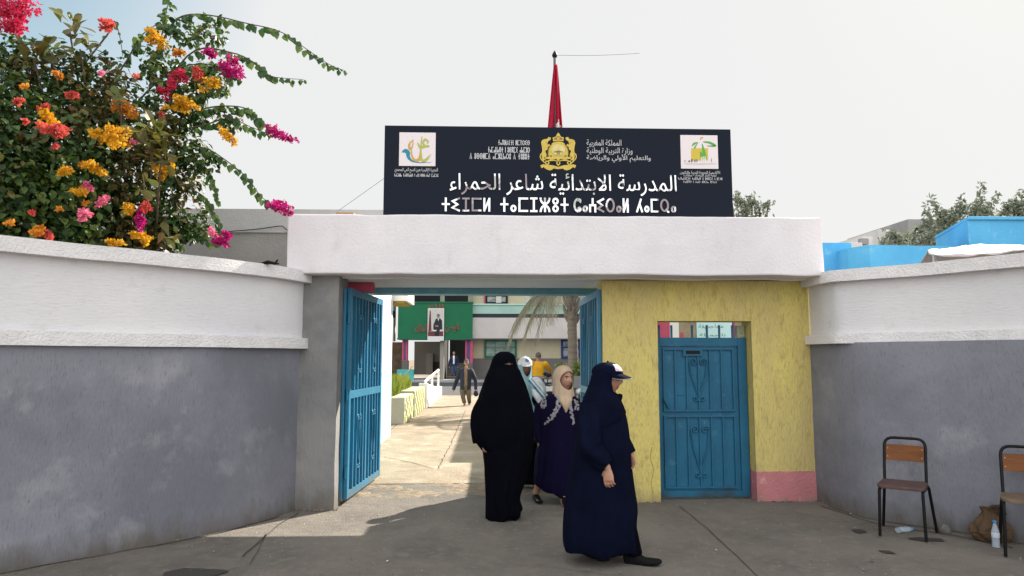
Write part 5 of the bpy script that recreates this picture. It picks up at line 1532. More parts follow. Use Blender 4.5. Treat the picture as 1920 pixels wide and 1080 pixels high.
# trees on the right and behind the sign
def crown_tree(name, label, loc, clumps, mat, leafL, dens, seed, trunk_r=0.16, group=None):
    rr = random.Random(seed)
    t = thing(name, label, "tree", loc, group)
    a = MB(); top = Vector(clumps[0][:3])
    for c in clumps[:8]:
        e = Vector(c[:3])
        a.tube(catmull([loc, tuple(Vector(loc).lerp(e, .4) * 1.0 + Vector((0, 0, .6))), tuple(e)], 12), [trunk_r * (1 - 0.075 * i) for i in range(12)], 7)
    a.build("trunk", m_bark, t, True)
    f = MB()
    for (x, y, z, r) in clumps:
        for i in range(int(dens * r * r)):
            q = rnd_dir(rr) * rr.random() ** 0.42
            w = 1 + 0.5 * noise.noise((x + q.x * 2, y + q.y * 2, z + q.z * 2))
            p = Vector((x, y, z)) + q * r * w
            d = (rnd_dir(rr) + Vector((0, 0, -0.25))).normalized()
            L = leafL * rr.uniform(.7, 1.3)
            side = d.cross(rnd_dir(rr)).normalized()
            f.add([p, p + d * L * .5 + side * L * .22, p + d * L, p + d * L * .5 - side * L * .22], [(0, 1, 2, 3)])
    f.build("crown", mat, t)
def clp(u, v, Y, r): p = P(u, v, Y); return (p.x, p.y, p.z, r * Y / F_PX)
def sprig(u0, v0, u1, v1, Y, n):
    return [clp(u0 + (u1 - u0) * i / n + 3 * math.sin(i * 2.1), v0 + (v1 - v0) * i / n, Y, 10 - 6 * i / n) for i in range(n + 1)]
cl = [clp(1790, 440, 25, 38), clp(1740, 445, 25, 34), clp(1840, 430, 25, 40), clp(1700, 450, 25, 22), clp(1890, 440, 25, 40), clp(1930, 420, 25, 45), clp(1770, 415, 25, 25), clp(1830, 400, 25, 24), clp(1660, 455, 24, 14), clp(1680, 440, 24, 12), clp(1790, 400, 25, 16), clp(1900, 390, 25, 20), clp(1960, 400, 25, 40)]
cl += sprig(1770, 410, 1745, 370, 25, 6) + sprig(1835, 400, 1840, 342, 25, 8) + sprig(1845, 400, 1870, 365, 25, 5) + sprig(1740, 420, 1735, 385, 25, 4) + sprig(1910, 400, 1918, 355, 25, 6) + sprig(1690, 455, 1660, 428, 24, 5) + sprig(1800, 400, 1805, 365, 25, 5) + sprig(1880, 400, 1900, 372, 25, 4)
p = P(1810, 450, 25)
crown_tree("tree", "loose leafy green tree behind the blue block on the right", (p.x, 25, 0), cl, m_farleaf, 0.17, 1300, 5)
cl = [clp(1400, 395, 30, 22), clp(1380, 400, 30, 20), clp(1425, 392, 30, 16), clp(1390, 378, 30, 13), clp(1410, 374, 30, 10), clp(1440, 382, 30, 8), clp(1372, 375, 30, 9), clp(1415, 410, 30, 26)]
cl += sprig(1405, 380, 1420, 366, 30, 3) + sprig(1425, 390, 1452, 378, 30, 4) + sprig(1385, 380, 1380, 358, 30, 4)
p = P(1400, 420, 30)
crown_tree("tree", "hazy green tree top showing at the right end of the sign", (p.x, 30, 0), cl, m_farleaf, 0.22, 420, 6)
cl = [clp(1060, 700, 20.5, 16), clp(1088, 692, 20.5, 14), clp(1105, 700, 20.5, 18), clp(1075, 712, 20.5, 18), clp(1050, 690, 20.5, 8), clp(1100, 720, 20.5, 20), clp(1120, 700, 20.5, 20)]
t_ = thing("bush", "bright yellow green bush at the foot of the palm", "bush", (P(1085, 705, 20.5).x, 20.5, 0))
f = MB()
for (x, y, z, r) in cl:
    for i in range(170):
        q = rnd_dir(rr) * rr.random() ** .4; pz = Vector((x, y, z)) + q * r
        d = rnd_dir(rr); leaf_shape(f, pz, d, (rnd_dir(rr) + Vector((0, 0, 1))).normalized(), 0.10, 0.05)
f.build("foliage", m_shrub, t_)
f = MB()
for (x, y, z, r) in cl: f.tube([(P(1085, 705, 20.5).x, 20.5, 0), (x, y, z)], [0.03, 0.01], 5)
f.build("stem", m_bark, t_)

# ------------------------------------------------------------------ school chairs by the right wall
def rounded(pts, r, n=6):
    out = [Vector(pts[0])]
    for i in range(1, len(pts) - 1):
        a_, b_, c_ = Vector(pts[i - 1]), Vector(pts[i]), Vector(pts[i + 1])
        d0, d1 = (a_ - b_), (c_ - b_)
        r0 = min(r, d0.length * .45, d1.length * .45)
        s_, e_ = b_ + d0.normalized() * r0, b_ + d1.normalized() * r0
        for k in range(n + 1):
            u = k / n
            out.append(s_ * (1 - u) ** 2 + b_ * 2 * u * (1 - u) + e_ * u * u)
    out.append(Vector(pts[-1]))
    return out
def chair(label, seat_mat, seat_round):
    t = thing("school_chair", label, "chair", (0, 0, 0), "wooden school chairs against the right wall")
    for s_ in (-1, 1):
        a = MB(); a.tube(rounded([(s_ * 0.185, -0.20, 0.006), (s_ * 0.175, -0.175, 0.435), (s_ * 0.175, 0.10, 0.435)], 0.04), 0.0135, 10); a.build("leg", m_black, t, True)
        a = MB(); a.tube(rounded([(s_ * 0.225, 0.255, 0.006), (s_ * 0.185, 0.19, 0.43), (s_ * 0.175, 0.09, 0.448), (s_ * 0.175, 0.0, 0.44)], 0.09), 0.0135, 10); a.build("leg", m_black, t, True)
    a = MB(); a.tube(rounded([(-0.175, 0.135, 0.43), (-0.175, 0.165, 0.60), (-0.175, 0.235, 0.865), (0.175, 0.235, 0.865), (0.175, 0.165, 0.60), (0.175, 0.135, 0.43)], 0.085), 0.0135, 10); a.build("back_frame", m_black, t, True)
    a = MB()
    for s_ in (-1, 1): a.tube([(s_ * 0.175, -0.12, 0.42), (s_ * 0.175, 0.1, 0.42)], 0.010, 8)
    a.tube([(-0.175, 0.03, 0.42), (0.175, 0.03, 0.42)], 0.010, 8); a.build("seat_frame", m_black, t, True)
    a = MB(); rg = []
    for zz, rr_ in ((0.452, 1.0), (0.478, 1.0)):
        ring = []
        for (cx, cy, a0) in ((0.19 - .045, 0.16 - .045, 0), (-0.19 + .045, 0.16 - .045, 90), (-0.195 + seat_round, -0.205 + seat_round, 180), (0.195 - seat_round, -0.205 + seat_round, 270)):
            rr2 = 0.045 if a0 < 180 else seat_round
            for k in range(7):
                an = R(a0 + 90 * k / 6); y_ = cy + rr2 * math.sin(an)
                ring.append(Vector((cx + rr2 * math.cos(an), y_, zz - (0.012 * ((-0.12 - y_) / 0.08) ** 2 if y_ < -0.12 else 0))))
        rg.append(ring)
    a.rings(rg); a.build("seat", seat_mat, t, bevel=0.004)
    a = MB(); rg = []
    for i in range(13):
        x = -0.16 + 0.32 * i / 12; yb = 0.218 + 0.022 * (1 - (x / 0.16) ** 2)
        rg.append([Vector((x, yb - 0.045 + 0.045 * (zz - 0.66) / 0.15 + dy, zz)) for zz, dy in ((0.655, -0.006), (0.80, -0.006), (0.80, 0.006), (0.655, 0.006))])
    a.rings(rg); bk = a.build("backrest", m_wood, t, bevel=0.003)
    a = MB()
    for x in (-0.145, 0.145):
        for zz in (0.69, 0.765): a.ball((x, 0.172 + 0.045 * (zz - 0.66) / 0.15, zz), (0.006, 0.004, 0.006), 8, 5)
    a.build("rivet", m_steel, bk, True)
    return t
c1 = chair("wooden school chair with worn red brown seat, wholly in view by the right wall", m_seat1, 0.05)
fl_ = G(1647, 1005); fr_ = G(1741, 1020)
dv = Vector((0.78, -0.62, 0)).normalized(); bk_ = Vector((-dv.y, dv.x, 0))
mid = (fl_ + fr_) / 2 + bk_ * 0.20
place(c1, (mid.x, mid.y, 0.004), math.atan2(dv.y, dv.x))
c2 = chair("wooden school chair cut by the right edge of the photo, with pale brown rounded seat", m_seat2, 0.09)
fl_ = G(1886, 1046); an = math.atan2(-0.60, 0.80)
dv = Vector((math.cos(an), math.sin(an), 0)); bk_ = Vector((-dv.y, dv.x, 0))
mid = fl_ + dv * 0.185 + bk_ * 0.20
place(c2, (mid.x, mid.y, 0.004), an)

# ------------------------------------------------------------------ litter: bag, bottles
m_pet = M("clear_bottle_plastic", (0.55, 0.66, 0.78), 0.12, spec=0.6, alpha=0.42)
m_cap = M("bottle_cap_blue", (0.02, 0.25, 0.62), 0.4)
p = G(1868, 1026)
t = thing("water_bottle", "clear water bottle with blue cap standing beside the paper bag", "bottle", tuple(p))
a = MB(); pr_ = []
for i in range(40):
    z = 0.004 + 0.205 * i / 39
    r_ = 0.030 if z < 0.14 else 0.030 - 0.018 * ((z - 0.14) / 0.06) if z < 0.2 else 0.012
    if z < 0.14: r_ += 0.0018 * math.sin(z * 420)
    pr_.append((max(r_, 0.0115), z))
a.lathe(p, [(0.02, 0.003)] + pr_, 20); a.build("bottle_body", m_pet, t, True)
a = MB(); a.lathe(p, [(0.0315, 0.085), (0.0318, 0.086), (0.0318, 0.125), (0.0315, 0.126)], 20); a.build("label_band", M("bottle_label", (0.45, 0.52, 0.62), 0.5, col2=(0.62, 0.64, 0.68), scale=30), t, True)
a = MB(); a.lathe(p, [(0.015, 0.209), (0.016, 0.211), (0.016, 0.226), (0.014, 0.228)], 16); a.build("cap", m_cap, t, True)
p = G(1697, 998)
t = thing("crushed_bottle", "crushed clear plastic bottle lying under the left chair", "bottle", tuple(p))
a = MB(); rg = []
d = Vector((0.96, 0.28, 0)); sd = Vector((-0.28, 0.96, 0))
for i in range(22):
    u = i / 21; r_ = 0.034 * (1 if u < .72 else max(.34, 1 - 2.3 * (u - .72))); c = p + d * (-0.085 + 0.17 * u) + Vector((0, 0, 0.026))
    rg.append([c + sd * r_ * math.cos(k * .449) * (1 + .3 * noise.noise((u * 6, k, 1))) + Vector((0, 0, 1)) * r_ * .72 * math.sin(k * .449) * (1 + .5 * noise.noise((u * 7, k * .6, 3))) for k in range(14)])
a.rings(rg); a.build("bottle_body", m_pet, t, True)
a = MB(); c = p + d * 0.082 + Vector((0, 0, .026)); a.tube([c, c + d * 0.018], 0.013, 12); a.build("cap", m_cap, t, True)
p = G(1862, 1014)
t = thing("paper_bag", "crumpled brown paper bag on the ground against the right wall behind the chair leg", "bag", tuple(p))
a = MB(); rg = []
for i in range(26):
    u = i / 25
    z = 0.30 * u
    prof = [0.13, 0.165, 0.175, 0.165, 0.13, 0.085, 0.055, 0.06]
    s_ = u * 7; k = min(int(s_), 6); r_ = prof[k] + (prof[k + 1] - prof[k]) * (s_ - k)
    ring = []
    for j in range(40):
        an = 2 * math.pi * j / 40
        w = 1 + 0.22 * noise.noise((math.cos(an) * 2.2, math.sin(an) * 2.2, u * 4)) + 0.10 * abs(noise.noise((math.cos(an) * 7, math.sin(an) * 7, u * 9)))
        ring.append(p + Vector((math.cos(an) * r_ * w - 0.04 * u * u + 0.0, math.sin(an) * r_ * 0.72 * w, z * (1 + .06 * noise.noise((math.cos(an), math.sin(an), 8))))))
    rg.append(ring)
a.rings(rg); a.build("bag_body", M("brown_paper", (0.105, 0.062, 0.034), 0.8, col2=(0.07, 0.042, 0.024), scale=9, bump=0.5, bscale=25), t)
a = MB()
for k in range(3):
    c = p + Vector((-0.05 + 0.03 * k, -0.03, 0.285)); a.tube(catmull([tuple(c), tuple(c + Vector((.03, -.02, .035))), tuple(c + Vector((.07, -.01, .01))), tuple(c + Vector((.10, 0, -.05)))], 10), 0.012, 6)
a.build("twisted_top", M("dark_brown_paper", (0.07, 0.042, 0.026), 0.85), t)
p = G(1773, 1000)
a = MB(); a.ball(p + Vector((0, 0, 0.035)), (0.055, 0.04, 0.05), 14, 9, lambda q: q * (1 + 0.35 * noise.noise(q * 22)))
tag(a.build("stone", M("grey_stone", (0.15, 0.145, 0.14), 0.95, bump=0.6, bscale=40), None), "small grey stone at the foot of the wall right of the left chair", "stone")

# ------------------------------------------------------------------ people
class Frame:
    """body axes: f forward, s to the person's left, z up"""
    def __init__(s, yaw_deg, tilt=0.0, roll=0.0):
        a = R(yaw_deg)                  # 0 = facing the camera (-Y), positive = turned to +X
        s.f = Vector((math.sin(a), -math.cos(a), 0)); s.s = Vector((math.cos(a), math.sin(a), 0)); s.z = Vector((0, 0, 1))
        if tilt:
            m = Matrix.Rotation(R(tilt), 3, s.s); s.f = m @ s.f; s.z = m @ s.z
        if roll:
            m = Matrix.Rotation(R(roll), 3, s.f); s.s = m @ s.s; s.z = m @ s.z
    def w(s, c, x, y, z): return c + s.s * x + s.f * y + s.z * z
    def l(s, c, p): d = p - c; return Vector((d.dot(s.s), d.dot(s.f), d.dot(s.z)))
def add_head(mb, c, fr, k=1.0, ears=True):
    def sh(p):
        x, y, z = p.x, p.y, p.z
        u = z / 0.118
        if u < 0:
            x *= 1 - 0.30 * u * u; 
            if y > 0: y *= 1 - 0.10 * u * u
            else: y *= 1 - 0.42 * min(1, -u)
        else:
            y *= 1 + 0.03 * u
        if y > 0.02:
            fx = math.exp(-(x / 0.013) ** 2)
            nz = math.exp(-((z + 0.018) / 0.020) ** 2) * 0.024 + math.exp(-((z - 0.004) / 0.018) ** 2) * 0.010
            y += fx * nz
            for s_ in (-1, 1): y -= 0.010 * math.exp(-((x - s_ * 0.031) / 0.015) ** 2 - ((z - 0.012) / 0.011) ** 2)
            y += 0.006 * math.exp(-(z - 0.034) ** 2 / 0.0001) * math.exp(-(x / 0.05) ** 2)
            y += 0.007 * math.exp(-(x / 0.022) ** 2 - ((z + 0.053) / 0.006) ** 2) + 0.008 * math.exp(-(x / 0.02) ** 2 - ((z + 0.066) / 0.006) ** 2) - 0.004 * math.exp(-(x / 0.024) ** 2 - ((z + 0.0595) / 0.003) ** 2)
            y += 0.010 * math.exp(-(x / 0.022) ** 2 - ((z + 0.095) / 0.014) ** 2)
        return fr.s * x * k + fr.f * y * k + fr.z * z * k
    mb.ball(c, (0.074, 0.094, 0.118), 64, 48, sh)
    if ears:
        for s_ in (-1, 1): mb.ball(fr.w(c, s_ * 0.076 * k, -0.008, -0.008), 0.02 * k, 12, 8, lambda p: fr.s * p.x * .5 + fr.f * p.y * .8 + fr.z * p.z * 1.6)
def paint_face(o, c, fr, k=1.0, base=0):
    """mats: [skin, lips, brows/eyes dark, eye white]"""
    off = world_loc(o)
    for p in o.data.polygons:
        q = fr.l(c, p.center + off) / k
        if q.y > 0.03 and abs(q.x) < 0.08 and abs(q.z) < 0.12:
            if abs(q.z + 0.0595) < 0.0105 and abs(q.x) < 0.021: p.material_index = 1
            ax = abs(q.x)
            if abs(q.z - 0.030 - 0.004 * math.cos((ax - .031) * 60)) < 0.0042 and 0.014 < ax < 0.050: p.material_index = 2
            e = ((ax - 0.031) / 0.014) ** 2 + ((q.z - 0.012) / 0.0062) ** 2
            if e < 1: p.material_index = 2 if ((ax - 0.031) / 0.0062) ** 2 + ((q.z - 0.012) / 0.0062) ** 2 < 1 or q.z > 0.0155 else 3
def add_hand(mb, wrist, d, palm, curl=0.35, k=1.0, thumb_sign=1, spread=0.04):
    d = Vector(d).normalized(); palm = Vector(palm); palm = (palm - d * palm.dot(d)).normalized()
    lat = d.cross(palm).normalized() * thumb_sign      # towards the thumb
    w = Vector(wrist); rg = []
    for u, hw, ht in ((-0.015, .021, .018), (0.0, .022, .017), (.022, .030, .016), (.05, .038, .015), (.075, .040, .0135), (.088, .037, .011)):
        c = w + d * u * k
        rg.append([c + (lat * hw * math.cos(a_) + palm * ht * math.sin(a_)) * k for a_ in [2 * math.pi * i / 14 for i in range(14)]])
    mb.rings(rg)
    for off, L, r_, cu in ((0.031, .068, .0082, 1.0), (0.0105, .077, .0085, 1.08), (-0.0105, .071, .0082, 1.18), (-0.030, .055, .0072, 1.3)):
        p = w + (d * 0.080 + lat * off) * k; pts = [p - d * 0.012 * k]; dd = d + lat * off * spread * 12; dd.normalize()
        pts.append(p); ang = 0
        for frac, bend in ((.45, .55), (.30, .95), (.25, .75)):
            ang += curl * cu * bend
            p = p + (dd * math.cos(ang) + palm * math.sin(ang)) * L * frac * k; pts.append(p)
        mb.capsule(pts, [r_ * k * q for q in (1.05, 1.05, .98, .92, .80)], 10)
    p = w + (d * .022 + lat * .026 + palm * .004) * k
    d1 = (d * .72 + lat * .55 + palm * .42).normalized(); d2 = (d * .90 + lat * .15 + palm * .5).normalized()
    mb.capsule([p, p + d1 * .036 * k, p + (d1 * .036 + d2 * .030) * k, p + (d1 * .036 + d2 * .052) * k], [.0135 * k, .0115 * k, .0098 * k, .0078 * k], 10)
def add_body(mb, fr, pelvis, chest, neck, sh, el, wr, hip, kn, an, k=1.0, head=None):
    """torso, arms and legs as tapering limbs that meet at the joints"""
    pelvis, chest, neck = Vector(pelvis), Vector(chest), Vector(neck)
    rg = []
    for c, rx, ry in [(pelvis + Vector((0, 0, -.10)), .10, .08), (pelvis, .155, .11), (pelvis.lerp(chest, .45), .128, .092), (chest, .150, .105), (chest.lerp(neck, .55), .165, .085), (chest.lerp(neck, .88), .085, .06), (neck, .05, .052), (neck + Vector((0, 0, .07)), .048, .05)]:
        rg.append([c + (fr.s * rx * math.cos(q) + fr.f * ry * math.sin(q)) * k for q in [2 * math.pi * i / 20 for i in range(20)]])
    mb.rings(rg)
    for i in range(2):
        mb.capsule([sh[i], el[i], wr[i]], [.050 * k, .039 * k, .025 * k], 14)
        mb.capsule([Vector(sh[i]).lerp(Vector(neck), .45), sh[i]], [.05 * k, .05 * k], 12)
        mb.capsule([hip[i], kn[i], an[i]], [.082 * k, .055 * k, .036 * k], 14)
def shoe(mb, ankle, toe_dir, k=1.0, pitch=0.0, rise=0.085, boot=0.0):
    d = Vector(toe_dir); d.z = 0; d.normalize(); s_ = Vector((-d.y, d.x, 0))
    m = Matrix.Rotation(R(pitch), 3, -s_) if pitch else Matrix.Identity(3)
    heel = Vector(ankle) - d * 0.055 * k; heel.z = Vector(ankle).z - rise * k
    rg = []
    for u, hw, h, z0 in ((0.0, .020, .060, .012), (.012, .030, .088, .004), (.06, .034, .105, .0), (.10, .037, .085, .0), (.15, .044, .060, .0), (.20, .046, .048, .0), (.24, .038, .040, .004), (.262, .020, .028, .010)):
        ring = []
        h += boot * max(0, 1 - u / .13)
        for i in range(16):
            an = 2 * math.pi * i / 16
            cy, cz = math.cos(an), math.sin(an)
            q = Vector((0, 0, 0)) + d * u + s_ * hw * (abs(cy) ** .7) * (1 if cy > 0 else -1) + Vector((0, 0, z0 + (h - z0) * (.5 + .5 * (abs(cz) ** .6) * (1 if cz > 0 else -1))))
            ring.append(heel + (m @ q) * k)
        rg.append(ring)
    mb.rings(rg)
def robe(mb, keys, Y, n=70, seg=84, fold=0.05, seed=0.0, k1=7, dy=0.0, hem_wave=0.0):
    fold *= 1.25
    """loft through outlines (v, u_left, u_right, depth[, dv]); dv lowers the right side"""
    ks = []
    for q in keys:
        v, ul, ur, ry = q[:4]; dv = q[4] if len(q) > 4 else 0
        pl_, pr_ = P(ul, v - dv, Y), P(ur, v + dv, Y)
        ks.append(((pl_.x + pr_.x) / 2, (pr_.x - pl_.x) / 2, ry, (pl_.z + pr_.z) / 2, (pr_.z - pl_.z) / 2))
    zz = [q[3] for q in ks]; z0, z1 = min(zz), max(zz)
    rg = []
    for (cx, rx, ry, z, tl) in catmull(ks, n):
        u = (z1 - z) / (z1 - z0); A = fold * min(1, u * 1.4) ** 1.3
        ring = []
        for i in range(seg):
            a_ = 2 * math.pi * i / seg
            w = 1 + A * (0.55 * math.sin(k1 * a_ + seed + 1.6 * math.sin(3 * u + seed)) + 0.3 * math.sin((k1 * 2 + 1) * a_ + 2.3 * seed + 2 * u) + 0.6 * noise.noise((math.cos(a_) * 2.5 + seed, math.sin(a_) * 2.5, u * 2.5)))
            ring.append(Vector((cx + rx * math.cos(a_) * w, Y + dy + ry * math.sin(a_) * w, z + tl * math.cos(a_) + (hem_wave * u ** 6 * math.sin(5 * a_ + seed)))))
        rg.append(ring)
    mb.rings(rg)
def sleeve(mb, pts, rs, seed=0.0, n=26, seg=30, wr=0.07):
    k = catmull([tuple(Vector(p)) + (r_,) for p, r_ in zip(pts, rs)], n)
    rg = []
    prev = None
    for i, q in enumerate(k):
        c = Vector(q[:3]); d = (Vector(k[min(i + 1, n - 1)][:3]) - Vector(k[max(i - 1, 0)][:3])).normalized()
        if prev is None: prev = d.cross(Vector((0, 1, 0.2))).normalized()
        a_ = (prev - d * prev.dot(d)).normalized(); prev = a_; b_ = d.cross(a_)
        rg.append([c + (a_ * math.cos(t_) + b_ * math.sin(t_)) * q[3] * (1 + wr * math.sin(4 * t_ + seed + i * .22) + wr * .8 * noise.noise((math.cos(t_) * 2, math.sin(t_) * 2, i * .25 + seed))) for t_ in [2 * math.pi * j / seg for j in range(seg)]])
    mb.rings(rg)
def open_face(o, c, fr, a_, b_, zc, ymin=0.03, thick=0.005, xc=0.0):
    """cut the face opening of a scarf"""
    off = world_loc(o)
    bm = bmesh.new(); bm.from_mesh(o.data)
    kill = []
    for f in bm.faces:
        q = fr.l(c, f.calc_center_median() + off)
        if q.y > ymin and ((q.x - xc) / a_) ** 2 + ((q.z - zc) / b_) ** 2 < 1: kill.append(f)
    bmesh.ops.delete(bm, geom=kill, context='FACES')
    bm.to_mesh(o.data); bm.free()
    s_ = o.modifiers.new('thickness', 'SOLIDIFY'); s_.thickness = thick; s_.offset = -1
def baseball_cap(parent, c, fr, rx, ry, rz, mat, bill_mat, zb=0.035, bill=0.075, trim=None, yoff=0.0, name="cap", ba=58):
    a = MB(); n = 40; rg = []
    for i in range(14):
        th = math.pi / 2 * i / 13
        cr = max(math.cos(th), 0.02)
        rg.append([fr.w(c, rx * cr * math.cos(q), yoff + ry * cr * math.sin(q), zb + rz * math.sin(th) * (1 + 0.03 * math.sin(q))) for q in [2 * math.pi * j / n for j in range(n)]])
    lip = [fr.w(c, (rx - .004) * math.cos(q), yoff + (ry - .004) * math.sin(q), zb - 0.012) for q in [2 * math.pi * j / n for j in range(n)]]
    a.rings([lip] + rg)
    a.ball(fr.w(c, 0, yoff, zb + rz + .002), .009, 8, 6)
    cap_o = a.build(name, mat, parent, True)
    a = MB(); vs = []
    na, nr = 20, 6
    for j in range(nr + 1):
        for i in range(na + 1):
            q = R(ba * (2 * i / na - 1)); e = bill * max(0.0, math.cos(q * 88.7 / ba)) ** .5
            rr_ = j / nr
            x = math.sin(q) * (rx + 0.15 * e * rr_); y = math.cos(q) * (ry - .002) + e * rr_
            vs.append(fr.w(c, x, yoff + y, zb - 0.004 - 0.42 * e * rr_ ** 1.2 + 0.012 * math.cos(q * 1.3) * rr_ - 2.4 * (x * x) * rr_))
    fs = [(j * (na + 1) + i, j * (na + 1) + i + 1, (j + 1) * (na + 1) + i + 1, (j + 1) * (na + 1) + i) for j in range(nr) for i in range(na)]
    a.add(vs, fs); o = a.build("bill", bill_mat, cap_o, True)
    s_ = o.modifiers.new('thickness', 'SOLIDIFY'); s_.thickness = 0.005
    if trim:
        b = MB(); b.tube([vs[nr * (na + 1) + i] for i in range(na + 1)], 0.0042, 6); b.build("bill_edge", trim, cap_o, True)
    return cap_o
def cap_patch(cap_o, c, fr, rx, ry, rz, zb, q0, q1, t0, t1, mat, nm, yoff=0.0, lift=0.003, n=8, disc=False):
    a = MB(); vs = []
    for j in range(n + 1):
        for i in range(n + 1):
            xx, yy_ = 2 * i / n - 1, 2 * j / n - 1
            if disc: xx, yy_ = xx * math.sqrt(1 - yy_ * yy_ / 2), yy_ * math.sqrt(1 - xx * xx / 2)
            th = R((t0 + t1) / 2 + (t1 - t0) / 2 * yy_); q = R((q0 + q1) / 2 + (q1 - q0) / 2 * xx); cr = math.cos(th)
            vs.append(fr.w(c, (rx + lift) * cr * math.sin(q), yoff + (ry + lift) * cr * math.cos(q), zb + (rz + lift) * math.sin(th)))
    fs = [(j * (n + 1) + i, j * (n + 1) + i + 1, (j + 1) * (n + 1) + i + 1, (j + 1) * (n + 1) + i) for j in range(n) for i in range(n)]
    a.add(vs, fs)
    return a.build(nm, mat, cap_o, True)
SKIN4 = [m_skin, m_lip, m_brow, m_eye]
SKIN4D = [m_skin_d, m_lip, m_brow, m_eye]

# --- woman in black niqab, nearest the left of the group
def woman_niqab():
    Y = 7.34; fr = Frame(12)
    t = thing("person", "woman in black niqab and full length robe, leftmost of the walking group", "person", (P(943, 972, Y).x, Y, 0))
    hc = P(950, 686, Y); hc.z = P(950, 684, Y).z
    b = MB(); add_head(b, hc, fr)
    px = lambda u, v, dy=0: P(u, v, Y) + Vector((0, dy, 0))
    sh = [px(972, 726, 0.0), px(921, 728, 0.0)]; el = [px(985, 790, -.08), px(905, 790, 0.0)]; wr = [px(968, 812, -.06), px(902, 823, -.06)]
    hip = [px(965, 815), px(933, 815)]; kn = [px(962, 885, -.06), px(936, 885, .02)]; an = [px(956, 957, -.12), px(930, 950, .10)]
    add_body(b, fr, px(948, 800), px(948, 745), px(948, 715), sh, el, wr, hip, kn, an)
    add_hand(b, wr[1], Vector((0.10, -0.25, -1)), Vector((0.9, 0.3, 0)), 0.5, 1.0, 1)
    add_hand(b, wr[0], Vector((-0.2, 0.1, -1)), Vector((-1, 0.2, 0)), 0.5, 1.0, -1)
    o = remeshed("body", b, SKIN4D, t, 0.0045, 2); paint_face(o, hc, fr)
    a = MB()
    robe(a, [(973, 914, 970, .16, -4), (962, 912, 979, .18, -4), (935, 911, 974, .19), (900, 908, 985, .20), (850, 905, 997, .205), (805, 900, 1001, .205), (760, 904, 997, .19), (735, 915, 985, .16)], Y, 80, 96, 0.075, 1.3, 7, 0.0, 0.018)
    remeshed("robe", a, m_blackrobe, t, 0.008, 3)
    a = MB()
    robe(a, [(846, 905, 995, .19), (832, 893, 1000, .205), (815, 888, 1002, .213), (796, 888, 1003, .215), (770, 892, 999, .21), (745, 897, 993, .20), (722, 905, 986, .185), (705, 911, 979, .165), (695, 915.5, 975, .145), (686, 919, 970, .128), (676, 922, 967.5, .125), (668, 926, 965.5, .118), (663, 931, 961, .10), (659.5, 938, 954, .06), (659, 943, 949, .02)], Y, 90, 96, 0.05, 4.1, 6)
    sleeve(a, [px(903, 745, .02), px(898, 780, 0), px(896, 812, -.02), px(899, 829, -.03)], [.03, .085, .075, .066], 1.0)
    v = remeshed("veil", a, m_blackrobe, t, 0.0065, 3)
    open_face(v, hc, fr, 0.052, 0.011, 0.012, 0.02, 0.006)
woman_niqab()

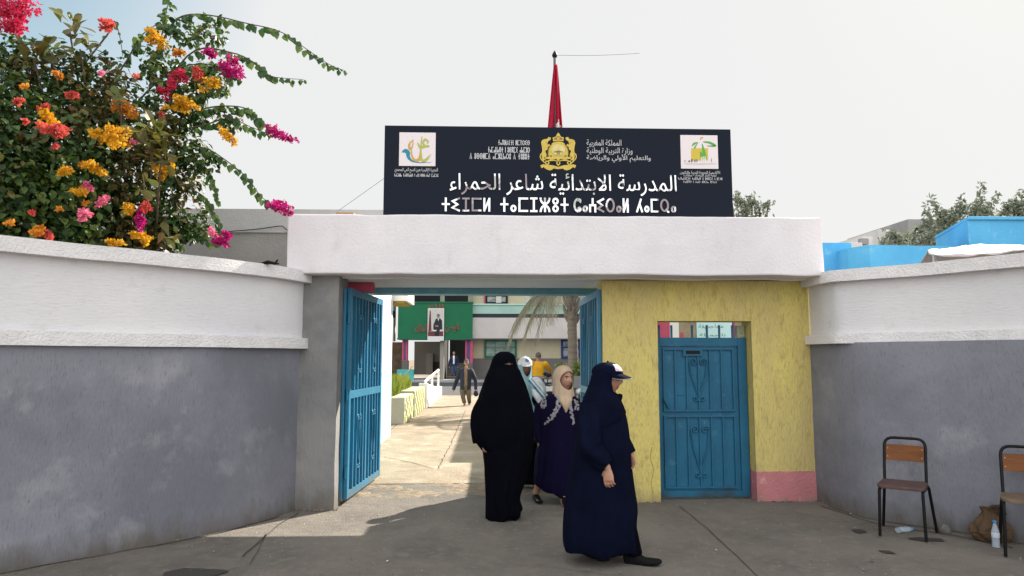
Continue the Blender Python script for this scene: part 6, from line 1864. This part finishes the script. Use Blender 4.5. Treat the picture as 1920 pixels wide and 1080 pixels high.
# --- woman in navy khimar and cap, nearest the camera, walking to the right
def woman_front():
    Y = 5.80; fr = Frame(60, 4)
    t = thing("person", "woman in long dark navy robe and dark cap striding right, nearest the camera", "person", (P(1125, 1040, Y).x, Y, 0))
    px = lambda u, v, dy=0: P(u, v, Y) + Vector((0, dy, 0))
    hc = px(1140.5, 710)
    b = MB(); add_head(b, hc, fr, 1.10)
    sh = [px(1140, 758, .16), px(1117, 760, -.13)]; el = [px(1165, 815, .12), px(1104, 820, -.22)]; wr = [px(1183, 851, -0.02), px(1129, 868, -.27)]
    hip = [px(1130, 860, .07), px(1122, 860, -.07)]; kn = [px(1110, 945, .09), px(1160, 940, -.07)]; an = [px(1100, 1028, .11), px(1187, 1036, -.07)]
    add_body(b, fr, px(1125, 850), px(1124, 785), px(1131, 748), sh, el, wr, hip, kn, an)
    add_hand(b, wr[1], Vector((0.05, -0.12, -1)), Vector((0.5, 0.85, 0)), 0.55, 1.12, -1)
    add_hand(b, wr[0], Vector((0.12, -0.25, -1)), Vector((-0.75, -0.5, 0)), 0.6, 0.95, 1)
    o = remeshed("body", b, SKIN4, t, 0.0042, 2); paint_face(o, hc, fr, 1.10)
    a = MB()
    robe(a, [(1031, 1060, 1196, .22), (1016, 1058, 1195, .24), (985, 1058, 1192, .25), (955, 1060, 1193, .25), (915, 1065, 1188, .24), (870, 1072, 1183, .23), (830, 1078, 1181, .22), (790, 1084, 1176, .20), (765, 1090, 1168, .18), (745, 1102, 1155, .14)], Y, 90, 110, 0.05, 0.4, 7, 0.0, 0.015)
    sleeve(a, [px(1150, 800, .05), px(1172, 830, .0), px(1182, 849, -.03)], [.09, .055, .042], 2.2)
    remeshed("robe", a, m_navyrobe, t, 0.008, 3)
    a = MB()
    robe(a, [(808, 1084, 1160, .20, -24), (790, 1086, 1172, .215, -14), (770, 1089, 1170, .21, -6), (752, 1093, 1165, .19), (740, 1097, 1158, .16), (732, 1100, 1154, .135), (722, 1104, 1160, .122), (712, 1107, 1162.5, .118), (702, 1110, 1161, .112), (695, 1113, 1158, .098), (689, 1119, 1152, .075), (686, 1130, 1143, .03)], Y, 90, 110, 0.04, 2.4, 6)
    sleeve(a, [px(1112, 765, -.08), px(1101, 800, -.17), px(1100, 832, -.22), px(1116, 852, -.245), px(1127, 864, -.255)], [.10, .102, .092, .075, .062], 0.6, 34, 40, .10)
    sleeve(a, [px(1158, 733, -.03), px(1160, 742, -.03), px(1150, 752, -.05)], [.022, .028, .05], 0.3, 12, 16)
    v = remeshed("khimar", a, m_navyrobe, t, 0.006, 2)
    open_face(v, hc, fr, 0.095, 0.112, -0.016, 0.012)
    a = MB(); shoe(a, an[1] + Vector((-.01, 0, .0)), fr.f + Vector((.3, 0, 0)), 1.12, 12, 0.100, .075); a.build("shoe", m_sole, t, True)
    a = MB(); shoe(a, an[0] + Vector((0, 0, 0)), fr.f, 1.0, -10, 0.075, .06); a.build("shoe", m_sole, t, True)
    a = MB()
    for i in range(2): sleeve(a, [hip[i], kn[i], an[i] + Vector((0, 0, .0))], [.10, .085, .062], i, 24, 24, .05)
    remeshed("trousers", a, m_blackrobe, t, 0.009, 2)
    cz, rx, ry, rz = 0.046, 0.118, 0.134, 0.092
    cp = baseball_cap(t, hc, fr, rx, ry, rz, m_navyrobe, m_navyrobe, cz, 0.085, M("cap_trim_grey", (0.30, 0.31, 0.34), 0.6), -0.012)
    cap_patch(cp, hc, fr, rx, ry, rz, cz, -40, 4, 16, 56, M("cap_patch_white", (0.62, 0.62, 0.66), 0.7), "patch", -0.012)
    cap_patch(cp, hc, fr, rx, ry, rz, cz, -37, 1, 38, 52, M("cap_patch_blue", (0.13, 0.22, 0.45), 0.7, col2=(0.6, 0.6, 0.65), scale=55), "patch_mark", -0.012, 0.0042)
    cap_patch(cp, hc, fr, rx, ry, rz, cz, -37, 1, 19, 33, M("cap_patch_pink", (0.62, 0.16, 0.30), 0.7, col2=(0.66, 0.6, 0.64), scale=60), "patch_mark", -0.012, 0.0042)
    a = MB()
    for s_ in (-1, 1):
        a.tube([fr.w(hc, s_ * x * 1.1, y * 1.1, 0.012 + z) for x, y, z in ((.008, .094, .004), (.03, .092, .014), (.052, .080, .008), (.050, .082, -.012), (.03, .092, -.016), (.010, .096, -.008), (.008, .094, .004))], 0.0035, 6)
        a.tube([fr.w(hc, s_ * x * 1.1, y * 1.1, 0.016) for x, y in ((.052, .080), (.078, .02))], 0.003, 6)
    a.build("sunglasses", m_black, t, True)
    a = MB()
    for s_ in (-1, 1): a.add([fr.w(hc, s_ * x * 1.1, y * 1.1 + .001, 0.012 + z) for x, y, z in ((.008, .095, .004), (.03, .093, .014), (.052, .081, .008), (.050, .083, -.012), (.03, .093, -.016), (.010, .097, -.008))], [(0, 1, 2, 3, 4, 5)])
    a.build("dark_lens", m_black, t)
woman_front()

# --- woman in beige headscarf and embroidered robe
def woman_beige():
    Y = 8.09; fr = Frame(33, 2)
    t = thing("person", "woman in beige headscarf and navy robe with grey flower embroidery, behind the capped woman", "person", (P(1045, 943, Y).x, Y, 0))
    px = lambda u, v, dy=0: P(u, v, Y) + Vector((0, dy, 0))
    hc = px(1058, 711)
    b = MB(); add_head(b, hc, fr, 1.12)
    sh = [px(1078, 757, 0), px(1019, 757, 0)]; el = [px(1088, 800, .02), px(1012, 803, .02)]; wr = [px(1080, 838, -.10), px(1011, 833, -.05)]
    hip = [px(1055, 840), px(1030, 840)]; kn = [px(1050, 890, -.06), px(1018, 890, .02)]; an = [px(1055, 938, -.14), px(1005, 927, .06)]
    add_body(b, fr, px(1044, 830), px(1045, 775), px(1050, 743), sh, el, wr, hip, kn, an)
    add_hand(b, wr[1], Vector((0.05, -0.3, -1)), Vector((0.8, 0.6, 0)), 0.6, 1.0, -1)
    add_hand(b, wr[0], Vector((-0.2, -0.3, -1)), Vector((-0.8, 0.6, 0)), 0.6, 1.0, 1)
    o = remeshed("body", b, SKIN4, t, 0.0045, 2); paint_face(o, hc, fr, 1.12)
    a = MB()
    robe(a, [(924, 1001, 1070, .17, 17), (912, 1000, 1073, .19, 14), (890, 1001, 1077, .20, 8), (860, 1003, 1082, .20, 2), (830, 1008, 1084, .19), (800, 1009, 1085, .18), (770, 1008, 1087, .17), (752, 1013, 1085, .15), (744, 1022, 1080, .125), (738, 1034, 1068, .09)], Y, 80, 96, 0.06, 2.9, 7, 0.0, 0.015)
    sleeve(a, [px(1018, 758, 0), px(1012, 790, .01), px(1011, 815, -.02), px(1012, 829, -.045)], [.085, .078, .07, .058], 0.9)
    sleeve(a, [px(1080, 758, 0), px(1088, 790, .02), px(1085, 820, -.06), px(1080, 835, -.09)], [.085, .075, .065, .052], 1.9)
    rb = remeshed("robe", a, m_purple, t, 0.0075, 3)
    a = MB()
    robe(a, [(774, 1056, 1061, .15), (765, 1051, 1065, .175), (756, 1043, 1071, .178), (749, 1037, 1075.5, .158), (742, 1035.5, 1076, .124), (733, 1035, 1075, .116), (722, 1036, 1073.5, .108), (710, 1036, 1073.5, .106), (700, 1037.5, 1073, .106), (692, 1041, 1070.5, .098), (686.5, 1047, 1065, .074), (684, 1054, 1058, .02)], Y, 90, 96, 0.05, 1.1, 5, -0.012)
    v = remeshed("headscarf", a, m_beige, t, 0.006, 2)
    open_face(v, hc, fr, 0.094, 0.106, -0.008, -0.01, 0.004, -0.018)
    # embroidered flower bands projected on the robe front
    off = world_loc(rb)
    bvh = BVHTree.FromPolygons([v_.co + off for v_ in rb.data.vertices], [tuple(p.vertices) for p in rb.data.polygons])
    e = MB(); r2 = random.Random(4)
    C0 = Vector((0, 0, CAM_H))
    def petal(u, v, sz):
        q = P(u, v, Y - .5); hit = bvh.ray_cast(C0, (q - C0).normalized())
        if hit[0] is None: return
        c, nrm = hit[0] + hit[1] * .004, hit[1]
        s0 = nrm.cross(Vector((0, 0, 1))).normalized(); s1 = nrm.cross(s0); a0 = r2.random() * 6
        for k in range(5):
            an_ = a0 + k * 1.2566; d_ = s0 * math.cos(an_) + s1 * math.sin(an_); n_ = s0 * -math.sin(an_) + s1 * math.cos(an_)
            e.add([c, c + d_ * sz * .55 + n_ * sz * .34, c + d_ * sz + nrm * .001, c + d_ * sz * .55 - n_ * sz * .34], [(0, 1, 2, 3)])
    def band(pix, n, w):
        for u, v, ww in catmull([(p[0], p[1], w) for p in pix], n): petal(u + r2.uniform(-w, w), v + r2.uniform(-2, 2), r2.uniform(.010, .020))
    band([(1043, 737), (1046, 750), (1047, 762), (1041, 772), (1033, 784), (1023, 794)], 60, 3)
    band([(1065, 738), (1067, 752), (1070, 765), (1072, 780), (1075, 793)], 46, 2.2)
    band([(1018, 745), (1019, 755), (1018, 763)], 40, 5); band([(1079, 752), (1081, 760), (1081, 768)], 22, 3)
    e.build("embroidery", m_embroid, t)
    for w, (x, y) in enumerate(((an[1].x, an[1].y), (an[0].x, an[0].y))):
        a = MB(); ft = Vector((x, y, 0.005)); shoe(a, ft + Vector((0, 0, .088)), fr.f * .4 + Vector((0.1, -1, 0)), 0.9, 0, 0.092)
        so = a.build("sandal", m_sole, t, True)
        if w == 0:
            b = MB(); dd = Vector((0.25, -1, 0)).normalized(); sd_ = Vector((-dd.y, dd.x, 0))
            for k in range(5): b.capsule([ft + dd * .12 + sd_ * (-.028 + .014 * k) + Vector((0, 0, .042)), ft + dd * (.165 - .006 * abs(k - 1)) + sd_ * (-.028 + .014 * k) + Vector((0, 0, .034))], [.008, .007], 8)
            b.build("toes", m_skin, so, True)
woman_beige()

# --- woman in white cap and pale teal shawl, between the two
def woman_whitecap():
    Y = 9.0; fr = Frame(14, 6)
    t = thing("person", "woman in white cap with round blue emblem and pale teal shawl, behind the niqab woman", "person", (P(990, 915, Y).x, Y, 0))
    px = lambda u, v, dy=0: P(u, v, Y) + Vector((0, dy, 0))
    hc = px(984.5, 687.5)
    b = MB(); add_head(b, hc, fr, 0.98)
    sh = [px(1008, 728), px(968, 728)]; el = [px(1014, 775, -.02), px(966, 775)]; wr = [px(996, 790, -.20), px(972, 800, -.18)]
    hip = [px(1000, 800), px(980, 800)]; kn = [px(1000, 855, -.05), px(980, 855, .02)]; an = [px(1000, 903, -.1), px(980, 900, .08)]
    add_body(b, fr, px(990, 795), px(989, 745), px(986, 717), sh, el, wr, hip, kn, an)
    add_hand(b, wr[0], Vector((-0.6, -0.4, -.5)), Vector((0, .6, -.8)), 0.7, 1.0, -1); add_hand(b, wr[1], Vector((0.6, -0.4, -.5)), Vector((0, .6, -.8)), 0.7, 1.0, 1)
    o = remeshed("body", b, SKIN4D, t, 0.0048, 2); paint_face(o, hc, fr, 0.98)
    a = MB()
    robe(a, [(905, 962, 1018, .17), (880, 962, 1018, .18), (830, 963, 1018, .18), (790, 963, 1018, .17), (760, 963, 1018, .16), (735, 965, 1014, .14), (724, 974, 1004, .10)], Y, 60, 80, 0.06, 0.7, 7)
    sleeve(a, [px(1012, 740), px(1017, 770), px(1003, 790, -.16)], [.075, .065, .05], .4); sleeve(a, [px(966, 740), px(964, 770), px(972, 797, -.14)], [.075, .065, .05], 1.4)
    remeshed("dress", a, m_blackrobe, t, 0.009, 3)
    a = MB()
    robe(a, [(765, 973, 1000, .16), (745, 968, 1006, .165), (732, 966, 1009, .15), (722, 969, 1002, .125), (712, 972, 997, .112), (702, 972.5, 996.5, .106), (690, 972, 997, .106), (680, 973, 996, .10), (673, 977, 992, .075), (670, 983, 987, .02)], Y, 80, 90, 0.05, 1.7, 6)
    sleeve(a, [px(985, 722, -.13), px(984, 745, -.19), px(992, 770, -.21), px(997, 790, -.21), px(994, 802, -.20)], [.055, .075, .07, .05, .02], 2.0, 30, 30, .16)
    v = remeshed("headscarf", a, m_teal, t, 0.0065, 2)
    open_face(v, hc, fr, 0.056, 0.098, -0.012, 0.02)
    a = MB()
    for i, (mm, du, dv) in enumerate(((m_whitecloth, 0, 0),)):
        sleeve(a, [px(992, 722, -.11), px(1003, 720, -.08), px(1010, 735, -.09), px(1014, 755, -.09), px(1012, 766, -.08)], [.06, .085, .092, .06, .025], .5, 30, 30, .18)
    sw_ = remeshed("striped_shawl_end", a, [m_whitecloth, M("shawl_blue", (0.06, 0.25, 0.36), 0.8), m_teal], t, 0.0065, 2)
    off = world_loc(sw_)
    for p in sw_.data.polygons:
        q = p.center + off
        s_ = (q.x - px(1000, 720).x) * 0.75 + (q.z - px(1000, 740).z) * .62
        k = (s_ * 22) % 3.0
        p.material_index = 1 if 1.2 < k < 1.75 else 2 if 2.1 < k < 2.5 else 0
    cz, rx, ry, rz = 0.034, 0.092, 0.112, 0.094
    cp = baseball_cap(t, hc, fr, rx, ry, rz, m_whitecloth, m_whitecloth, cz, 0.062, None, -0.008, ba=46)
    cap_patch(cp, hc, fr, rx, ry, rz, cz, -20, 20, 20, 56, M("cap_emblem_blue", (0.05, 0.15, 0.36), 0.7, col2=(0.30, 0.42, 0.58), scale=30), "emblem", -0.008, 0.003, 10, True)
    pa = MB(); c = px(1009, 765, -.22); pa.box(c.x - .05, c.x + .05, c.y - .01, c.y + .01, c.z - .10, c.z + .07); pa.box(c.x - .03, c.x + .06, c.y - .025, c.y - .012, c.z - .05, c.z + .075)
    tag(pa.build("folder", M("paper_folder", (0.50, 0.45, 0.38), 0.8), None, bevel=0.003), "beige paper folder held by the woman in the white cap", "folder")
woman_whitecap()

# --- men in the yard
def man(label, Y, j, cols, yaw=0, base_z=0.0, cap_col=None, hair=True, open_jacket=True, voxel=0.012, bag=None):
    """j: dictionary of joint pixels (u, v, dy)"""
    fr = Frame(yaw)
    q = {k: [P(u, v, Y) + Vector((0, dy, 0)) for (u, v, dy) in val] for k, val in j.items()}
    foot = q['an'][0].lerp(q['an'][1], .5)
    t = thing("person", label, "person", (foot.x, Y, base_z))
    hc = q['head'][0]
    b = MB(); add_head(b, hc, fr)
    add_body(b, fr, q['pel'][0], q['ch'][0], q['neck'][0], q['sh'], q['el'], q['wr'], q['hip'], q['kn'], q['an'])
    for i in range(2):
        d = (q['wr'][i] - q['el'][i]).normalized(); add_hand(b, q['wr'][i], d + Vector((0, -.1, -.3)), fr.s * (-1 if i == 0 else 1), .5, 1.0, 1 if i == 0 else -1)
    o = remeshed("body", b, SKIN4, t, 0.006, 2); paint_face(o, hc, fr)
    a = MB()
    pel = q['pel'][0]
    rg = []
    for dz, rx, ry in ((-.10, .15, .12), (0.0, .172, .128), (.10, .165, .122)):
        rg.append([pel + fr.s * rx * math.cos(w) + fr.f * ry * math.sin(w) + Vector((0, 0, dz)) for w in [2 * math.pi * i / 24 for i in range(24)]])
    a.rings(rg)
    for i in range(2): sleeve(a, [q['hip'][i], q['kn'][i], q['an'][i] + Vector((0, 0, .02))], [.105, .080, .066], i + .5, 26, 24, .06)
    remeshed("trousers", a, cols['trousers'], t, voxel, 3)
    ch, nk = q['ch'][0], q['neck'][0]
    def torso(mb, g, low):
        rg = []
        for c, rx, ry in ((pel + Vector((0, 0, low)), .165, .125), (pel.lerp(ch, .4), .16, .118), (ch, .175, .125), (ch.lerp(nk, .5), .18, .11), (ch.lerp(nk, .82), .11, .08), (nk, .065, .065)):
            rg.append([c + fr.s * (rx + g) * math.cos(w) + fr.f * (ry + g) * math.sin(w) for w in [2 * math.pi * i / 28 for i in range(28)]])
        mb.rings(rg)
    a = MB(); torso(a, 0.0, .04); remeshed("shirt", a, cols['shirt'], t, voxel, 3)
    if 'jacket' in cols:
        a = MB(); torso(a, 0.03, -.06)
        for i in range(2): sleeve(a, [q['sh'][i].lerp(nk, .25), q['sh'][i], q['el'][i], q['wr'][i]], [.09, .085, .070, .055], i + 1.5, 26, 24, .07)
        jk = remeshed("jacket", a, cols['jacket'] if isinstance(cols['jacket'], list) else [cols['jacket']], t, voxel, 3)
        off = world_loc(jk)
        bm = bmesh.new(); bm.from_mesh(jk.data); kill = []
        for f in bm.faces:
            p = fr.l(ch, f.calc_center_median() + off)
            if p.y > 0.02 and abs(p.x) < .06 + .03 * max(0, p.z) and p.z < .5: kill.append(f)
        bmesh.ops.delete(bm, geom=kill, context='FACES'); bm.to_mesh(jk.data); bm.free()
        s_ = jk.modifiers.new('thickness', 'SOLIDIFY'); s_.thickness = .012; s_.offset = -1
    else:
        a = MB()
        for i in range(2): sleeve(a, [q['sh'][i].lerp(nk, .25), q['sh'][i], q['el'][i], q['el'][i].lerp(q['wr'][i], cols.get('slv', 0.1))], [.09, .085, .070, .065], i + 1.5, 20, 20, .07)
        remeshed("sleeves", a, cols['shirt'], t, voxel, 3)
    for i in range(2):
        a = MB(); shoe(a, q['an'][i], fr.f, 1.0, 0, 0.085); a.build("shoe", cols['shoe'], t, True)
    if cap_col:
        baseball_cap(t, hc, fr, .084, .104, .088, cap_col, cap_col, .035, .07)
    else:
        a = MB(); a.ball(fr.w(hc, 0, -.012, .022), (.080, .098, .106), 24, 16, lambda p: fr.s * p.x + fr.f * p.y + fr.z * p.z)
        h = remeshed("hair", a, cols['hair'], t, .008, 1)
        off = world_loc(h); bm = bmesh.new(); bm.from_mesh(h.data)
        bmesh.ops.delete(bm, geom=[f for f in bm.faces if (lambda p: p.z < -.02 or (p.y > .03 and p.z < .055))(fr.l(hc, f.calc_center_median() + off))], context='FACES'); bm.to_mesh(h.data); bm.free()
        s_ = h.modifiers.new('thickness', 'SOLIDIFY'); s_.thickness = .012
    return t
m_jacket = M("navy_jacket_cloth", (0.018, 0.024, 0.042), 0.75, col2=(0.012, 0.016, 0.03), scale=9)
m_khaki = M("khaki_trouser_cloth", (0.13, 0.105, 0.07), 0.85, col2=(0.09, 0.072, 0.05), scale=9)
m_tan = M("tan_shirt_cloth", (0.22, 0.165, 0.10), 0.85, col2=(0.18, 0.135, 0.08), scale=9)
m_jeans = M("blue_jeans_cloth", (0.04, 0.075, 0.14), 0.85, col2=(0.03, 0.055, 0.11), scale=9)
m_capgrey = M("grey_cap_cloth", (0.09, 0.085, 0.085), 0.85)
m_navy2 = M("blue_jacket_cloth", (0.012, 0.02, 0.06), 0.8)
m_yshirt = M("yellow_shirt_cloth", (0.62, 0.33, 0.015), 0.85, col2=(0.54, 0.28, 0.012), scale=8)
m_hairg = M("grey_hair", (0.09, 0.085, 0.085), 0.8)
jw = dict(head=[(874.5, 679.5, 0)], neck=[(874, 690, 0)], ch=[(873.5, 704, 0)], pel=[(873, 727, 0)], sh=[(884.5, 697.5, 0), (862.5, 697.5, 0)], el=[(891.5, 714, .05), (855.5, 715, .08)], wr=[(892, 730, -.05), (850, 731, 0)],
          hip=[(878.5, 730, 0), (867.5, 730, 0)], kn=[(879.5, 744, -.05), (868.5, 745, -.08)], an=[(880, 756.2, .20), (871.5, 756.6, -.12)])
man("man in dark jacket, khaki trousers and grey cap walking down the sunlit path", 24.2, jw, dict(trousers=m_khaki, shirt=m_tan, jacket=m_jacket, shoe=M("grey_trainer", (0.10, 0.095, 0.09), 0.7)), 0, 0, m_capgrey)
a = MB(); c = P(892.5, 738, 24.1); a.ball(c, (.085, .05, .10), 16, 10, lambda p: p * (1 + .15 * noise.noise(p * 12))); a.tube([c + Vector((-.05, 0, .08)), c + Vector((-.02, 0, .14)), c + Vector((.03, 0, .14)), c + Vector((.06, 0, .08))], .008, 6)
tag(a.build("handbag", m_jacket, None, True), "small dark bag carried by the man on the path", "bag")
YM = 46.6
jb = dict(head=[(851, 662, 0)], neck=[(851, 667.2, 0)], ch=[(851, 673.5, 0)], pel=[(851, 684.5, 0)], sh=[(856.2, 670.5, 0), (845.8, 670.5, 0)], el=[(859, 679.5, .05), (843, 679.5, .05)], wr=[(859, 686, -.08), (842.5, 687, -.05)],
          hip=[(853.5, 686, 0), (848.5, 686, 0)], kn=[(854, 694, -.05), (848.5, 694, -.08)], an=[(854, 702.2, .1), (848.5, 702.6, -.1)])
zk = P(851, 702.4, YM).z
man("man in white shirt, blue jacket and jeans at the foot of the dark stairs", YM, jb, dict(trousers=m_jeans, shirt=m_whitecloth, jacket=m_navy2, shoe=m_sole, hair=m_brow), 0, 0.1)
jy = dict(head=[(1009.5, 668.5, 0.05)], neck=[(1009, 677, 0.04)], ch=[(1009, 689, 0)], pel=[(1009, 716, -.05)], sh=[(995, 684, 0), (1023, 684, 0)], el=[(990, 702, .12), (1030, 692, .12)], wr=[(996, 712, .40), (1036, 704, .40)],
          hip=[(1003, 718, 0), (1015, 718, 0)], kn=[(1000, 738, .02), (1018, 738, .02)], an=[(1000, 762, 0), (1018, 762, 0)])
man("man in yellow shirt seen from behind, beside the parked motorbikes", 19.0, jy, dict(trousers=m_khaki, shirt=m_yshirt, shoe=m_sole, hair=m_hairg, slv=0.25), 180, 0)

# ------------------------------------------------------------------ parked motorbikes
def motorbike(label, loc, rz, fairing):
    t = thing("motorbike", label, "motorbike", (0, 0, 0), "motorbikes parked right of the path")
    for x in (-0.62, 0.62):
        a = MB(); n = 32
        a.tube([(x + .27 * math.cos(2 * math.pi * k / n), 0, .29 + .27 * math.sin(2 * math.pi * k / n)) for k in range(n + 1)], .045, 10); w = a.build("wheel", m_sole, t, True)
        b = MB(); b.tube([(x, -.05, .29), (x, .05, .29)], .05, 14)
        for k in range(6): b.tube([(x, 0, .29), (x + .24 * math.cos(k * 1.047), 0, .29 + .24 * math.sin(k * 1.047))], .012, 6)
        b.build("rim", m_steel, w, True)
    a = MB()
    for y in (-.07, .07): a.tube([(-.62, y, .29), (-.50, y, .62), (-.40, y, .92)], .022, 8)
    a.build("fork", m_steel, t, True)
    a = MB(); a.tube([(-.42, -.33, .99), (-.42, -.2, 1.02), (-.42, 0, .97), (-.42, .2, 1.02), (-.42, .33, .99)], .014, 8); a.build("handlebar", m_black, t, True)
    for y in (-.26, .26):
        a = MB(); a.tube([(-.42, y, 1.01), (-.44, y * 1.15, 1.20)], .008, 6); a.ball((-.45, y * 1.2, 1.24), (.025, .07, .045), 14, 8); a.build("mirror", m_black, t, True)
    a = MB(); a.ball((-.52, 0, .86), (.09, .10, .10), 18, 12); a.build("headlight", m_steel, t, True)
    a = MB(); a.prism([(-.52, .95), (-.44, 1.22), (-.41, 1.22), (-.47, .95)], 'y', -.16, .16); a.build("windscreen", M("smoked_screen", (0.10, 0.105, 0.11), 0.15, spec=0.5), t, bevel=.01)
    a = MB(); a.ball((-.12, 0, .70), (.26, .13, .13), 20, 12); a.build("tank", fairing, t, True)
    a = MB(); a.ball((.30, 0, .76), (.36, .14, .075), 20, 12); a.build("seat", m_sole, t, True)
    a = MB(); a.ball((0, 0, .42), (.22, .13, .17), 18, 12); a.tube([(.0, .12, .3), (.4, .15, .3), (.8, .15, .36)], .035, 8); a.tube([(-.40, 0, .9), (-.2, 0, .5), (.2, 0, .35), (.62, 0, .29)], .03, 8); a.tube([(.15, 0, .7), (.62, .08, .29)], .02, 8); a.build("engine", m_black, t, True)
    a = MB(); a.prism([(-.90, .50), (-.62, .60), (-.36, .50), (-.62, .64)], 'y', -.06, .06); a.build("mudguard", fairing, t)
    a = MB(); a.tube([(.05, -.10, .28), (.02, -.26, .01)], .012, 6); a.build("side_stand", m_black, t)
    t.location = loc; t.rotation_euler = (0, 0, rz)
m_wf = M("white_fairing", (0.55, 0.56, 0.57), 0.35); m_bf = M("black_fairing", (0.015, 0.015, 0.017), 0.3)
x0 = G(1022, 745); motorbike("black motorbike with pale windscreen parked nearest the path", (P(1020, 720, 16.6).x, 16.6, 0), R(62), m_wf)
motorbike("all black motorbike parked beside the palm trunk, behind the first", (P(1052, 720, 17.6).x, 17.6, 0), R(75), m_bf)
motorbike("black motorbike in the shade behind the right gate leaf", (P(1096, 720, 16.4).x, 16.4, 0), R(70), m_bf)
